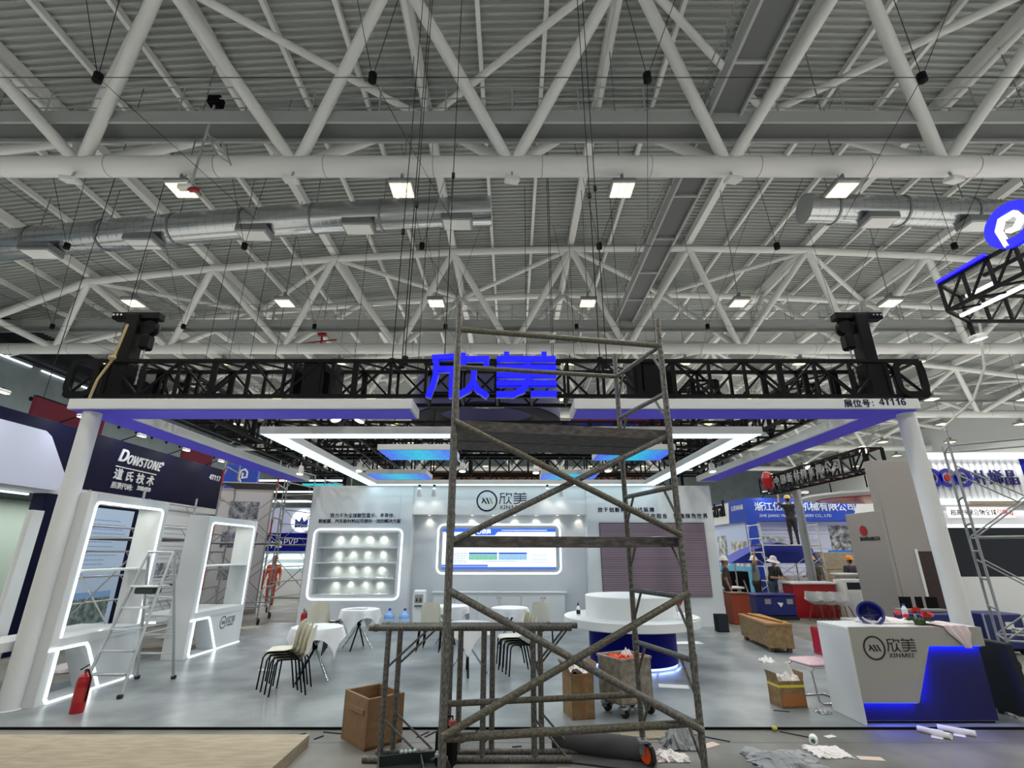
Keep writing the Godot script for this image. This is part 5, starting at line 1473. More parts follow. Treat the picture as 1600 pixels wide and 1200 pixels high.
var table_proto: Node3D
func table(at: Vector3, turn: float, label: String) -> void:
	if table_proto == null:
		table_proto = thing("round_table", label, "table", at, turn, "round meeting tables")
		lathe(table_proto, "table_top", [Vector2(0, 0.715), Vector2(0.37, 0.715), Vector2(0.38, 0.722), Vector2(0.38, 0.735), Vector2(0, 0.735)], M("white_paint"), Vector3.ZERO, 36)
		for i in 4:
			var a := TAU * i / 4.0 + 0.4
			var p := Vector3(cos(a), 0, sin(a))
			rod(table_proto, "leg", p * 0.2 + Vector3(0, 0.715, 0), -p * 0.32, 0.016, M("black_metal") if i % 2 else M("chrome"))
		lathe(table_proto, "hub", [Vector2(0, 0.42), Vector2(0.04, 0.42), Vector2(0.04, 0.47), Vector2(0, 0.47)], M("black_plastic"), Vector3.ZERO, 12)
	else:
		copy_of(table_proto, at, turn, label)
	# the cloth lies on it
	var sh := Shape.new()
	var n := 48
	var R := 0.385
	var half := 0.47
	var ring := func(i: int, k: int) -> Vector3:
		var a := TAU * i / n
		var u := Vector3(cos(a), 0, sin(a))
		var reach: float = minf(half / maxf(absf(cos(a)), absf(sin(a))), 0.66)
		var hang: float = (reach - R) * 1.55
		var fold := 0.02 * sin(a * 9.0) + 0.015 * sin(a * 5.0 + 1.0)
		if k == 0:
			return Vector3(0, 0.74, 0)
		if k == 1:
			return u * (R - 0.02) + Vector3(0, 0.741, 0)
		if k == 2:
			return u * (R + 0.004) + Vector3(0, 0.733, 0)
		var f := (k - 2) / 3.0
		return u * (R + 0.012 + f * (0.02 + fold)) + Vector3(0, 0.733 - hang * f, 0)
	for i in n:
		for k in 5:
			var a: Vector3 = ring.call(i, k)
			var b: Vector3 = ring.call(i + 1, k)
			var c: Vector3 = ring.call(i + 1, k + 1)
			var d: Vector3 = ring.call(i, k + 1)
			var out := (a + c) * 0.5
			out.y = 0.4 if k < 2 else 0.0
			sh.face([a, d, c, b] if k > 0 else [a, c, d], out if k > 0 else Vector3.UP)
	var cl := thing("tablecloth", "white cloth draped over the " + label.trim_prefix("round table "), "tablecloth", at, turn + 20.0, "white tablecloths")
	put(cl, "fabric", sh.mesh(), M("white_cloth"))

func chair_stack(at: Vector3, turn: float, n: int, where: String) -> void:
	var names := ["lowest", "second lowest", "second highest", "topmost"]
	if n == 3:
		names = ["lowest", "middle", "topmost"]
	var d := Basis(Vector3.UP, deg_to_rad(turn)) * Vector3(0, 0, 0.055)
	for i in n:
		chair(at + Vector3(0, 0.032 * i, 0) + d * i, turn, "cream plastic chair with black legs, %s in the stack %s" % [names[i], where], "stacked chairs " + where)

func build_seating() -> void:
	var y := 0.022
	table(Vector3(-3.08, y, -8.62), 0, "round table beside the front chair stack")
	table(Vector3(-3.15, y, -11.2), 15, "round table in front of the shelf niche")
	table(Vector3(-0.72, y, -9.0), 30, "round table seen behind the loose frames")
	table(Vector3(-1.35, y, -11.9), 50, "round table near the water dispenser")
	table(Vector3(-0.05, y, -11.5), 70, "round table under the wall screen")
	chair_stack(Vector3(-3.12, y, -7.9), -78, 4, "nearest the plywood")
	chair_stack(Vector3(-3.78, y, -10.75), 170, 4, "before the shelf niche")
	chair_stack(Vector3(0.14, y, -9.05), -84, 4, "behind the loose frames")
	chair_stack(Vector3(0.6, y, -11.15), 178, 3, "under the wall screen")
	chair_stack(Vector3(-1.62, y, -11.05), 172, 3, "near the water dispenser")
	var np := thing("newspaper", "folded papers lying on the table in front of the niche", "paper", Vector3(-3.2, y + 0.745, -11.15))
	bx(np, "page", Vector3(0.4, 0.012, 0.26), Vector3(0, 0.007, 0), M("paper"), 0.002, 10)
	bx(np, "page", Vector3(0.24, 0.01, 0.2), Vector3(0.05, 0.018, 0.02), M("white_cloth"), 0.002, -20)
	for q in [[-3.14, "left one of the two beside the dispenser"], [-2.75, "right one of the two beside the dispenser"]]:
		var j := thing("water_jug", "large blue water bottle on the floor, " + q[1], "water bottle", Vector3(q[0], y, -13.85), 0.0, "water jugs")
		lathe(j, "body", [Vector2(0, 0), Vector2(0.12, 0), Vector2(0.135, 0.02), Vector2(0.135, 0.12), Vector2(0.128, 0.14), Vector2(0.135, 0.16), Vector2(0.135, 0.3), Vector2(0.12, 0.35), Vector2(0.05, 0.41), Vector2(0.03, 0.43), Vector2(0.03, 0.46), Vector2(0, 0.46)], mat("jug_blue", srgb(132, 172, 226), 0.25), Vector3.ZERO, 28)
		lathe(j, "cap", [Vector2(0, 0.46), Vector2(0.034, 0.45), Vector2(0.034, 0.49), Vector2(0, 0.5)], M("blue_print"), Vector3.ZERO, 14)
		lathe(j, "band", [Vector2(0.1352, 0.18), Vector2(0.137, 0.18), Vector2(0.137, 0.26), Vector2(0.1352, 0.26)], mat("jug_label", srgb(170, 200, 236), 0.5), Vector3.ZERO, 28)
	var wd := thing("water_dispenser", "white floor standing water dispenser against the wall", "dispenser", Vector3(-2.42, y, -14.05))
	bx(wd, "body", Vector3(0.3, 0.92, 0.3), Vector3(0, 0.46, 0), M("white_paint"), 0.03)
	bx(wd, "control_panel", Vector3(0.22, 0.2, 0.01), Vector3(0, 0.72, 0.152), M("grey_panel"), 0.004)
	for s in [-0.05, 0.05]:
		var tp := bx(wd, "tap", Vector3(0.03, 0.05, 0.06), Vector3(s, 0.68, 0.18), M("black_plastic") if s < 0 else M("dark_ink"), 0.006)
		bx(tp, "lever", Vector3(0.02, 0.04, 0.015), Vector3(0, 0.04, 0.015), M("black_plastic"), 0.003)
	bx(wd, "drip_tray", Vector3(0.2, 0.02, 0.09), Vector3(0, 0.55, 0.185), M("black_plastic"), 0.004)
	extinguisher(Vector3(-5.29, y, -6.95), 1.0, "red fire extinguisher on the floor near the plywood and near portal")
	extinguisher(Vector3(-5.35, y, -13.9), 0.95, "red fire extinguisher at the foot of the back wall")

func extinguisher(at: Vector3, k: float, label: String) -> void:
	var g := thing("fire_extinguisher", label, "extinguisher", at, 0.0, "fire extinguishers")
	g.scale = Vector3.ONE * k
	lathe(g, "cylinder", [Vector2(0, 0), Vector2(0.07, 0), Vector2(0.075, 0.01), Vector2(0.075, 0.34), Vector2(0.065, 0.39), Vector2(0.035, 0.42), Vector2(0.022, 0.43), Vector2(0.022, 0.45), Vector2(0, 0.45)], M("red_paint"), Vector3.ZERO, 24)
	lathe(g, "sticker", [Vector2(0.0752, 0.12), Vector2(0.0762, 0.12), Vector2(0.0762, 0.28), Vector2(0.0752, 0.28)], mat("sticker_red", srgb(168, 44, 38), 0.5), Vector3.ZERO, 24)
	var v := bx(g, "valve", Vector3(0.03, 0.03, 0.04), Vector3(0, 0.465, 0), M("chrome"), 0.005)
	var hd := bx(v, "handle", Vector3(0.02, 0.012, 0.13), Vector3(0, 0.03, 0.04), M("black_plastic"), 0.004)
	hd.rotation_degrees.x = 15
	tube(g, "hose", [Vector3(0, 0.46, 0.02), Vector3(0.06, 0.47, 0.05), Vector3(0.095, 0.38, 0.03), Vector3(0.09, 0.2, 0.02), Vector3(0.088, 0.12, 0.02)], 0.009, M("black_plastic"), 6)

# ---------------------------------------------------------------- scaffolds
# a frame tower: corner posts a, b (one end frame) and c, d (other end frame)
func frame_tower(g: Node3D, a: Vector3, b: Vector3, c: Vector3, d: Vector3, y0: float, y1: float, rungs: Array, r: float, m: Material) -> void:
	var e := [a, b, c, d]
	for p in e:
		rod(g, "post", Vector3(p.x, y0, p.z), Vector3(p.x, y1, p.z), r, m, true)
	for pair in [[a, b], [c, d]]:
		for y in rungs:
			rod(g, "rung", Vector3(pair[0].x, y, pair[0].z), Vector3(pair[1].x, y, pair[1].z), r * 0.85, m, true)
		# small corner braces under some rungs
		for y in rungs:
			for k in [[0, 1], [1, 0]]:
				var p: Vector3 = pair[k[0]]
				var q: Vector3 = pair[k[1]]
				var s := p.lerp(q, 0.2)
				if y - 0.3 > y0:
					rod(g, "corner_brace", Vector3(s.x, y, s.z), Vector3(p.x, y - 0.28, p.z), r * 0.45, m)

func caster(parent: Node3D, at: Vector3, wheel: Material, r = 0.1) -> void:
	var g := empty(parent, "caster", at)
	var w := lathe(g, "tyre", [Vector2(r * 0.72, -0.022), Vector2(r, -0.018), Vector2(r, 0.018), Vector2(r * 0.72, 0.022)], M("rubber"), Vector3(0.03, r, 0), 20)
	w.rotation = Vector3(0, 0.5, PI / 2)
	var w2 := lathe(g, "wheel_disc", [Vector2(0, -0.02), Vector2(r * 0.74, -0.02), Vector2(r * 0.74, 0.02), Vector2(0, 0.02)], wheel, Vector3(0.03, r, 0), 20)
	w2.rotation = Vector3(0, 0.5, PI / 2)
	for s in [-1.0, 1.0]:
		var f := bx(g, "fork", Vector3(0.008, r * 1.15, 0.07), Vector3(0.02 + s * 0.03, r * 1.45, s * 0.015), M("galvanised"), 0.003)
		f.rotation.y = 0.5
	bx(g, "plate", Vector3(0.09, 0.03, 0.09), Vector3(0, r * 2.05, 0), M("galvanised"), 0.006)
	var bl := bx(g, "brake_lever", Vector3(0.03, 0.012, 0.1), Vector3(0.05, r * 1.75, 0.07), M("galvanised"), 0.003)
	bl.rotation_degrees.x = -30

func build_scaffold_main() -> void:
	var m := M("old_pipe")
	var mo := M("mossy_pipe")
	var fr := Vector3(1.47, 0, -4.5)
	var br := Vector3(1.215, 0, -5.4)
	var fl := Vector3(-0.49, 0, -4.12)
	var bl := Vector3(-0.62, 0, -5.08)
	var g := thing("scaffold_tower", "rusty steel pipe scaffold tower on casters in the centre foreground", "scaffold")
	frame_tower(g, fr, br, fl, bl, 0.24, 4.08, [0.58, 1.03, 1.5, 1.98, 2.42, 3.3, 3.8], 0.027, m)
	for p in [fr, br, fl, bl]:
		for y in [1.02, 2.1, 2.98]:
			rod(g, "coupling", Vector3(p.x, y - 0.06, p.z), Vector3(p.x, y + 0.06, p.z), 0.031, m, true)
		rod(g, "stub", Vector3(p.x, 0.2, p.z), Vector3(p.x, 0.3, p.z), 0.018, M("galvanised"), true)
		caster(g, Vector3(p.x, 0, p.z), M("orange_plastic"), 0.1)
	var at := func(p: Vector3, y: float) -> Vector3:
		return Vector3(p.x, y, p.z)
	rod(g, "rail", at.call(fl, 0.61), at.call(fr, 0.6), 0.028, mo, true)
	rod(g, "rail", at.call(bl, 0.58), at.call(br, 0.58), 0.026, mo, true)
	rod(g, "rail", at.call(fl, 3.8), at.call(fr, 3.8), 0.027, mo, true)
	rod(g, "rail", at.call(bl, 3.8), at.call(br, 3.8), 0.026, mo, true)
	var off := Vector3(0, 0, 0.04)
	rod(g, "diagonal_brace", at.call(fl, 1.58) + off * 0.2, at.call(fr, 0.56) + off, 0.028, m, true)
	rod(g, "diagonal_brace", at.call(fl, 0.63) + off, at.call(fr, 1.54) + off * 1.6, 0.027, mo, true)
	rod(g, "diagonal_brace", at.call(fl, 2.92) + off, at.call(fr, 2.0) + off, 0.027, mo, true)
	rod(g, "diagonal_brace", at.call(fl, 1.94) - off, at.call(fr, 2.9) - off, 0.026, m, true)
	# decks: two steel edged planks each
	for q in [[2.86, 2.95], [1.905, 1.985]]:
		for s in [[0.04, 0.46], [0.5, 0.92]]:
			var a: Vector3 = fl.lerp(bl, s[0])
			var b: Vector3 = fr.lerp(br, s[0])
			var c: Vector3 = fr.lerp(br, s[1])
			var d: Vector3 = fl.lerp(bl, s[1])
			var sh := Shape.new()
			var lo := Vector3(0, q[0], 0)
			var hi := Vector3(0, q[1], 0)
			sh.face([a + hi, b + hi, c + hi, d + hi], Vector3.UP)
			sh.face([a + lo, b + lo, c + lo, d + lo], Vector3.DOWN)
			sh.face([a + lo, b + lo, b + hi, a + hi], a - d)
			sh.face([d + lo, c + lo, c + hi, d + hi], d - a)
			sh.face([a + lo, d + lo, d + hi, a + hi], a - b)
			sh.face([b + lo, c + lo, c + hi, b + hi], b - a)
			put(g, "deck_plank", sh.mesh(), M("old_plank"))
	# loose frames standing behind the tower
	for q in [[-5.5, "front one of the pair behind the tower"], [-5.68, "rear one of the pair behind the tower"]]:
		var f := thing("loose_frame", "spare scaffold ladder frame standing on its side, " + q[1], "scaffold frame", Vector3(-0.42 if q[0] > -5.6 else -0.34, 0.0, q[0]), 0.0, "spare scaffold frames")
		rod(f, "top_pipe", Vector3(-1.02, 1.14, 0), Vector3(1.02, 1.14, 0), 0.03, m, true)
		rod(f, "bottom_pipe", Vector3(-0.98, 0.03, 0), Vector3(0.98, 0.03, 0), 0.03, m, true)
		for x in [-0.82, -0.19, 0.14, 0.63]:
			rod(f, "upright", Vector3(x, 0.03, 0), Vector3(x, 1.14, 0), 0.028, m, true)
		for s in [[-0.82, -0.42], [0.63, 0.94]]:
			rod(f, "strut", Vector3(s[0], 0.78, 0), Vector3(s[1], 1.13, 0), 0.011, m)
			rod(f, "strut", Vector3(s[0], 0.36, 0), Vector3(s[1], 0.04, 0), 0.011, m)
		for x in [-0.95, 0.72]:
			lathe(f, "collar", [Vector2(0, -0.02), Vector2(0.036, -0.02), Vector2(0.036, 0.02), Vector2(0, 0.02)], mo, Vector3(x, 1.14, 0), 12).rotation.z = PI / 2

func plain_tower(label: String, at: Vector3, turn: float, w: float, d: float, h: float, m: Material, wheels: bool, extra = 0, decks = true) -> Node3D:
	var g := thing("scaffold_tower", label, "scaffold", at, turn)
	var rungs := []
	var y := 0.45
	while y < h:
		rungs.append(y)
		y += 0.48
	frame_tower(g, Vector3(-w / 2, 0, d / 2), Vector3(-w / 2, 0, -d / 2), Vector3(w / 2, 0, d / 2), Vector3(w / 2, 0, -d / 2), 0.2, h, rungs, 0.022, m)
	var lv := int(h / 1.7)
	for i in lv + 1:
		var y0 := 0.45 + i * 1.68
		for s in [-d / 2, d / 2]:
			if y0 < h:
				rod(g, "rail", Vector3(-w / 2, y0, s), Vector3(w / 2, y0, s), 0.018, m)
			if y0 + 1.4 < h + 0.3:
				rod(g, "diagonal_brace", Vector3(-w / 2, y0, s), Vector3(w / 2, y0 + 1.3, s), 0.014, m)
				rod(g, "diagonal_brace", Vector3(w / 2, y0, s * 0.97), Vector3(-w / 2, y0 + 1.3, s * 0.97), 0.014, m)
		if decks and i > 0 and y0 < h:
			for s in [-0.25, 0.25]:
				bx(g, "deck_plank", Vector3(w, 0.05, d * 0.45), Vector3(0, y0, s * d), M("old_plank"), 0.006)
	for p in [Vector3(-w / 2, 0, d / 2), Vector3(-w / 2, 0, -d / 2), Vector3(w / 2, 0, d / 2), Vector3(w / 2, 0, -d / 2)]:
		if wheels:
			caster(g, p, mat("wheel_red", srgb(120, 40, 34), 0.6), 0.09)
		else:
			bx(g, "foot_plate", Vector3(0.12, 0.02, 0.12), p + Vector3(0, 0.01, 0), m, 0.003)
			rod(g, "jack", p + Vector3(0, 0.02, 0), p + Vector3(0, 0.25, 0), 0.015, m)
	if extra:
		for p in [Vector3(-w / 2, 0, d / 2), Vector3(w / 2, 0, d / 2)]:
			for i in 3:
				rod(g, "red_band", p + Vector3(0, 0.9 + i * 1.4, 0), p + Vector3(0, 1.4 + i * 1.4, 0), 0.0235, mat("band_red", srgb(150, 36, 40), 0.5), true)
	return g

# ---------------------------------------------------------------- things on the floor
func open_box(g: Node3D, w: float, d: float, h: float, t: float, m: Material) -> void:
	span(g, "bottom", Vector3(-w / 2, 0, -d / 2), Vector3(w / 2, t, d / 2), m, 0.0)
	for s in [-1.0, 1.0]:
		bx(g, "side", Vector3(t, h, d), Vector3(s * (w / 2 - t / 2), h / 2, 0), m, 0.003)
		bx(g, "side", Vector3(w - 2 * t, h, t), Vector3(0, h / 2, s * (d / 2 - t / 2)), m, 0.003)

func build_floor_things() -> void:
	var y := 0.022
	var pw := thing("plywood_platform", "large flat plywood board platform on the floor in the near corner", "plywood")
	for q in [[-7.3, -4.52], [-4.515, -2.07]]:
		span(pw, "board", Vector3(q[0], 0.075, -5.93), Vector3(q[1], 0.1, -3.2), M("plywood"), 0.003)
	for z in [-5.88, -5.0, -4.1, -3.4]:
		span(pw, "batten", Vector3(-7.25, 0, z - 0.04), Vector3(-2.1, 0.075, z + 0.04), M("plywood"), 0.002)
	span(pw, "edge_board", Vector3(-2.11, 0.0, -5.93), Vector3(-2.07, 0.075, -3.2), M("plywood"), 0.002)
	var bb := thing("brown_bin", "open brown hardboard box standing beside the loose frames", "box", Vector3(-1.48, 0, -6.1), -48.0)
	open_box(bb, 0.54, 0.42, 0.45, 0.03, M("hardboard"))
	bx(bb, "lip", Vector3(0.3, 0.05, 0.012), Vector3(0.05, 0.32, 0.216), M("hardboard"), 0.003)
	for i in 3:
		var st := bx(bb, "offcut", Vector3(0.3, 0.02, 0.04), Vector3(-0.05 + 0.05 * i, 0.1 + 0.05 * i, 0.03 * i), M("plywood"), 0.003, 30.0 * i)
		st.rotation_degrees.z = 20
	var tb := thing("carton", "tall cardboard carton full of white rubbish behind the tower", "carton", Vector3(0.8, y, -6.85), 12.0)
	open_box(tb, 0.28, 0.36, 0.47, 0.012, M("cardboard"))
	put(tb, "rubbish", crumple(0.26, 0.34, 0.12, 31, 0.6), M("film_white"), plane_at(Vector3(0, 0.44, 0)))
	bx(tb, "tape", Vector3(0.05, 0.46, 0.002), Vector3(0, 0.235, 0.1815), mat("tape_brown", srgb(134, 92, 52), 0.4), 0.0)
	for s in [-1.0, 1.0]:
		var fp := bx(tb, "flap", Vector3(0.01, 0.14, 0.34), Vector3(s * 0.165, 0.52, 0), M("cardboard"), 0.002)
		fp.rotation_degrees.z = -s * 25
	# crate trolley
	var tr := thing("crate_trolley", "weathered metal bin on casters with orange straps in front of the bar", "trolley", Vector3(1.4, y, -6.95), 27.0)
	var tg := empty(tr, "bin", Vector3(0, 0.14, 0))
	open_box(tg, 0.48, 0.44, 0.48, 0.02, M("crate_metal"))
	for s in [-1.0, 1.0]:
		span(tr, "rim", Vector3(-0.25, 0.6, s * 0.22 - 0.015), Vector3(0.25, 0.63, s * 0.22 + 0.015), M("crate_metal"), 0.004)
		span(tr, "rim", Vector3(s * 0.24 - 0.015, 0.6, -0.22), Vector3(s * 0.24 + 0.015, 0.63, 0.22), M("crate_metal"), 0.004)
		for q in [-1.0, 1.0]:
			caster(tr, Vector3(s * 0.19, 0, q * 0.17), M("rubber"), 0.05)
	put(tr, "orange_straps", crumple(0.42, 0.38, 0.16, 14, 0.5), M("orange_plastic"), plane_at(Vector3(0, 0.52, 0)))
	put(tr, "white_bag", crumple(0.12, 0.1, 0.1, 6, 0.3), M("film_white"), plane_at(Vector3(0.02, 0.6, 0.02)))
	# felt roll and scraps under the tower
	var fr := thing("felt_roll", "dark grey felt roll lying under the scaffold tower", "carpet roll", Vector3(0.82, 0, -5.68))
	var a := Vector3(-0.4, 0.1, -0.12)
	var b := Vector3(0.46, 0.09, 0.16)
	rod(fr, "roll", a, b, 0.1, M("felt"), true)
	tube(fr, "spiral_end", [b + Vector3(0.01, 0.06, 0.0), b + Vector3(0.01, 0.0, -0.06), b + Vector3(0.01, -0.05, 0), b + Vector3(0.01, 0, 0.04)], 0.008, M("dark_board"), 6)
	bx(fr, "loose_end", Vector3(0.86, 0.012, 0.34), Vector3(0.1, 0.012, 0.14), M("felt"), 0.004, -18)
	scrap("wood_offcut", "pale plywood offcut lying behind the tower's caster", "offcut", Vector3(1.42, 0, -6.2), Vector3(0.5, 0.015, 0.2), 8, M("plywood"))
	lump("plastic_bag", "grey crumpled plastic bag at the foot of the tower's near post", "bag", Vector3(1.72, 0, -5.95), 0.36, 0.34, 0.24, 41, mat("grey_plastic", srgb(146, 150, 154), 0.35))
	lump("plastic_bag", "white crumpled plastic beside the tower's orange caster", "bag", Vector3(1.5, 0, -5.6), 0.34, 0.2, 0.09, 43, M("film_white"))
	lump("plastic_film", "clear crumpled film sheet on the floor in front of the desk aisle", "film", Vector3(2.55, 0, -5.55), 0.62, 0.4, 0.1, 44, M("grey_plastic"))
	lump("plastic_film", "whitish translucent film sheet near the small paper roll", "film", Vector3(3.1, 0, -5.75), 0.34, 0.3, 0.05, 46, M("film_white"))
	scrap("paper_scrap", "torn paper scrap at the tower's near post", "paper", Vector3(2.02, 0, -5.95), Vector3(0.2, 0.004, 0.1), 30, mat("paper_pink", srgb(214, 196, 182), 0.8))
	scrap("paper_scrap", "white paper sheet on the floor before the bar", "paper", Vector3(2.35, y, -8.2), Vector3(0.42, 0.004, 0.2), -12, M("paper"))
	scrap("paper_scrap", "pink and white paper scrap beside the whitish film", "paper", Vector3(3.42, 0, -5.6), Vector3(0.22, 0.004, 0.09), -8, M("paper_pink"))
	scrap("paper_scrap", "small white scrap on the concrete near the desk", "paper", Vector3(3.4, 0, -6.2), Vector3(0.12, 0.004, 0.06), 20, M("paper"))
	scrap("paper_scrap", "white sheet lying beside the round bar near the speaker", "paper", Vector3(3.75, y, -11.9), Vector3(0.7, 0.004, 0.3), 4, M("paper"))
	scrap("paper_scrap", "white strip on the floor beside the front chair stack", "paper", Vector3(-4.05, y, -9.2), Vector3(0.26, 0.02, 0.07), -8, M("paper"))
	scrap("wood_strip", "thin pale wooden strip lying under the tower", "wood strip", Vector3(0.55, 0, -5.35), Vector3(0.28, 0.012, 0.02), -8, M("plywood"))
	lump("white_tissue", "crumpled white tissue on the booth floor near the cardboard crate", "tissue", Vector3(4.55, y, -9.9), 0.24, 0.2, 0.12, 51, M("paper"))
	lump("silver_foil", "shiny crumpled foil beside the desk's side panel", "foil", Vector3(3.78, y, -6.95), 0.14, 0.14, 0.06, 53, M("chrome"))
	for q in [[-2.36, -6.2, 35.0, 0.3], [-2.05, -6.16, 60.0, 0.12], [-1.95, -6.3, -15.0, 0.24], [-0.96, -6.25, 60.0, 0.2], [-0.88, -6.26, 62.0, 0.2], [0.05, -5.9, 10.0, 0.1], [2.1, -6.15, -35.0, 0.4], [3.05, -6.25, -40.0, 0.3], [3.3, -7.0, -20.0, 0.18]]:
		var k: int = taken.get("debris_stick", -1) + 1
		scrap("debris_stick", "thin dark splinter of debris on the floor, %s counted from the plywood" % ORD[k], "debris", Vector3(q[0], y if q[1] < -6.45 else 0.0, q[1]), Vector3(q[3], 0.008, 0.018), q[2], M("dark_board"))
	var yb := thing("yellow_ball", "small yellow round knob at the edge of the booth carpet", "knob", Vector3(2.9, 0, -6.38))
	lathe(yb, "ball", [Vector2(0, 0), Vector2(0.022, 0.008), Vector2(0.03, 0.028), Vector2(0.022, 0.048), Vector2(0.0, 0.056)], mat("yellow_green", srgb(202, 204, 96), 0.4), Vector3.ZERO, 14)
	lathe(yb, "stem", [Vector2(0, 0.055), Vector2(0.008, 0.055), Vector2(0.008, 0.065), Vector2(0, 0.065)], M("yellow_green"), Vector3.ZERO, 8)
	var rl := thing("tape_roll", "small white roll with green core on the concrete", "roll", Vector3(3.1, 0.04, -5.98), 60.0)
	rod(rl, "roll", Vector3(-0.05, 0, 0), Vector3(0.05, 0, 0), 0.04, M("paper"), true)
	rod(rl, "core", Vector3(-0.055, 0, 0), Vector3(0.055, 0, 0), 0.02, mat("core_green", srgb(46, 100, 80), 0.5), true)
	for q in [[Vector3(4.47, 0.03, -6.36), Vector3(4.62, 0.03, -6.1), "longer tube in front of the desk"], [Vector3(4.72, 0.03, -6.4), Vector3(4.95, 0.03, -6.18), "wider sheet in front of the desk"]]:
		var pr := thing("paper_roll", "rolled white paper on the floor, " + q[2], "paper roll", q[0], 0.0, "rolled papers")
		rod(pr, "roll", Vector3.ZERO, q[1] - q[0], 0.03, M("paper"), true)
		var mid: Vector3 = (q[1] - q[0]) / 2
		var fl := bx(pr, "free_edge", Vector3(0.3, 0.004, 0.1), mid + Vector3(0.05, -0.024, -0.03), M("paper"), 0.0, 50)
		fl.rotation_degrees.z = 3
	# small carton with yellow tape
	var sc := thing("carton", "small cardboard carton with yellow tape holding white film near the desk", "carton", Vector3(3.52, y, -7.25), 6.0)
	open_box(sc, 0.34, 0.26, 0.3, 0.01, M("cardboard"))
	bx(sc, "yellow_tape", Vector3(0.344, 0.03, 0.264), Vector3(0, 0.24, 0), mat("tape_yellow", srgb(208, 196, 60), 0.4), 0.002)
	bx(sc, "stain_patch", Vector3(0.3, 0.13, 0.004), Vector3(0, 0.09, 0.131), mat("card_orange", srgb(166, 104, 58), 0.8), 0.001)
	put(sc, "white_film", crumple(0.28, 0.22, 0.16, 61, 0.4), M("film_white"), plane_at(Vector3(0, 0.24, 0)))
	var sd := bx(sc, "film_end", Vector3(0.05, 0.24, 0.02), Vector3(0.1, 0.38, 0), M("film_white"), 0.008)
	sd.rotation_degrees.z = 22
	for s in [-1.0, 1.0]:
		var fp := bx(sc, "flap", Vector3(0.01, 0.1, 0.24), Vector3(s * 0.175, 0.34, 0), M("cardboard"), 0.002)
		fp.rotation_degrees.z = -s * 12
	# red and white chair at the desk
	var rc := thing("desk_chair", "red backed cantilever chair with white seat beside the reception desk", "chair", Vector3(4.08, y, -7.5), -80.0)
	var bk := bx(rc, "backrest", Vector3(0.42, 0.36, 0.04), Vector3(0, 0.68, -0.2), M("red_paint"), 0.02)
	bx(bk, "stitched_panel", Vector3(0.34, 0.28, 0.01), Vector3(0, 0, 0.022), M("red_paint"), 0.004)
	bx(rc, "seat", Vector3(0.44, 0.06, 0.42), Vector3(0, 0.45, 0.02), mat("seat_pink", srgb(224, 190, 196), 0.5), 0.025)
	for s in [-1.0, 1.0]:
		tube(rc, "frame", [Vector3(s * 0.22, 0.84, -0.22), Vector3(s * 0.22, 0.5, -0.2), Vector3(s * 0.22, 0.42, -0.1), Vector3(s * 0.22, 0.42, 0.18), Vector3(s * 0.22, 0.38, 0.24), Vector3(s * 0.22, 0.04, 0.2), Vector3(s * 0.22, 0.012, 0.14), Vector3(s * 0.22, 0.012, -0.22)], 0.012, M("chrome"), 8)
	rod(rc, "frame_bar", Vector3(-0.22, 0.012, -0.22), Vector3(0.22, 0.012, -0.22), 0.012, M("chrome"))
	# cardboard crate with sticks
	var cc := thing("cardboard_crate", "long cardboard crate on a low dolly with red and yellow sticks on its lid", "crate", Vector3(5.35, y, -11.55), -6.0)
	bx(cc, "body", Vector3(0.46, 0.42, 1.7), Vector3(0, 0.29, 0), M("cardboard"), 0.01)
	bx(cc, "lid", Vector3(0.48, 0.05, 1.72), Vector3(0, 0.5, 0), M("cardboard_plain"), 0.008)
	for s in [-0.17, 0.17]:
		for z in [-0.7, 0.7]:
			bx(cc, "skid", Vector3(0.07, 0.08, 0.12), Vector3(s, 0.04, z), M("brown_wood"), 0.004)
	for q in [[-0.05, "red_paint"], [0.06, "tape_yellow"]]:
		bar(cc, "stick", Vector3(q[0] - 0.1, 0.54, -0.75), Vector3(q[0] + 0.12, 0.54, 0.8), 0.02, 0.02, M(q[1]))
	var sp := thing("floor_speaker", "small black speaker box at the end of the back wall", "speaker", Vector3(5.2, y, -13.5))
	bx(sp, "cabinet", Vector3(0.28, 0.4, 0.22), Vector3(0, 0.2, 0), M("black_plastic"), 0.01)
	bx(sp, "grille", Vector3(0.25, 0.36, 0.006), Vector3(0, 0.2, 0.112), M("dark_board"), 0.003)
	var rb := thing("red_label_box", "tiny red and white box on the floor beside the bar", "box", Vector3(1.0, y, -9.6))
	bx(rb, "body", Vector3(0.11, 0.06, 0.05), Vector3(0, 0.03, 0), M("red_paint"), 0.004)
	bx(rb, "top_flap", Vector3(0.1, 0.006, 0.05), Vector3(0, 0.063, 0), M("paper"), 0.001)
	# dark tool case in the near foreground and straps
	var tc := thing("tool_case", "dark green open tool case under the loose frames", "case", Vector3(-0.88, 0, -5.25), 14.0)
	open_box(tc, 0.62, 0.4, 0.1, 0.014, mat("case_green", srgb(44, 54, 52), 0.5))
	bx(tc, "divider", Vector3(0.012, 0.08, 0.36), Vector3(0.08, 0.05, 0), M("case_green"), 0.002)
	for i in 4:
		bx(tc, "glass_vial", Vector3(0.035, 0.03, 0.03), Vector3(-0.1 + i * 0.04, 0.115, -0.19), mat("vial", srgb(190, 214, 206), 0.2), 0.01)
	var bg := thing("work_bag", "black work bag with dark blue stripe hanging by the tower's post", "bag", Vector3(-0.6, 0, -5.32), 10.0)
	bx(bg, "body", Vector3(0.2, 0.34, 0.12), Vector3(0, 0.18, 0), M("black_plastic"), 0.05)
	bx(bg, "stripe", Vector3(0.05, 0.3, 0.122), Vector3(-0.06, 0.18, 0), M("navy"), 0.02)
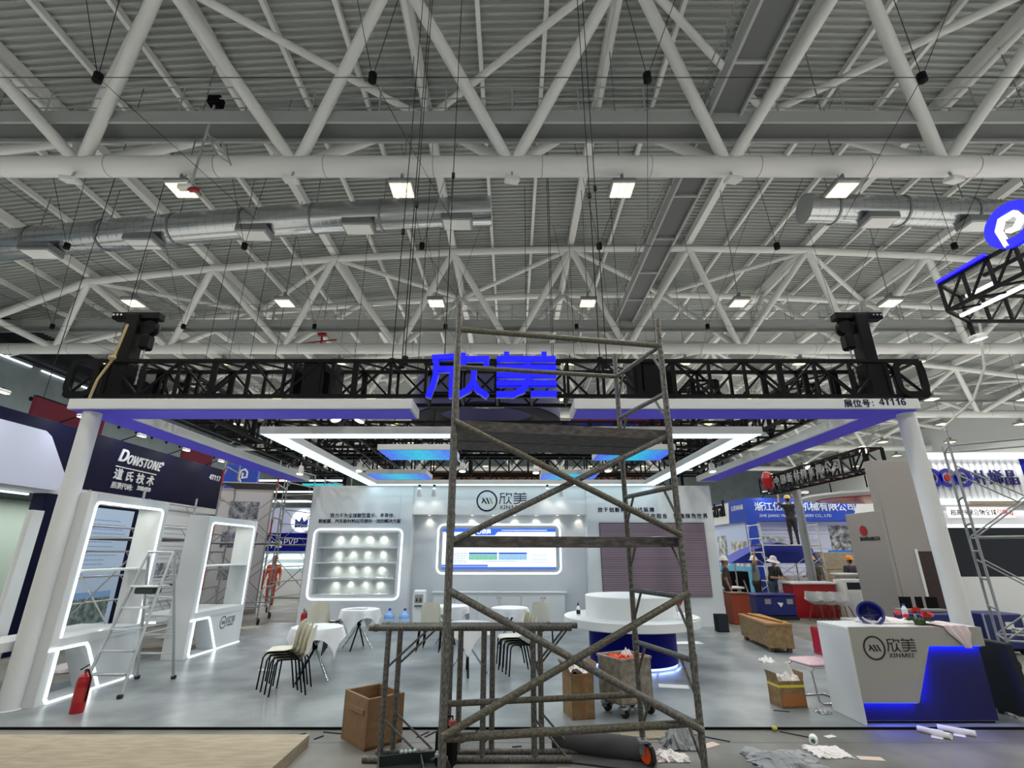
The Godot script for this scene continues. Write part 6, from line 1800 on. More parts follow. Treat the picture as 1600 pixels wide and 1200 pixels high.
	bx(bg, "red_tag", Vector3(0.07, 0.06, 0.03), Vector3(0.05, 0.37, 0.02), mat("tag_red", srgb(176, 90, 84), 0.6), 0.012)
	tube(bg, "handle", [Vector3(-0.06, 0.32, 0), Vector3(-0.05, 0.42, 0), Vector3(0.05, 0.42, 0), Vector3(0.06, 0.32, 0)], 0.01, M("black_plastic"), 6)
	var sl := thing("black_strap", "black strap with buckle lying on the loose frames' bottom pipe", "strap", Vector3(-0.42, 0.02, -5.95))
	tube(sl, "webbing", [Vector3(-0.16, 0.0, 0.02), Vector3(-0.05, 0.03, 0), Vector3(0.02, 0.05, -0.02), Vector3(0.06, 0.1, 0), Vector3(0.11, 0.06, 0.01), Vector3(0.16, 0.02, 0)], 0.018, M("black_plastic"), 6)
	bx(sl, "buckle", Vector3(0.08, 0.05, 0.04), Vector3(0.14, 0.07, 0), M("black_plastic"), 0.01)
	step_ladder()

func scrap(called: String, label: String, cat: String, at: Vector3, size: Vector3, turn: float, m: Material) -> void:
	var o := MeshInstance3D.new()
	o.name = numbered(called)
	o.mesh = chamfer_mesh(size, minf(size.y * 0.3, 0.003))
	o.material_override = m
	add_child(o)
	o.position = at + Vector3(0, size.y / 2, 0)
	o.rotation_degrees.y = turn
	tag(o, label, cat)

func lump(called: String, label: String, cat: String, at: Vector3, w: float, d: float, h: float, seed_: int, m: Material) -> void:
	var o := MeshInstance3D.new()
	o.name = numbered(called)
	o.mesh = crumple(w, d, h, seed_, 0.05)
	o.material_override = m
	add_child(o)
	o.position = at
	tag(o, label, cat)

func step_ladder() -> void:
	var g := thing("step_ladder", "aluminium platform step ladder standing beside the near portal", "ladder", Vector3(-5.5, 0.022, -8.1))
	var m := M("aluminium")
	# front rails (towards the viewer) rise to the platform, rear legs behind
	for s in [-1.0, 1.0]:
		var x: float = s * 0.28
		rod(g, "front_rail", Vector3(x, 0, 0.55), Vector3(x * 0.75, 1.35, 0.12), 0.022, m)
		rod(g, "handrail", Vector3(x * 0.75, 1.35, 0.12), Vector3(x * 0.7, 1.85, -0.05), 0.018, m)
		rod(g, "rear_leg", Vector3(x, 0, -0.55), Vector3(x * 0.72, 1.8, -0.08), 0.022, m)
		rod(g, "spreader", Vector3(x * 0.9, 0.75, 0.3), Vector3(x * 0.88, 0.75, -0.32), 0.01, m)
		for z in [0.55, -0.55]:
			bx(g, "foot", Vector3(0.06, 0.05, 0.06), Vector3(x, 0.025, z), M("rubber"), 0.008)
	for i in 4:
		var f := 0.27 * (i + 1)
		var z := 0.55 - 0.43 * f / 1.35
		bx(g, "step", Vector3(0.5 - f * 0.08, 0.03, 0.09), Vector3(0, f, z), m, 0.006)
		bx(g, "rear_bar", Vector3(0.52 - f * 0.08, 0.025, 0.025), Vector3(0, f + 0.1, -0.55 + 0.47 * (f + 0.1) / 1.8), m, 0.004)
	bx(g, "platform", Vector3(0.44, 0.03, 0.26), Vector3(0, 1.36, 0.03), m, 0.006)
	bx(g, "tool_tray", Vector3(0.3, 0.09, 0.2), Vector3(0, 1.3, 0.05), mat("tray_dark", srgb(40, 48, 42), 0.6), 0.02)
	rod(g, "top_bar", Vector3(-0.2, 1.85, -0.05), Vector3(0.2, 1.85, -0.05), 0.02, m)

# ---------------------------------------------------------------- booths to the left
func print_lines(w: int, h: int, paper: Color, ink: Color, seed_: int, rows: int) -> Image:
	# a printed board with lines of small type too fine to read
	var im := Image.create(w, h, false, Image.FORMAT_RGB8)
	im.fill(paper)
	var rg := RandomNumberGenerator.new()
	rg.seed = seed_
	for j in rows:
		var x := int(w * 0.08)
		var end := int(w * rg.randf_range(0.5, 0.92))
		var y := int(h * (0.1 + 0.82 * j / rows))
		while x < end:
			var n := rg.randi_range(4, 14)
			im.fill_rect(Rect2i(x, y, n, maxi(2, h / 110)), ink)
			x += n + 3
	return im

func photo_patch(im: Image, r: Rect2i, a: Color, b: Color, off: int) -> void:
	for x in range(r.position.x, r.end.x):
		for y in range(r.position.y, r.end.y):
			var v := nz_at(x * 0.55 + off, y * 0.55)
			im.set_pixel(x, y, a.lerp(b, clampf(v * 0.9 + 0.55, 0, 1)))

func build_left_neighbours() -> void:
	var N := M("navy")
	var W := M("white_board")
	var X := -9.5
	var g := thing("navy_booth", "neighbouring booth with dark navy fascia and white company lettering", "booth", Vector3(X, 0, 0))
	span(g, "fascia", Vector3(-0.3, 3.2, -16.3), Vector3(0, 4.45, -5.0), N, 0.01)
	span(g, "fascia_lip", Vector3(-0.32, 3.02, -16.3), Vector3(-0.02, 3.2, -5.0), W, 0.004)
	var face := Transform3D(Basis(Vector3.UP, PI / 2), Vector3(0.0, 0, 0))
	# the pale panel at the near end (x runs to the far end)
	var pp := [Vector2(5.0, 4.2), Vector2(9.75, 4.2), Vector2(9.9, 4.12), Vector2(10.55, 3.3), Vector2(10.35, 3.08), Vector2(5.0, 3.08)]
	prism(g, "pale_panel", pp, 0.06, mat("pale_blue_white", srgb(206, 212, 236), 0.5), face)
	var slant := Transform3D(Basis(Vector3(1, 0, 0), Vector3(0.24, 1, 0), Vector3(0, 0, 1)), Vector3.ZERO)
	latin(g, "D", 0.3, W, face * plane_at(Vector3(11.74, 3.86, 0.0)) * slant, true, 0.02, 1.1)
	latin(g, "OWSTONE", 0.23, W, face * plane_at(Vector3(12.04, 3.86, 0.0)) * slant, true, 0.02, 0.8)
	latin(g, "®", 0.1, W, face * plane_at(Vector3(13.3, 4.06, 0.0)), true, 0.02)
	span(g, "underline", Vector3(0, 3.82, -13.2), Vector3(0.02, 3.845, -11.78), W, 0.0)
	hanzi(g, "道氏技术", 0.25, 0.37, 0.03, W, face * plane_at(Vector3(11.8, 3.78, 0)), 0.02)
	hanzi(g, "股票代码：", 0.15, 0.16, 0.014, W, face * plane_at(Vector3(11.8, 3.47, 0)), 0.02)
	latin(g, "300409", 0.11, W, face * plane_at(Vector3(12.62, 3.33, 0)), true, 0.02)
	latin(g, "4T117", 0.16, W, face * plane_at(Vector3(15.55, 4.0, 0)), true, 0.01)
	span(g, "post", Vector3(-0.3, 0, -11.2), Vector3(0, 3.02, -10.25), N, 0.01)
	span(g, "inner_wall", Vector3(-2.2, 0, -16.5), Vector3(-2.0, 3.3, -5.0), mat("pale_green_white", srgb(214, 224, 214), 0.5), 0.0)
	span(g, "soffit", Vector3(-2.0, 3.02, -16.3), Vector3(-0.32, 3.1, -5.0), M("dark_board"), 0.0)
	area_light(g, Vector3(-1.1, 2.98, -10.5), Vector3.DOWN, 0.8, 9.0, 9.0, Color(0.95, 1, 0.96))
	span(g, "led_line", Vector3(-0.36, 2.97, -10.2), Vector3(-0.33, 3.01, -5.0), M("led_white"), 0.0)
	for i in 6:
		var z := -6.6 - i * 1.75
		var arm := bar(g, "lamp_arm", Vector3(-0.1, 4.45, z), Vector3(0.35, 4.62, z), 0.02, 0.02, M("black_metal"))
		var hd := bx(g, "lamp_head", Vector3(0.1, 0.06, 0.26), Vector3(0.4, 4.6, z), M("white_paint"), 0.02)
		bx(hd, "lamp_lens", Vector3(0.08, 0.01, 0.22), Vector3(0, -0.034, 0), M("spot_face"), 0.002)
		area_light(g, Vector3(0.4, 4.53, z), Vector3(-0.35, -1, 0), 0.22, 0.1, 0.35, Color(0.92, 0.95, 1))
	# printed boards standing in the booth opening
	var im := print_lines(256, 384, Color(0.78, 0.87, 0.98), Color(0.5, 0.6, 0.8), 5, 22)
	im.fill_rect(Rect2i(0, 200, 256, 70), Color(0.78, 0.87, 0.98))
	im.fill_rect(Rect2i(10, 270, 220, 20), Color(0.55, 0.72, 0.92))
	photo_patch(im, Rect2i(10, 290, 220, 80), Color(0.25, 0.34, 0.3), Color(0.6, 0.64, 0.66), 11)
	var b1 := thing("graphic_board", "pale blue printed board with a landscape picture in the navy booth", "board", Vector3(X - 0.1, 0, -12.2), 90.0, "printed boards of the navy booth")
	bx(b1, "frame", Vector3(1.9, 2.98, 0.06), Vector3(0, 1.49, 0), N, 0.006)
	sheet(b1, "print", 1.5, 2.6, picture("board_blue", im), plane_at(Vector3(-0.1, 1.55, 0.03)), 0.01)
	var b2 := thing("graphic_board", "white printed board with lines of text and small hexagon mark", "board", Vector3(X - 0.1, 0, -14.7), 90.0, "printed boards of the navy booth")
	bx(b2, "frame", Vector3(3.2, 2.98, 0.06), Vector3(0, 1.49, 0), W, 0.006)
	var im2 := print_lines(384, 320, Color(0.9, 0.91, 0.93), Color(0.52, 0.54, 0.6), 8, 20)
	photo_patch(im2, Rect2i(60, 150, 130, 45), Color(0.3, 0.3, 0.36), Color(0.85, 0.85, 0.88), 40)
	photo_patch(im2, Rect2i(220, 150, 90, 45), Color(0.55, 0.6, 0.58), Color(0.85, 0.86, 0.85), 70)
	im2.fill_rect(Rect2i(20, 215, 240, 8), Color(0.5, 0.3, 0.36))
	sheet(b2, "print", 3.0, 2.7, picture("board_white", im2), plane_at(Vector3(0, 1.52, 0.03)), 0.01)
	var hx := []
	for i in 6:
		hx.append(Vector2(cos(TAU * i / 6), sin(TAU * i / 6)) * 0.1)
	strip_loop(b2, "hexagon_mark", hx, 0.03, 0.004, M("dark_board"), plane_at(Vector3(0.75, 2.68, 0.04)))
	var b3 := thing("graphic_board", "grey tall board with pictures of machines beyond the navy booth", "board", Vector3(-9.3, 0, -17.6), 20.0)
	bx(b3, "frame", Vector3(1.7, 4.0, 0.08), Vector3(0, 2.0, 0), M("grey_panel"), 0.006)
	var im3 := Image.create(192, 448, false, Image.FORMAT_RGB8)
	im3.fill(Color(0.74, 0.72, 0.74))
	photo_patch(im3, Rect2i(40, 40, 110, 70), Color(0.24, 0.24, 0.3), Color(0.66, 0.66, 0.7), 100)
	photo_patch(im3, Rect2i(30, 160, 130, 60), Color(0.22, 0.2, 0.34), Color(0.7, 0.7, 0.74), 130)
	photo_patch(im3, Rect2i(40, 280, 110, 60), Color(0.3, 0.3, 0.34), Color(0.7, 0.7, 0.72), 160)
	sheet(b3, "print", 1.6, 3.8, picture("board_machines", im3), plane_at(Vector3(0, 2.0, 0.04)), 0.01)
	# scaffolds in the side aisle
	plain_tower("pale aluminium scaffold seen through the near display portal", Vector3(-7.85, 0, -10.8), 0, 1.1, 1.7, 3.05, M("aluminium"), false)
	plain_tower("scaffold with red painted bands behind the far display portal", Vector3(-7.9, 0, -15.4), 14, 1.5, 1.5, 4.6, M("galvanised"), true, 1)
	plain_tower("grey scaffold tower on red wheels left of the back wall", Vector3(-7.2, 0, -18.6), -12, 1.6, 1.8, 4.9, M("galvanised"), true)
	# litter in that aisle
	lump("dust_sheet", "pinkish crumpled dust sheet on the floor behind the near portal", "sheet", Vector3(-7.3, 0, -9.4), 1.0, 0.6, 0.16, 71, mat("sheet_pink", srgb(206, 196, 196), 0.8))
	lump("dust_sheet", "grey crumpled sheet on the aisle floor between the portals", "sheet", Vector3(-7.6, 0, -13.0), 1.3, 0.9, 0.14, 73, mat("sheet_grey", srgb(170, 168, 164), 0.8))
	lump("dust_sheet", "brown paper sheet lying under the scaffold beside the back wall", "sheet", Vector3(-6.9, 0, -14.3), 1.0, 0.5, 0.04, 74, mat("sheet_brown", srgb(176, 170, 158), 0.85))
	scrap("board_pile", "flat pale board lying in the aisle behind the portals", "board", Vector3(-7.2, 0, -11.6), Vector3(0.9, 0.03, 0.5), 20, M("plywood"))
	# blue hanging sign
	var bs := thing("blue_banner_box", "bright blue hanging sign box with white looped mark", "sign", Vector3(-10.75, 3.95, -19.7), 12.0)
	bx(bs, "box", Vector3(1.25, 1.25, 0.3), Vector3(0, 0.62, 0), M("blue_print"), 0.02)
	strip_loop(bs, "looped_mark", [Vector2(0.0, 0.55), Vector2(-0.1, 0.75), Vector2(-0.06, 1.0), Vector2(0.08, 1.06), Vector2(0.18, 0.95), Vector2(0.18, 0.75), Vector2(0.02, 0.72), Vector2(0.02, 0.92)], 0.06, 0.02, W, plane_at(Vector3(0.05, 0, 0.15)), false)
	hanzi(bs, "中国", 0.16, 0.2, 0.03, W, plane_at(Vector3(-0.1, 0.42, 0.15)), 0.01)
	wires(bs, [Vector3(-0.5, 1.24, 0), Vector3(0.5, 1.24, 0)])
	# booth with PVP band
	var pv := thing("blue_white_booth", "distant white booth with blue band lettered PVP and a glowing round mark", "booth", Vector3(-10.6, 0, -24.0))
	span(pv, "upper_wall", Vector3(-2.2, 2.75, -0.2), Vector3(1.6, 3.9, 0), mat("pale_violet", srgb(190, 196, 226), 0.5), 0.0)
	span(pv, "blue_band", Vector3(-2.2, 1.95, -0.2), Vector3(1.25, 2.75, 0.05), M("royal_blue"), 0.0)
	span(pv, "lower_wall", Vector3(-2.2, 0, -0.4), Vector3(1.6, 1.95, -0.2), W, 0.0)
	hanzi(pv, "头部中国", 0.3, 0.32, 0.04, W, plane_at(Vector3(-1.3, 2.4, 0.05)), 0.02)
	latin(pv, "PVP", 0.26, W, plane_at(Vector3(0.0, 2.13, 0.05)), false, 0.02, 1.1)
	lathe(pv, "round_lamp", [Vector2(0, 0), Vector2(0.5, 0), Vector2(0.5, 0.08), Vector2(0, 0.08)], M("tube_white"), Vector3(0.75, 3.3, 0.02), 32).rotation.x = PI / 2
	prism(pv, "round_mark", [Vector2(-0.3, -0.3), Vector2(0.3, -0.3), Vector2(0.3, 0.1), Vector2(0.1, -0.05), Vector2(0, 0.2), Vector2(-0.1, -0.05), Vector2(-0.3, 0.1)], 0.03, M("blue_print"), plane_at(Vector3(0.75, 3.3, 0.1)))
	for y in [1.2, 1.6]:
		span(pv, "white_lamp", Vector3(-2.0, y, -0.18), Vector3(1.0, y + 0.22, -0.1), M("led_cool"), 0.0)
	area_light(pv, Vector3(-0.4, 1.5, 0.1), Vector3.BACK, 2.5, 0.6, 1.2)
	# neon tubes above it
	var nt := thing("neon_canopy", "dark canopy with teal and white light tubes beyond the scaffolds", "canopy", Vector3(-8.9, 4.2, -21.5))
	span(nt, "frame", Vector3(-2.6, -0.1, -0.4), Vector3(1.6, 0.7, -0.2), M("black_metal"), 0.0)
	span(nt, "teal_tube_light", Vector3(-0.2, 0.42, -0.18), Vector3(1.5, 0.52, -0.1), M("teal_neon"), 0.0)
	for y in [0.14, 0.62]:
		span(nt, "white_tube_light", Vector3(-2.5, y, -0.18), Vector3(1.5, y + 0.06, -0.1), M("tube_white"), 0.0)
	span(nt, "white_tube_light", Vector3(-2.5, -0.3, 0.1), Vector3(1.5, -0.22, 0.18), M("tube_white"), 0.0)
	wires(nt, [Vector3(-2.4, 0.68, -0.3), Vector3(1.4, 0.68, -0.3)])
	# maroon boards high behind the navy booth
	for q in [[-13.0, -14.0, 2.4], [-13.0, -20.2, 2.0]]:
		var mb := thing("maroon_board", "maroon hanging board behind the navy fascia, %s" % ("nearer one" if q[1] > -15 else "farther one"), "board", Vector3(q[0], 5.0, q[1]), 90.0, "maroon boards")
		bx(mb, "board", Vector3(q[2], 0.9, 0.1), Vector3(0, 0.45, 0), M("maroon"), 0.01)
		bx(mb, "rail", Vector3(q[2], 0.04, 0.12), Vector3(0, 0.92, 0), M("black_metal"), 0.004)
		wires(mb, [Vector3(-q[2] * 0.4, 0.92, 0), Vector3(q[2] * 0.4, 0.92, 0)])

# ---------------------------------------------------------------- booths to the right
func build_right_neighbours() -> void:
	var W := M("white_board")
	var B := M("blue_print")
	# machinery booth
	var g := thing("machinery_booth", "blue and white machinery company booth with large white characters", "booth", Vector3(10.45, 0, -22.5))
	span(g, "front_fascia", Vector3(-0.05, 3.2, -0.25), Vector3(5.0, 4.2, 0), B, 0.0)
	prism(g, "white_end", [Vector2(4.6, 3.2), Vector2(5.6, 3.2), Vector2(5.6, 4.2), Vector2(5.0, 4.2)], 0.05, W, plane_at(Vector3(0, 0, 0)))
	span(g, "side_fascia", Vector3(-0.05, 3.2, -4.5), Vector3(0.2, 4.2, -0.255), B, 0.0)
	var left := Transform3D(Basis(Vector3.UP, -PI / 2), Vector3(-0.05, 0, 0))
	prism(g, "white_side_panel", [Vector2(-4.5, 3.2), Vector2(-1.9, 3.2), Vector2(-1.7, 4.15), Vector2(-4.5, 4.15)], 0.03, W, left)
	latin(g, "astral", 0.7, M("black_plastic"), left * plane_at(Vector3(-4.3, 3.32, 0.03)), true, 0.06, 0.8)
	hanzi(g, "亿美特机械", 0.22, 0.25, 0.02, W, left * plane_at(Vector3(-1.5, 3.95, 0)), 0.01)
	hanzi(g, "浙江亿美特机械有限公司", 0.38, 0.41, 0.036, W, plane_at(Vector3(0.35, 4.02, 0)), 0.02)
	latin(g, "ZHE JIANG YMT MACHINERY CO., LTD", 0.11, W, plane_at(Vector3(0.5, 3.34, 0)), false, 0.01, 1.25)
	span(g, "corner_post", Vector3(-0.05, 0, -0.3), Vector3(0.35, 3.2, 0), B, 0.01)
	span(g, "front_wall", Vector3(0.35, 0, -0.6), Vector3(5.6, 3.2, -0.5), W, 0.0)
	span(g, "side_wall", Vector3(0.1, 0, -4.5), Vector3(0.2, 3.2, -0.3), W, 0.0)
	for i in 3:
		var hd := bx(g, "lamp_head", Vector3(0.3, 0.08, 0.14), Vector3(0.8 + i * 1.7, 4.42, 0.35), M("white_paint"), 0.02)
		bx(hd, "lamp_lens", Vector3(0.26, 0.01, 0.1), Vector3(0, -0.045, 0), M("spot_face"), 0.002)
		rod(g, "lamp_arm", Vector3(0.8 + i * 1.7, 4.2, -0.1), Vector3(0.8 + i * 1.7, 4.42, 0.35), 0.015, M("black_metal"))
		area_light(g, Vector3(0.8 + i * 1.7, 4.36, 0.4), Vector3(0, -1, -0.5), 0.25, 0.1, 0.7, Color(0.9, 0.96, 1))
	var im := print_lines(512, 320, Color(0.8, 0.82, 0.92), Color(0.5, 0.52, 0.64), 15, 16)
	im.fill_rect(Rect2i(0, 230, 512, 90), Color(0.62, 0.62, 0.66))
	im.fill_rect(Rect2i(310, 120, 202, 14), Color(0.16, 0.44, 0.84))
	im.fill_rect(Rect2i(310, 120, 16, 180), Color(0.16, 0.44, 0.84))
	photo_patch(im, Rect2i(20, 60, 110, 90), Color(0.4, 0.44, 0.46), Color(0.84, 0.88, 0.86), 200)
	photo_patch(im, Rect2i(330, 10, 170, 110), Color(0.2, 0.22, 0.26), Color(0.8, 0.8, 0.82), 230)
	photo_patch(im, Rect2i(330, 150, 170, 150), Color(0.16, 0.18, 0.22), Color(0.72, 0.72, 0.76), 260)
	sheet(g, "front_print", 5.2, 3.1, picture("machinery_print", im), plane_at(Vector3(2.98, 1.6, -0.5)), 0.01)
	var im2 := Image.create(256, 200, false, Image.FORMAT_RGB8)
	im2.fill(Color(0.72, 0.78, 0.9))
	im2.fill_rect(Rect2i(0, 110, 256, 90), Color(0.3, 0.62, 0.78))
	photo_patch(im2, Rect2i(30, 30, 70, 90), Color(0.34, 0.36, 0.38), Color(0.86, 0.88, 0.9), 300)
	photo_patch(im2, Rect2i(130, 50, 100, 70), Color(0.44, 0.44, 0.44), Color(0.88, 0.88, 0.84), 330)
	sheet(g, "side_print", 4.2, 3.1, picture("machinery_side", im2), Transform3D(Basis(Vector3.UP, -PI / 2), Vector3(0.1, 1.6, -2.4)), 0.01)
	# blue tent roof and machines in front
	var tn := thing("blue_tent", "low blue canopy tent in front of the machinery booth", "tent", Vector3(10.2, 0, -20.6))
	prism(tn, "roof", [Vector2(-1.9, 1.5), Vector2(1.5, 1.5), Vector2(1.3, 2.05), Vector2(0.0, 2.25), Vector2(-0.9, 2.0)], 1.4, mat("tent_blue", srgb(14, 38, 150), 0.6), plane_at(Vector3(0, 0, -0.7)))
	for x in [-1.7, 1.3]:
		for z in [-0.6, 0.6]:
			rod(tn, "pole", Vector3(x, 0, z), Vector3(x, 1.5, z), 0.03, M("aluminium"))
	var mc := thing("machine", "dark machine with blue frame under the tent", "machine", Vector3(8.35, 0, -20.4))
	bx(mc, "cabinet", Vector3(1.3, 1.0, 0.7), Vector3(0, 0.7, 0), M("black_plastic"), 0.02)
	bx(mc, "base", Vector3(1.4, 0.2, 0.8), Vector3(0, 0.1, 0), M("navy"), 0.02)
	for i in 4:
		rod(mc, "pipe", Vector3(-0.5 + 0.3 * i, 0.9, 0.4), Vector3(-0.4 + 0.3 * i, 0.3, 0.5), 0.03, M("galvanised"))
	var m2 := thing("machine", "white and chrome laboratory machine beside the wall end", "machine", Vector3(7.4, 0, -19.2))
	bx(m2, "body", Vector3(0.8, 0.9, 0.6), Vector3(0, 0.75, 0), M("galvanised"), 0.03)
	bx(m2, "table", Vector3(1.2, 0.06, 0.7), Vector3(0.2, 0.7, 0.1), M("white_paint"), 0.01)
	for x in [-0.3, 0.7]:
		rod(m2, "leg", Vector3(x, 0, 0.3), Vector3(x, 0.7, 0.3), 0.03, M("chrome"))
	lathe(m2, "vessel", [Vector2(0, 1.2), Vector2(0.16, 1.25), Vector2(0.18, 1.5), Vector2(0.1, 1.65), Vector2(0, 1.66)], M("chrome"), Vector3(-0.1, 0, 0), 20)
	# white scaffold with worker, and its round column
	plain_tower("white scaffold with a worker standing on its deck", Vector3(10.1, 0, -19.2), 0, 2.1, 1.0, 2.9, mat("white_pipe", srgb(214, 216, 214), 0.4), false)
	var cp := thing("steel_column", "grey steel pipe column in front of the machinery booth", "column", Vector3(10.0, 0, -17.6))
	lathe(cp, "shaft", [Vector2(0, 0.9), Vector2(0.13, 0.9), Vector2(0.13, 4.1), Vector2(0, 4.1)], M("galvanised"), Vector3.ZERO, 20)
	lathe(cp, "stand", [Vector2(0, 0.0), Vector2(0.3, 0.0), Vector2(0.3, 0.05), Vector2(0.15, 0.9), Vector2(0, 0.9)], M("galvanised"), Vector3.ZERO, 20)
	# wooden packing crates
	for q in [[12.75, -20.4, 1.7, 1.9, "taller one"], [14.3, -20.0, 1.2, 1.7, "shorter one"]]:
		var wc := thing("packing_crate", "pale wooden packing crate before the machinery booth, " + q[4], "crate", Vector3(q[0], 0, q[1]), 0.0, "wooden packing crates")
		for i in 6:
			bx(wc, "plank", Vector3(q[2], q[3] / 6.0 - 0.012, 0.5), Vector3(0, q[3] / 6.0 * (i + 0.5), 0), M("plywood"), 0.006)
		for s in [-1.0, 1.0]:
			bx(wc, "batten", Vector3(0.1, q[3], 0.04), Vector3(s * (q[2] / 2 - 0.06), q[3] / 2, 0.27), M("plywood"), 0.004)
	# blue flight cases
	var fc := thing("blue_crate", "dark blue plastic crate on a low pallet with white stickers", "crate", Vector3(7.85, 0, -16.3))
	bx(fc, "pallet", Vector3(1.2, 0.1, 0.8), Vector3(0, 0.05, 0), M("dark_board"), 0.01)
	bx(fc, "body", Vector3(1.15, 0.55, 0.75), Vector3(0, 0.38, 0), mat("crate_blue", srgb(22, 36, 104), 0.45), 0.03)
	bx(fc, "lid", Vector3(1.18, 0.06, 0.78), Vector3(0, 0.67, 0), M("crate_blue"), 0.02)
	for x in [-0.25, 0.4]:
		bx(fc, "sticker", Vector3(0.18, 0.14, 0.004), Vector3(x, 0.5, 0.378), M("grey_panel"), 0.0)
	prism(fc, "arrow_mark", [Vector2(-0.08, 0.06), Vector2(0.1, 0.04), Vector2(0.02, -0.08)], 0.004, M("paper"), plane_at(Vector3(0.1, 0.42, 0.376)))
	lump("dust_sheet", "cream dust sheet spread behind the two standing workers", "sheet", Vector3(7.3, 0, -17.9), 1.8, 1.2, 0.35, 91, mat("sheet_cream", srgb(196, 186, 160), 0.85))
	for q in [[8.1, -10.9, 1.0, "nearer one behind the hard hat"], [9.3, -10.9, 0.75, "farther one behind the column"]]:
		var c := thing("flight_case", "dark blue case with white labels, " + q[3], "case", Vector3(q[0] + 0.3, 0, q[1]), 0.0, "blue cases behind the desk")
		bx(c, "body", Vector3(q[2], 0.62, 0.6), Vector3(0, 0.42, 0), M("crate_blue"), 0.02)
		for s in [-1.0, 1.0]:
			bx(c, "edge_strip", Vector3(0.03, 0.62, 0.03), Vector3(s * q[2] / 2, 0.42, 0.3), M("aluminium"), 0.005)
			lathe(c, "wheel", [Vector2(0, -0.02), Vector2(0.05, -0.02), Vector2(0.05, 0.02), Vector2(0, 0.02)], M("rubber"), Vector3(s * q[2] * 0.4, 0.05, 0.2), 12).rotation.z = PI / 2
		bx(c, "sticker", Vector3(0.16, 0.13, 0.004), Vector3(0.1, 0.52, 0.302), M("paper"), 0.0)
		bx(c, "foot_rail", Vector3(q[2], 0.06, 0.5), Vector3(0, 0.09, 0), M("black_metal"), 0.004)
	var mo := thing("screen_case", "open case with three small dark panes on the blue case", "case", Vector3(8.35, 0.73, -11.0))
	bx(mo, "tray", Vector3(0.85, 0.05, 0.3), Vector3(0, 0.03, 0), M("grey_panel"), 0.008)
	for x in [-0.28, 0.0, 0.26]:
		bx(mo, "pane", Vector3(0.24 if x != 0.0 else 0.14, 0.22, 0.03), Vector3(x, 0.17, 0), M("black_plastic"), 0.006)
	# red counter, white display frame and plants
	var rc := thing("red_counter", "red counter with white top in the next aisle", "counter", Vector3(9.3, 0, -16.7))
	bx(rc, "body", Vector3(1.3, 0.95, 0.6), Vector3(0, 0.475, 0), M("red_paint"), 0.01)
	bx(rc, "top", Vector3(1.4, 0.06, 0.7), Vector3(0, 0.98, 0), M("white_paint"), 0.01)
	var wf := thing("white_cabinet", "white cabinet with a dark window strip beside the red counter", "cabinet", Vector3(10.5, 0, -16.3))
	bx(wf, "body", Vector3(0.95, 1.1, 0.5), Vector3(0, 0.55, 0), M("white_paint"), 0.01)
	bx(wf, "window_strip", Vector3(0.75, 0.2, 0.01), Vector3(0, 0.92, 0.252), M("dark_board"), 0.002)
	for x in [-0.2, 0.2]:
		bx(wf, "door", Vector3(0.36, 0.6, 0.01), Vector3(x, 0.45, 0.253), M("white_board"), 0.003)
	var ws := thing("white_platform", "low white platform in the next aisle before the cabinet", "platform", Vector3(10.4, 0, -14.9))
	bx(ws, "slab", Vector3(2.2, 0.14, 0.9), Vector3(0, 0.07, 0), M("white_paint"), 0.01)
	bx(ws, "base", Vector3(2.1, 0.02, 0.8), Vector3(0, 0.01, 0), M("dark_board"), 0.0)
	for q in [[10.9, "left one of two"], [12.0, "right one of two"]]:
		var tbl := thing("white_pedestal_table", "white flared pedestal table, " + q[1], "table", Vector3(q[0], 0, -17.2), 0.0, "white pedestal tables")
		lathe(tbl, "stem", [Vector2(0, 0), Vector2(0.3, 0), Vector2(0.08, 0.1), Vector2(0.05, 0.6), Vector2(0.12, 1.0), Vector2(0.4, 1.2), Vector2(0, 1.2)], M("white_paint"), Vector3.ZERO, 24)
		lathe(tbl, "top", [Vector2(0, 1.2), Vector2(0.45, 1.2), Vector2(0.45, 1.24), Vector2(0, 1.24)], M("white_paint"), Vector3.ZERO, 24)
	plant(Vector3(11.35, 0, -16.6), 1.5, 0.42, "dark green bushy plant between the white pedestal tables", 26, "leaf_dark")
	plant(Vector3(10.55, 0.0, -13.9), 0.85, 0.3, "bright green potted plant behind the hard hat", 20, "leaf_bright")
	# curvy white chairs with wooden legs, stacked up
	for i in 3:
		var ch := thing("shell_chair", "white shell chair with wooden legs, %s of three by the red counter" % ORD[i], "chair", Vector3(9.0 + i * 0.28, 0, -15.8 + i * 0.12), 120.0, "white shell chairs")
		put(ch, "shell", shell_mesh([[0.24, 0.44, 0.2, 0.02], [0.1, 0.43, 0.24, 0.06], [-0.08, 0.44, 0.26, 0.1], [-0.2, 0.52, 0.26, 0.06], [-0.26, 0.66, 0.24, 0.0, 0.08], [-0.3, 0.8, 0.18, 0.0, 0.06]], 0.012), M("white_paint"))
		for s in [[-1, -1], [1, -1], [-1, 1], [1, 1]]:
			rod(ch, "leg", Vector3(s[0] * 0.12, 0.42, s[1] * 0.1), Vector3(s[0] * 0.22, 0, s[1] * 0.2), 0.014, M("brown_wood"))
	# reddish cabinet beside the wall end
	var oc := thing("orange_cabinet", "orange brown cabinet on a wooden board beyond the wall end", "cabinet", Vector3(6.25, 0, -14.9))
	bx(oc, "body", Vector3(0.5, 0.75, 0.5), Vector3(0, 0.42, 0), mat("orange_brown", srgb(140, 56, 26), 0.5), 0.01)
	bx(oc, "board", Vector3(0.9, 0.03, 0.7), Vector3(0.1, 0.015, 0.1), M("plywood"), 0.003)
	bx(oc, "top", Vector3(0.52, 0.03, 0.52), Vector3(0, 0.81, 0), M("brown_wood"), 0.004)
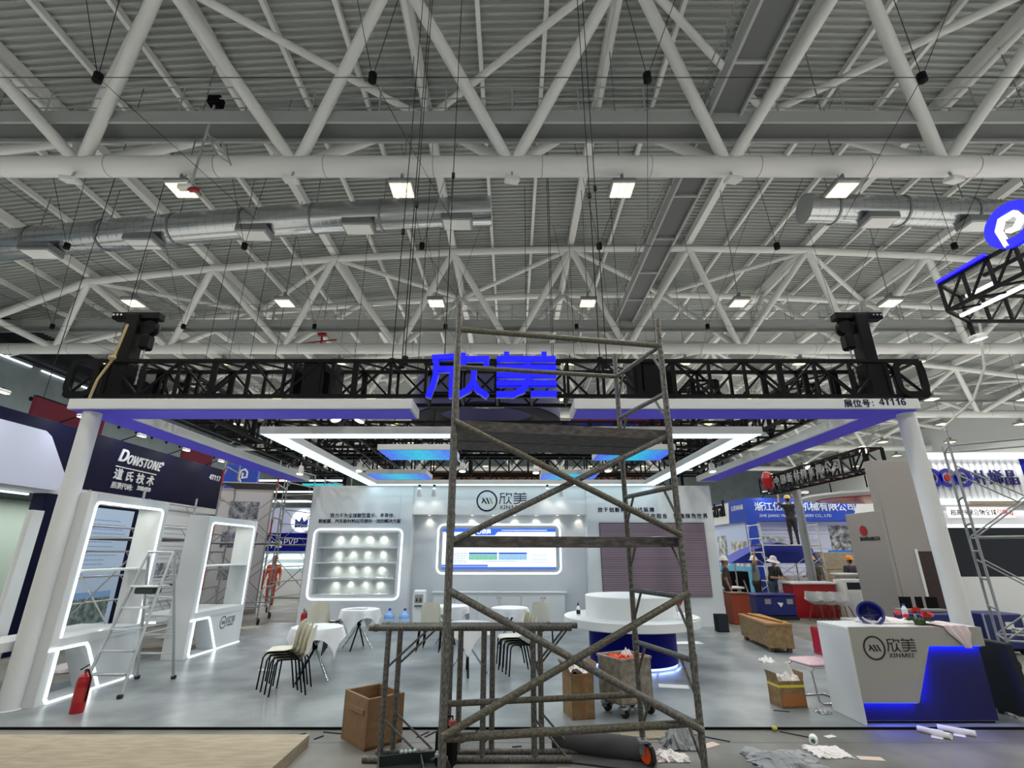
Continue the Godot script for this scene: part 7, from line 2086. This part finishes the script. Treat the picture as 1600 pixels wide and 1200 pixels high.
	# black truss canopy with a sign, red and white cloud shapes below
	box_truss("display_truss", "black box truss of the next booth with pale sign letters", Vector3(9.8, 3.95, -12.9), Vector3(9.8, 3.95, -18.7), 0.5, 0.55, 0.6)
	var sg := thing("truss_sign", "row of pale characters and a red mark on the next booth's black truss", "sign", Vector3(9.26, 4.0, -12.9), -90.0)
	hanzi(sg, "中国新材料有限公司", 0.3, 0.42, 0.028, mat("sign_grey", srgb(150, 152, 156), 0.5), plane_at(Vector3(-4.6, 0.4, 0)), 0.03)
	lathe(sg, "red_mark", [Vector2(0, 0), Vector2(0.16, 0.05), Vector2(0.2, 0.4), Vector2(0.12, 0.62), Vector2(0, 0.66)], M("red_paint"), Vector3(-5.0, 0.0, 0.05), 20)
	for x in [-5.2, -2.9, -0.3]:
		bx(sg, "lamp_head", Vector3(0.16, 0.2, 0.14), Vector3(x, 0.5, -0.25), M("spot_face"), 0.03)
	var rcl := thing("red_canopy", "glossy red and white curved canopy above the next aisle", "canopy", Vector3(11.0, 3.3, -15.6))
	lathe(rcl, "red_disc", [Vector2(0, 0), Vector2(1.3, 0.12), Vector2(1.4, 0.2), Vector2(1.3, 0.3), Vector2(0, 0.42)], mat("gloss_red", srgb(188, 12, 28), 0.15), Vector3.ZERO, 36)
	lathe(rcl, "white_rim", [Vector2(1.38, 0.14), Vector2(1.75, 0.2), Vector2(1.75, 0.26), Vector2(1.38, 0.24)], M("white_paint"), Vector3.ZERO, 36)
	for i in 3:
		rod(rcl, "hanger", Vector3(cos(i * 2.1), 0.4, sin(i * 2.1)), Vector3(cos(i * 2.1), 0.75, sin(i * 2.1)), 0.02, M("black_metal"))
	# grey partition block with door
	var gw := thing("grey_partition", "tall grey beige partition block with a dark doorway behind the column", "partition", Vector3(9.15, 0, -12.5))
	bx(gw, "wall", Vector3(1.05, 4.1, 0.3), Vector3(0.525, 2.05, -0.15), M("grey_panel"), 0.01)
	bx(gw, "return_wall", Vector3(0.1, 2.85, 1.3), Vector3(-0.05, 1.425, -0.66), M("grey_panel"), 0.01)
	bx(gw, "doorway", Vector3(0.36, 1.5, 0.02), Vector3(0.78, 1.15, 0.002), mat("dark_brown", srgb(44, 26, 24), 0.6), 0.004)
	bx(gw, "door_frame", Vector3(0.06, 1.56, 0.03), Vector3(0.56, 1.17, 0.01), M("white_paint"), 0.006)
	var mk := empty(gw, "red_emblem", Vector3(-0.105, 2.4, -0.7), -90.0)
	lathe(mk, "emblem_disc", [Vector2(0, 0), Vector2(0.13, 0), Vector2(0.13, 0.01), Vector2(0, 0.01)], M("red_paint"), Vector3.ZERO, 20).rotation.x = PI / 2
	hanzi(mk, "新材料有限公司", 0.1, 0.105, 0.009, M("dark_board"), plane_at(Vector3(-0.2, -0.15, 0)), 0.005)
	# container style booth
	var cb := thing("container_booth", "white corrugated container style booth with blue looped logo and dark board", "booth", Vector3(11.0, 0, -13.2))
	span(cb, "top_light_band", Vector3(0.15, 4.28, -0.3), Vector3(6.0, 4.42, 0.06), M("tube_white"), 0.0)
	span(cb, "back_panel", Vector3(0.15, 3.2, -0.4), Vector3(2.75, 4.28, -0.1), W, 0.0)
	var x := 0.2
	while x < 2.7:
		bx(cb, "corrugation", Vector3(0.09, 1.08, 0.06), Vector3(x, 3.74, -0.08), W, 0.025)
		x += 0.17
	span(cb, "blue_panel", Vector3(2.75, 3.2, -0.4), Vector3(6.0, 4.28, -0.06), M("royal_blue"), 0.0)
	span(cb, "lower_light_band", Vector3(0.0, 3.06, -0.3), Vector3(6.0, 3.2, 0.04), M("led_white"), 0.0)
	span(cb, "timber_rail", Vector3(0.9, 3.05, 0.0), Vector3(6.0, 3.14, 0.12), M("plywood"), 0.004)
	span(cb, "lettering_board", Vector3(0.0, 2.55, -0.3), Vector3(6.0, 3.06, 0.0), mat("board_grey", srgb(206, 208, 214), 0.4), 0.0)
	span(cb, "text_plate", Vector3(0.32, 2.72, 0.0), Vector3(2.05, 3.0, 0.015), glow("plate_glow", Color(0.95, 0.93, 0.92), 0.75), 0.004)
	hanzi(cb, "超高纯聚合物全球", 0.14, 0.15, 0.012, M("dark_board"), plane_at(Vector3(0.4, 2.93, 0.015)), 0.006)
	hanzi(cb, "引领者", 0.14, 0.15, 0.014, M("red_paint"), plane_at(Vector3(1.6, 2.93, 0.015)), 0.006)
	span(cb, "light_strip", Vector3(0.0, 2.48, -0.3), Vector3(6.0, 2.55, 0.02), M("led_white"), 0.0)
	span(cb, "dark_screen_board", Vector3(-0.1, 1.3, -0.3), Vector3(6.0, 2.48, -0.02), M("dark_board"), 0.0)
	span(cb, "lower_panel", Vector3(-0.2, 0, -0.3), Vector3(6.0, 1.3, 0.0), W, 0.0)
	for c in [[0.22, "dark_ink"], [0.62, "red_paint"], [1.02, "dark_ink"]]:
		var ring := []
		for i in 24:
			ring.append(Vector2(cos(TAU * i / 24), sin(TAU * i / 24)) * 0.2)
		strip_loop(cb, "blue_ring", ring, 0.09, 0.04, glow("ring_blue", Color(0.01, 0.01, 0.5), 0.9), plane_at(Vector3(c[0], 3.76, -0.04)))
		lathe(cb, "ring_core", [Vector2(0, 0), Vector2(0.09, 0), Vector2(0.09, 0.03), Vector2(0, 0.03)], M(c[1]), Vector3(c[0], 3.76, -0.04), 20).rotation.x = PI / 2
	hanzi(cb, "朴烯晶", 0.38, 0.41, 0.032, mat("deep_blue", srgb(22, 22, 92), 0.5), plane_at(Vector3(1.3, 3.96, -0.04)), 0.04)
	area_light(cb, Vector3(2.0, 4.2, 0.1), Vector3(0, -1, 0.3), 3.5, 0.2, 2.0)
	area_light(cb, Vector3(2.0, 2.95, 0.1), Vector3(0, -1, 0.3), 3.5, 0.1, 1.0)
	# scaffold at the right edge and its stacked pipes
	plain_tower("grey scaffold tower on casters at the right edge, before the container booth", Vector3(9.35, 0, -9.2), -35, 1.7, 0.9, 3.95, M("galvanised"), true, 0, false)
	var pb := thing("pipe_bundle", "spare grey scaffold pipes laid across the right scaffold", "pipes", Vector3(9.6, 0.55, -9.2), -20.0)
	for i in 4:
		rod(pb, "pipe", Vector3(-0.9, 0.05 * (i % 2), -0.1 + i * 0.06), Vector3(1.5, 0.05 * (i % 2), -0.1 + i * 0.06), 0.022, M("galvanised"))
	scrap("paper_scrap", "pale board lying on the floor behind the desk at the right edge", "board", Vector3(7.4, 0, -7.6), Vector3(0.9, 0.02, 0.4), 10, M("paper"))
	lump("plastic_film", "clear film heap beside the desk's far foot", "film", Vector3(6.1, 0, -6.9), 0.4, 0.4, 0.14, 98, M("grey_plastic"))
	# booth canopy high at the right edge with neon
	var hc := thing("neon_truss", "high black truss corner with blue neon edge, round blue mark and white tubes", "truss", Vector3(7.4, 5.75, -7.5))
	var bm := M("black_metal")
	for q in [[Vector3(0, 0, 0), Vector3(0.4, 0, 3.6)], [Vector3(0, 0.5, 0), Vector3(0.4, 0.5, 3.6)], [Vector3(0.7, 0, -0.4), Vector3(4.0, 0, -0.4)], [Vector3(0.7, 0.5, -0.4), Vector3(4.0, 0.5, -0.4)], [Vector3(0, 0, 0), Vector3(0.7, 0, -0.4)], [Vector3(0, 0.5, 0), Vector3(0.7, 0.5, -0.4)], [Vector3(0.5, 0, 0.3), Vector3(0.9, 0, 3.6)], [Vector3(0.5, 0.5, 0.3), Vector3(0.9, 0.5, 3.6)]]:
		bar(hc, "chord", q[0], q[1], 0.05, 0.05, bm)
	for i in 9:
		var p := Vector3(0.045, 0, 0.4) * i
		bar(hc, "upright", p, p + Vector3(0, 0.5, 0), 0.04, 0.04, bm)
		bar(hc, "diagonal", p, p + Vector3(0.045, 0.5, 0.4), 0.03, 0.03, bm)
		bar(hc, "cross_piece", p, p + Vector3(0.5, 0, 0.3), 0.03, 0.03, bm)
		var q := Vector3(0.7 + i * 0.4, 0, -0.4)
		bar(hc, "upright", q, q + Vector3(0, 0.5, 0), 0.04, 0.04, bm)
		bar(hc, "diagonal", q, q + Vector3(0.4, 0.5, 0), 0.03, 0.03, bm)
	bar(hc, "neon_tube", Vector3(-0.03, 0.54, 0.0), Vector3(0.03, 0.54, 0.85), 0.05, 0.05, M("neon_blue"))
	bar(hc, "white_tube_light", Vector3(0.3, 0.22, 0.1), Vector3(0.36, 0.22, 0.6), 0.045, 0.045, M("tube_white"))
	bar(hc, "white_tube_light", Vector3(0.35, -0.02, -0.15), Vector3(0.45, -0.02, 0.85), 0.05, 0.05, M("tube_white"))
	var mk2 := empty(hc, "round_mark", Vector3(0.05, 0.72, 1.35), -82.0)
	var rr := []
	for i in 32:
		rr.append(Vector2(cos(TAU * i / 32), sin(TAU * i / 32)) * 0.28)
	strip_loop(mk2, "blue_glow_ring", rr, 0.14, 0.06, M("sign_blue"), Transform3D())
	strip_loop(mk2, "white_glow_line", [Vector2(-0.12, -0.3), Vector2(-0.16, 0.0), Vector2(-0.08, 0.14), Vector2(0.1, 0.14), Vector2(0.15, 0.0), Vector2(0.05, -0.1), Vector2(-0.06, -0.08)], 0.045, 0.09, M("tube_white"), Transform3D(), false)
	area_light(hc, Vector3(-0.1, 0.54, 0.4), Vector3(-1, -0.2, 0), 0.8, 0.05, 0.25, Color(0.1, 0.05, 1))
	var fl := thing("flood_lamp", "small bright floodlight hanging below the neon truss", "lamp", Vector3(8.15, 5.5, -7.9))
	bx(fl, "arm", Vector3(0.06, 0.36, 0.06), Vector3(-0.04, 0.15, 0), bm, 0.01)
	var fh := bx(fl, "head", Vector3(0.26, 0.1, 0.16), Vector3(0.02, -0.06, 0), M("white_paint"), 0.03)
	fh.rotation_degrees.z = 14
	bx(fh, "lamp_lens", Vector3(0.22, 0.01, 0.13), Vector3(0, -0.052, 0), M("spot_face"), 0.002)
	area_light(fl, Vector3(0.02, -0.13, 0), Vector3(0.1, -1, 0.2), 0.2, 0.12, 0.8)
	var rope := thing("hanging_rope", "pale rope hanging in a curve behind the right canopy corner", "rope")
	tube(rope, "cord", [Vector3(10.2, 7.4, -9.6), Vector3(10.05, 6.4, -9.6), Vector3(9.85, 5.5, -9.6), Vector3(9.4, 4.8, -9.6), Vector3(8.6, 4.2, -9.6)], 0.022, mat("rope_white", srgb(178, 178, 174), 0.8), 6)

func plant(at: Vector3, h: float, r: float, label: String, n: int, leaf: String) -> void:
	var g := thing("potted_plant", label, "plant", at)
	lathe(g, "pot", [Vector2(0, 0), Vector2(r * 0.4, 0), Vector2(r * 0.55, h * 0.25), Vector2(r * 0.48, h * 0.25), Vector2(0, h * 0.22)], M("white_paint"), Vector3.ZERO, 16)
	rod(g, "stem", Vector3(0, h * 0.2, 0), Vector3(0, h * 0.8, 0), 0.02, M("brown_wood"))
	var m := mat("leaf_bright", srgb(86, 150, 56), 0.6) if leaf == "leaf_bright" else mat("leaf_dark", srgb(44, 78, 36), 0.6)
	var rg := RandomNumberGenerator.new()
	rg.seed = n
	for i in n:
		var a := rg.randf() * TAU
		var y := h * rg.randf_range(0.3, 0.85)
		var p := Vector3(cos(a), 0, sin(a))
		var l := r * rg.randf_range(0.7, 1.1)
		var q := p.cross(Vector3.UP) * l * 0.28
		var up := Vector3(0, h * rg.randf_range(0.08, 0.2), 0)
		var b0 := Vector3(0, y, 0)
		var mid := b0 + p * l * 0.55 + up
		var tip := b0 + p * l + up * 0.6
		var sh := Shape.new()
		var d := Vector3(0, 0.004, 0)
		sh.face([b0, mid + q, tip], Vector3.UP)
		sh.face([b0, tip, mid - q], Vector3.UP)
		sh.face([b0 - d, mid + q - d, tip - d], Vector3.DOWN)
		sh.face([b0 - d, tip - d, mid - q - d], Vector3.DOWN)
		put(g, "leaf", sh.mesh(), m)

func wires(g: Node3D, spots: Array) -> void:
	# wires straight up to the purlins
	for p in spots:
		var at: Vector3 = g.transform * p
		rod(g, "hanging_wire", p, p + Vector3(0, roof_y(at.x) + 0.6 - at.y, 0), 0.01, M("cable_black"))

# ---------------------------------------------------------------- far behind
func build_far_things() -> void:
	var rg := thing("ring_banner", "dark blue round hanging banner ring far behind the front sign", "banner", Vector3(-0.85, 5.95, -15.9))
	lathe(rg, "outer_band", [Vector2(2.4, 0), Vector2(2.45, 0), Vector2(2.45, 1.2), Vector2(2.4, 1.2), Vector2(2.4, 0)], mat("ring_dark_blue", srgb(8, 12, 72), 0.6), Vector3.ZERO, 48)
	lathe(rg, "lower_rim", [Vector2(1.95, 0.0), Vector2(2.42, -0.02), Vector2(2.42, 0.06), Vector2(1.95, 0.06), Vector2(1.95, 0.0)], M("navy"), Vector3.ZERO, 48)
	lathe(rg, "black_hoop", [Vector2(1.6, 0.1), Vector2(1.95, 0.1), Vector2(1.95, 0.4), Vector2(1.6, 0.4), Vector2(1.6, 0.1)], M("black_metal"), Vector3.ZERO, 48)
	wires(rg, [Vector3(-2.2, 1.18, 1.0), Vector3(2.2, 1.18, 1.0), Vector3(2.3, 1.18, -0.75)])
	var bb := thing("blue_beam_banner", "long dark blue banner beam far behind the front truss", "banner", Vector3(2.6, 6.2, -19.0))
	bx(bb, "beam", Vector3(4.6, 0.5, 0.3), Vector3(0, 0.25, 0), M("royal_blue"), 0.02)
	tube(bb, "cable_loop", [Vector3(-2.0, -0.1, 0.2), Vector3(-1.2, -0.4, 0.25), Vector3(0.0, -0.5, 0.2), Vector3(1.2, -0.4, 0.25), Vector3(2.0, -0.05, 0.2)], 0.03, M("navy"), 6)
	var mb := thing("maroon_banner", "maroon hanging banner far behind the right canopy beam", "banner", Vector3(5.0, 7.2, -22.0))
	bx(mb, "cloth", Vector3(4.6, 1.1, 0.15), Vector3(0, 0.5, 0), M("maroon"), 0.01)
	bx(mb, "rail", Vector3(4.7, 0.06, 0.18), Vector3(0, 1.06, 0), M("black_metal"), 0.01)
	wires(mb, [Vector3(-2.0, 1.05, 0), Vector3(2.0, 1.05, 0)])
	wires(bb, [Vector3(-2.0, 0.48, 0), Vector3(2.0, 0.48, 0)])
	var wf := thing("brown_fascia", "brown wooden fascia of a booth behind the back wall", "fascia", Vector3(1.0, 0, -18.2))
	for i in 12:
		bx(wf, "plank", Vector3(0.63, 0.85, 0.12), Vector3(-3.6 + i * 0.64, 4.28, 0), M("brown_wood"), 0.006)
	bx(wf, "lower_wall", Vector3(7.7, 3.85, 0.2), Vector3(0, 1.925, -0.1), M("grey_panel"), 0.0)
	var bw: Node3D = box_truss("display_truss", "black box truss in front of the brown wooden fascia", Vector3(-3.6, 4.0, -17.2), Vector3(5.6, 4.0, -17.2), 0.4, 0.45, 0.6)
	for x in [0.1, 4.5, 9.0]:
		bar(bw, "support_post", Vector3(x, -4.0, -0.2), Vector3(x, 0, -0.2), 0.07, 0.07, M("black_metal"))
	# booths closing the view far behind
	for q in [[-20.0, -30.0, 9.0, 4.2, "pale grey", "grey_panel"], [-3.0, -34.0, 14.0, 3.6, "white", "white_board"], [20.0, -31.0, 10.0, 4.4, "dark", "dark_board"], [33.0, -24.0, 9.0, 4.0, "white gabled", "white_board"]]:
		var fb := thing("distant_booth", "distant %s booth block seen between nearer booths" % q[4], "booth", Vector3(q[0], 0, q[1]))
		bx(fb, "wall", Vector3(q[2], q[3], 0.3), Vector3(0, q[3] / 2, 0), M(q[5]), 0.01)
		bx(fb, "fascia", Vector3(q[2] + 0.2, 0.6, 0.5), Vector3(0, q[3] - 0.3, 0.1), M("blue_print") if q[1] < -33 else M("dark_board"), 0.01)
		for i in 5:
			bx(fb, "lamp_head", Vector3(0.3, 0.08, 0.2), Vector3(-q[2] * 0.4 + i * q[2] * 0.2, q[3] + 0.3, 0.5), M("spot_face"), 0.01)

# ---------------------------------------------------------------- people
func cone_distance(p: Vector3, b: Array) -> float:
	var a: Vector3 = b[0]
	var ab: Vector3 = b[1] - a
	var t := clampf((p - a).dot(ab) / maxf(ab.length_squared(), 1e-9), 0.0, 1.0)
	return (p - a - ab * t).length() - lerpf(b[2], b[3], t)

# bones: [from, to, radius, radius, colour]; joined with a smooth minimum and meshed as surface nets
func flesh(sh: Shape, bones: Array, cell: float, blend: float, place = Transform3D()) -> void:
	var lo := Vector3.ONE * 1e9
	var hi := -lo
	for b in bones:
		var r: float = maxf(b[2], b[3]) + cell * 2.0 + blend
		for e in 2:
			lo = lo.min(b[e] - Vector3.ONE * r)
			hi = hi.max(b[e] + Vector3.ONE * r)
	var nx := int((hi.x - lo.x) / cell) + 2
	var ny := int((hi.y - lo.y) / cell) + 2
	var nz := int((hi.z - lo.z) / cell) + 2
	var f := PackedFloat32Array()
	f.resize(nx * ny * nz)
	f.fill(1.0)
	for b in bones:
		var m: float = maxf(b[2], b[3]) + cell * 2.0 + blend
		var p0: Vector3 = ((b[0].min(b[1]) - Vector3.ONE * m) - lo) / cell
		var p1: Vector3 = ((b[0].max(b[1]) + Vector3.ONE * m) - lo) / cell
		for k in range(maxi(0, int(p0.z)), mini(nz - 1, int(p1.z) + 1) + 1):
			for j in range(maxi(0, int(p0.y)), mini(ny - 1, int(p1.y) + 1) + 1):
				var row := nx * (j + ny * k)
				for i in range(maxi(0, int(p0.x)), mini(nx - 1, int(p1.x) + 1) + 1):
					var d := cone_distance(lo + Vector3(i, j, k) * cell, b)
					var o := f[row + i]
					var h := clampf(0.5 + 0.5 * (o - d) / blend, 0.0, 1.0)
					f[row + i] = lerpf(o, d, h) - blend * h * (1.0 - h)
	var at := {}
	var verts := PackedVector3Array()
	var off := [0, 1, nx, nx + 1, nx * ny, nx * ny + 1, nx * ny + nx, nx * ny + nx + 1]
	var corner := [Vector3(0, 0, 0), Vector3(1, 0, 0), Vector3(0, 1, 0), Vector3(1, 1, 0), Vector3(0, 0, 1), Vector3(1, 0, 1), Vector3(0, 1, 1), Vector3(1, 1, 1)]
	var edges := [[0, 1], [2, 3], [4, 5], [6, 7], [0, 2], [1, 3], [4, 6], [5, 7], [0, 4], [1, 5], [2, 6], [3, 7]]
	for k in nz - 1:
		for j in ny - 1:
			var row := nx * (j + ny * k)
			for i in nx - 1:
				var base := row + i
				var v0 := f[base]
				if v0 > cell * 2.0 or v0 < -cell * 2.0:
					continue
				var inside := 0
				for c in 8:
					if f[base + off[c]] < 0.0:
						inside += 1
				if inside == 0 or inside == 8:
					continue
				var sum := Vector3.ZERO
				var n := 0
				for e in edges:
					var fa: float = f[base + off[e[0]]]
					var fb: float = f[base + off[e[1]]]
					if (fa < 0.0) != (fb < 0.0):
						sum += corner[e[0]].lerp(corner[e[1]], fa / (fa - fb))
						n += 1
				at[base] = verts.size()
				verts.append(lo + (Vector3(i, j, k) + sum / n) * cell)
	var tris := PackedInt32Array()
	var step := [1, nx, nx * ny]
	for base in at:
		# an edge along each axis from this cell's first corner is shared with cells before it
		for a in 3:
			var s: int = step[a]
			if (f[base] < 0.0) == (f[base + s] < 0.0):
				continue
			var u: int = step[(a + 1) % 3]
			var w: int = step[(a + 2) % 3]
			if not (at.has(base - u) and at.has(base - w) and at.has(base - u - w)):
				continue
			var q := [at[base], at[base - u], at[base - u - w], at[base - w]]
			if f[base] < 0.0:
				tris.append_array([q[0], q[2], q[1], q[0], q[3], q[2]])
			else:
				tris.append_array([q[0], q[1], q[2], q[0], q[2], q[3]])
	var nor := PackedVector3Array()
	nor.resize(verts.size())
	for t in range(0, tris.size(), 3):
		var fn := (verts[tris[t + 2]] - verts[tris[t]]).cross(verts[tris[t + 1]] - verts[tris[t]])
		for e in 3:
			nor[tris[t + e]] += fn
	var cols := PackedColorArray()
	for v in verts:
		var best := 1e9
		var c := Color.WHITE
		for b in bones:
			var d := cone_distance(v, b)
			if d < best:
				best = d
				c = b[4]
		cols.append(c)
	for t in tris:
		sh.v.append(place * verts[t])
		sh.n.append((place.basis * nor[t]).normalized())
		sh.c.append(cols[t])

var head_shape: Shape
var hand_shape: Shape
func append_shape(sh: Shape, part: Shape, t: Transform3D, dark = null) -> void:
	for i in part.v.size():
		sh.v.append(t * part.v[i])
		sh.n.append((t.basis * part.n[i]).normalized())
		sh.c.append(part.c[i])

func make_head_and_hand() -> void:
	var skin := Color(0.42, 0.23, 0.15)
	var hair := Color(0.012, 0.011, 0.011)
	var lip := Color(0.32, 0.13, 0.1)
	head_shape = Shape.new()
	# origin at the base of the skull, face towards z
	flesh(head_shape, [
		[Vector3(0, 0.115, -0.012), Vector3(0, 0.135, -0.02), 0.082, 0.08, skin],
		[Vector3(0, 0.15, -0.025), Vector3(0, 0.15, -0.03), 0.08, 0.08, hair],
		[Vector3(0, 0.1, -0.05), Vector3(0, 0.06, -0.055), 0.055, 0.045, hair],
		[Vector3(0, 0.07, 0.02), Vector3(0, 0.03, 0.045), 0.056, 0.03, skin],
		[Vector3(0, 0.105, 0.078), Vector3(0, 0.078, 0.096), 0.009, 0.014, skin],
		[Vector3(-0.02, 0.046, 0.078), Vector3(0.02, 0.046, 0.078), 0.008, 0.008, lip],
		[Vector3(-0.03, 0.113, 0.066), Vector3(-0.03, 0.113, 0.068), 0.009, 0.009, hair],
		[Vector3(0.03, 0.113, 0.066), Vector3(0.03, 0.113, 0.068), 0.009, 0.009, hair],
		[Vector3(-0.08, 0.12, -0.015), Vector3(-0.084, 0.085, -0.01), 0.014, 0.01, skin],
		[Vector3(0.08, 0.12, -0.015), Vector3(0.084, 0.085, -0.01), 0.014, 0.01, skin],
		[Vector3(0, 0.03, -0.02), Vector3(0, -0.06, -0.03), 0.05, 0.055, skin]], 0.008, 0.012)
	hand_shape = Shape.new()
	# wrist at the origin, fingers towards -y, palm towards z, thumb towards x
	var b := [[Vector3(0, 0.03, 0), Vector3(0, -0.02, 0), 0.026, 0.026, skin], [Vector3(0.016, -0.03, 0), Vector3(0.024, -0.085, 0), 0.02, 0.018, skin], [Vector3(-0.016, -0.03, 0), Vector3(-0.022, -0.08, 0), 0.02, 0.016, skin]]
	var fin := [[0.028, 0.075], [0.009, 0.085], [-0.01, 0.078], [-0.028, 0.06]]
	for q in fin:
		var a := Vector3(q[0], -0.088, 0.0)
		var m := a + Vector3(0, -q[1] * 0.5, 0.012)
		b.append([a, m, 0.0095, 0.009, skin])
		b.append([m, m + Vector3(0, -q[1] * 0.32, 0.03), 0.009, 0.008, skin])
	b.append([Vector3(0.02, -0.025, 0.005), Vector3(0.05, -0.06, 0.02), 0.013, 0.011, skin])
	b.append([Vector3(0.05, -0.06, 0.02), Vector3(0.052, -0.09, 0.03), 0.01, 0.009, skin])
	flesh(hand_shape, b, 0.006, 0.004)

func person(label: String, at: Vector3, turn: float, shirt: Color, trousers: Color, arms: Array, hat: String, hat_col: Color, lean = 0.0) -> Node3D:
	# arms: for each side [elbow, wrist] relative to the shoulder, x outwards
	var g := thing("person", label, "person", at, turn)
	var sh := Shape.new()
	var skin := Color(0.42, 0.23, 0.15)
	var shoe := Color(0.02, 0.02, 0.022)
	var tip := Vector3(0, 0, lean)
	var bones := [
		[Vector3(0, 0.92, 0), Vector3(0, 1.08, 0.0) + tip * 0.3, 0.145, 0.13, trousers],
		[Vector3(-0.05, 1.08, 0) + tip * 0.3, Vector3(-0.08, 1.33, 0.0) + tip, 0.115, 0.105, shirt],
		[Vector3(0.05, 1.08, 0) + tip * 0.3, Vector3(0.08, 1.33, 0.0) + tip, 0.115, 0.105, shirt],
		[Vector3(-0.17, 1.385, 0) + tip, Vector3(0.17, 1.385, 0) + tip, 0.065, 0.065, shirt],
		[Vector3(0, 1.4, 0) + tip, Vector3(0, 1.5, 0.01) + tip, 0.06, 0.05, skin]]
	for s in [-1.0, 1.0]:
		bones.append([Vector3(s * 0.085, 0.9, 0), Vector3(s * 0.1, 0.5, 0.015), 0.1, 0.068, trousers])
		bones.append([Vector3(s * 0.1, 0.5, 0.015), Vector3(s * 0.11, 0.1, -0.01), 0.066, 0.046, trousers])
		bones.append([Vector3(s * 0.11, 0.05, -0.03), Vector3(s * 0.125, 0.035, 0.14), 0.042, 0.036, shoe])
	var k := 0
	for s in [-1.0, 1.0]:
		var sd := Vector3(s * 0.2, 1.38, 0) + tip
		var e: Vector3 = sd + arms[k][0] * Vector3(s, 1, 1)
		var w: Vector3 = sd + arms[k][1] * Vector3(s, 1, 1)
		bones.append([sd, sd.lerp(e, 0.72), 0.062, 0.054, shirt])
		bones.append([sd.lerp(e, 0.72), e, 0.046, 0.04, skin])
		bones.append([e, w, 0.04, 0.028, skin])
		var y := (e - w).normalized()
		var x := Vector3(-s, 0, 0.25)
		var z := x.cross(y).normalized()
		x = y.cross(z).normalized()
		append_shape(sh, hand_shape, Transform3D(Basis(x, y, z), w))
		k += 1
	flesh(sh, bones, 0.02, 0.035)
	append_shape(sh, head_shape, Transform3D(Basis(Vector3.RIGHT, lean * 1.6), Vector3(0, 1.5, 0.02) + tip * 1.1))
	var m := mat("figure", Color.WHITE, 0.75)
	m.vertex_color_use_as_albedo = true
	put(g, "body", sh.mesh(), m)
	if hat != "":
		var hm := mat("hat_" + hat_col.to_html(false), hat_col, 0.35)
		var h := lathe(g, "hard_hat" if hat == "hat" else "sun_hat", [Vector2(0.0, 0.13), Vector2(0.05, 0.122), Vector2(0.09, 0.09), Vector2(0.112, 0.03), Vector2(0.114, 0.0), Vector2(0.15 if hat == "hat" else 0.21, -0.012 if hat == "hat" else -0.06), Vector2(0.148 if hat == "hat" else 0.205, -0.018 if hat == "hat" else -0.066), Vector2(0.105, -0.004)], hm, Vector3(0, 1.66, 0.0) + tip * 1.15, 24)
		h.rotation.x = lean * 1.6
	return g

func build_people() -> void:
	make_head_and_hand()
	var down := [Vector3(0.06, -0.29, -0.02), Vector3(0.08, -0.54, 0.06)]
	var phone := [Vector3(0.05, -0.27, 0.06), Vector3(-0.1, -0.28, 0.3)]
	var raised := [Vector3(0.14, 0.2, 0.06), Vector3(0.12, 0.44, 0.1)]
	var reach := [Vector3(0.1, 0.12, 0.2), Vector3(0.06, 0.34, 0.32)]
	person("worker in grey T-shirt, black trousers and white hard hat, one arm raised", Vector3(7.95, 0, -17.2), 55, Color(0.2, 0.25, 0.22), Color(0.01, 0.01, 0.012), [raised, down], "hat", srgb(236, 234, 226))
	var p := person("worker in black T-shirt and blue jeans looking down at a phone", Vector3(8.55, 0, -17.4), 25, Color(0.012, 0.012, 0.016), Color(0.05, 0.08, 0.14), [phone, phone], "sun", srgb(214, 206, 210), 0.14)
	var ph := thing("mobile_phone", "small dark phone in the hands of the worker in jeans", "phone", p.position + Basis(Vector3.UP, deg_to_rad(25)) * Vector3(0, 1.13, 0.5), 25.0)
	bx(ph, "case", Vector3(0.075, 0.012, 0.15), Vector3(0, 0, 0), M("black_plastic"), 0.004)
	bx(ph, "display", Vector3(0.066, 0.002, 0.135), Vector3(0, 0.007, 0), M("dark_board"), 0.0)
	person("worker in dark brown clothes and white hard hat half hidden by the wall end", Vector3(6.85, 0, -16.9), 70, Color(0.06, 0.04, 0.04), Color(0.02, 0.018, 0.02), [down, down], "hat", srgb(232, 232, 228))
	person("worker with yellow hard hat behind the dark blue plastic crate", Vector3(10.55, 0, -18.4), 200, Color(0.06, 0.06, 0.04), Color(0.02, 0.02, 0.03), [down, phone], "hat", srgb(232, 178, 20))
	person("worker in black standing on the white scaffold reaching up", Vector3(10.35, 2.155, -18.9), 160, Color(0.012, 0.012, 0.014), Color(0.03, 0.03, 0.035), [reach, reach], "hat", srgb(214, 190, 140))
	person("worker in orange clothes and red hard hat beyond the scaffolds", Vector3(-9.2, 0, -20.3), 10, Color(0.62, 0.07, 0.02), Color(0.5, 0.06, 0.02), [down, down], "hat", srgb(220, 40, 36))
	person("worker with orange hard hat behind the white pedestal tables", Vector3(12.0, 0, -18.6), 180, Color(0.05, 0.05, 0.07), Color(0.03, 0.03, 0.04), [down, down], "hat", srgb(226, 140, 50))
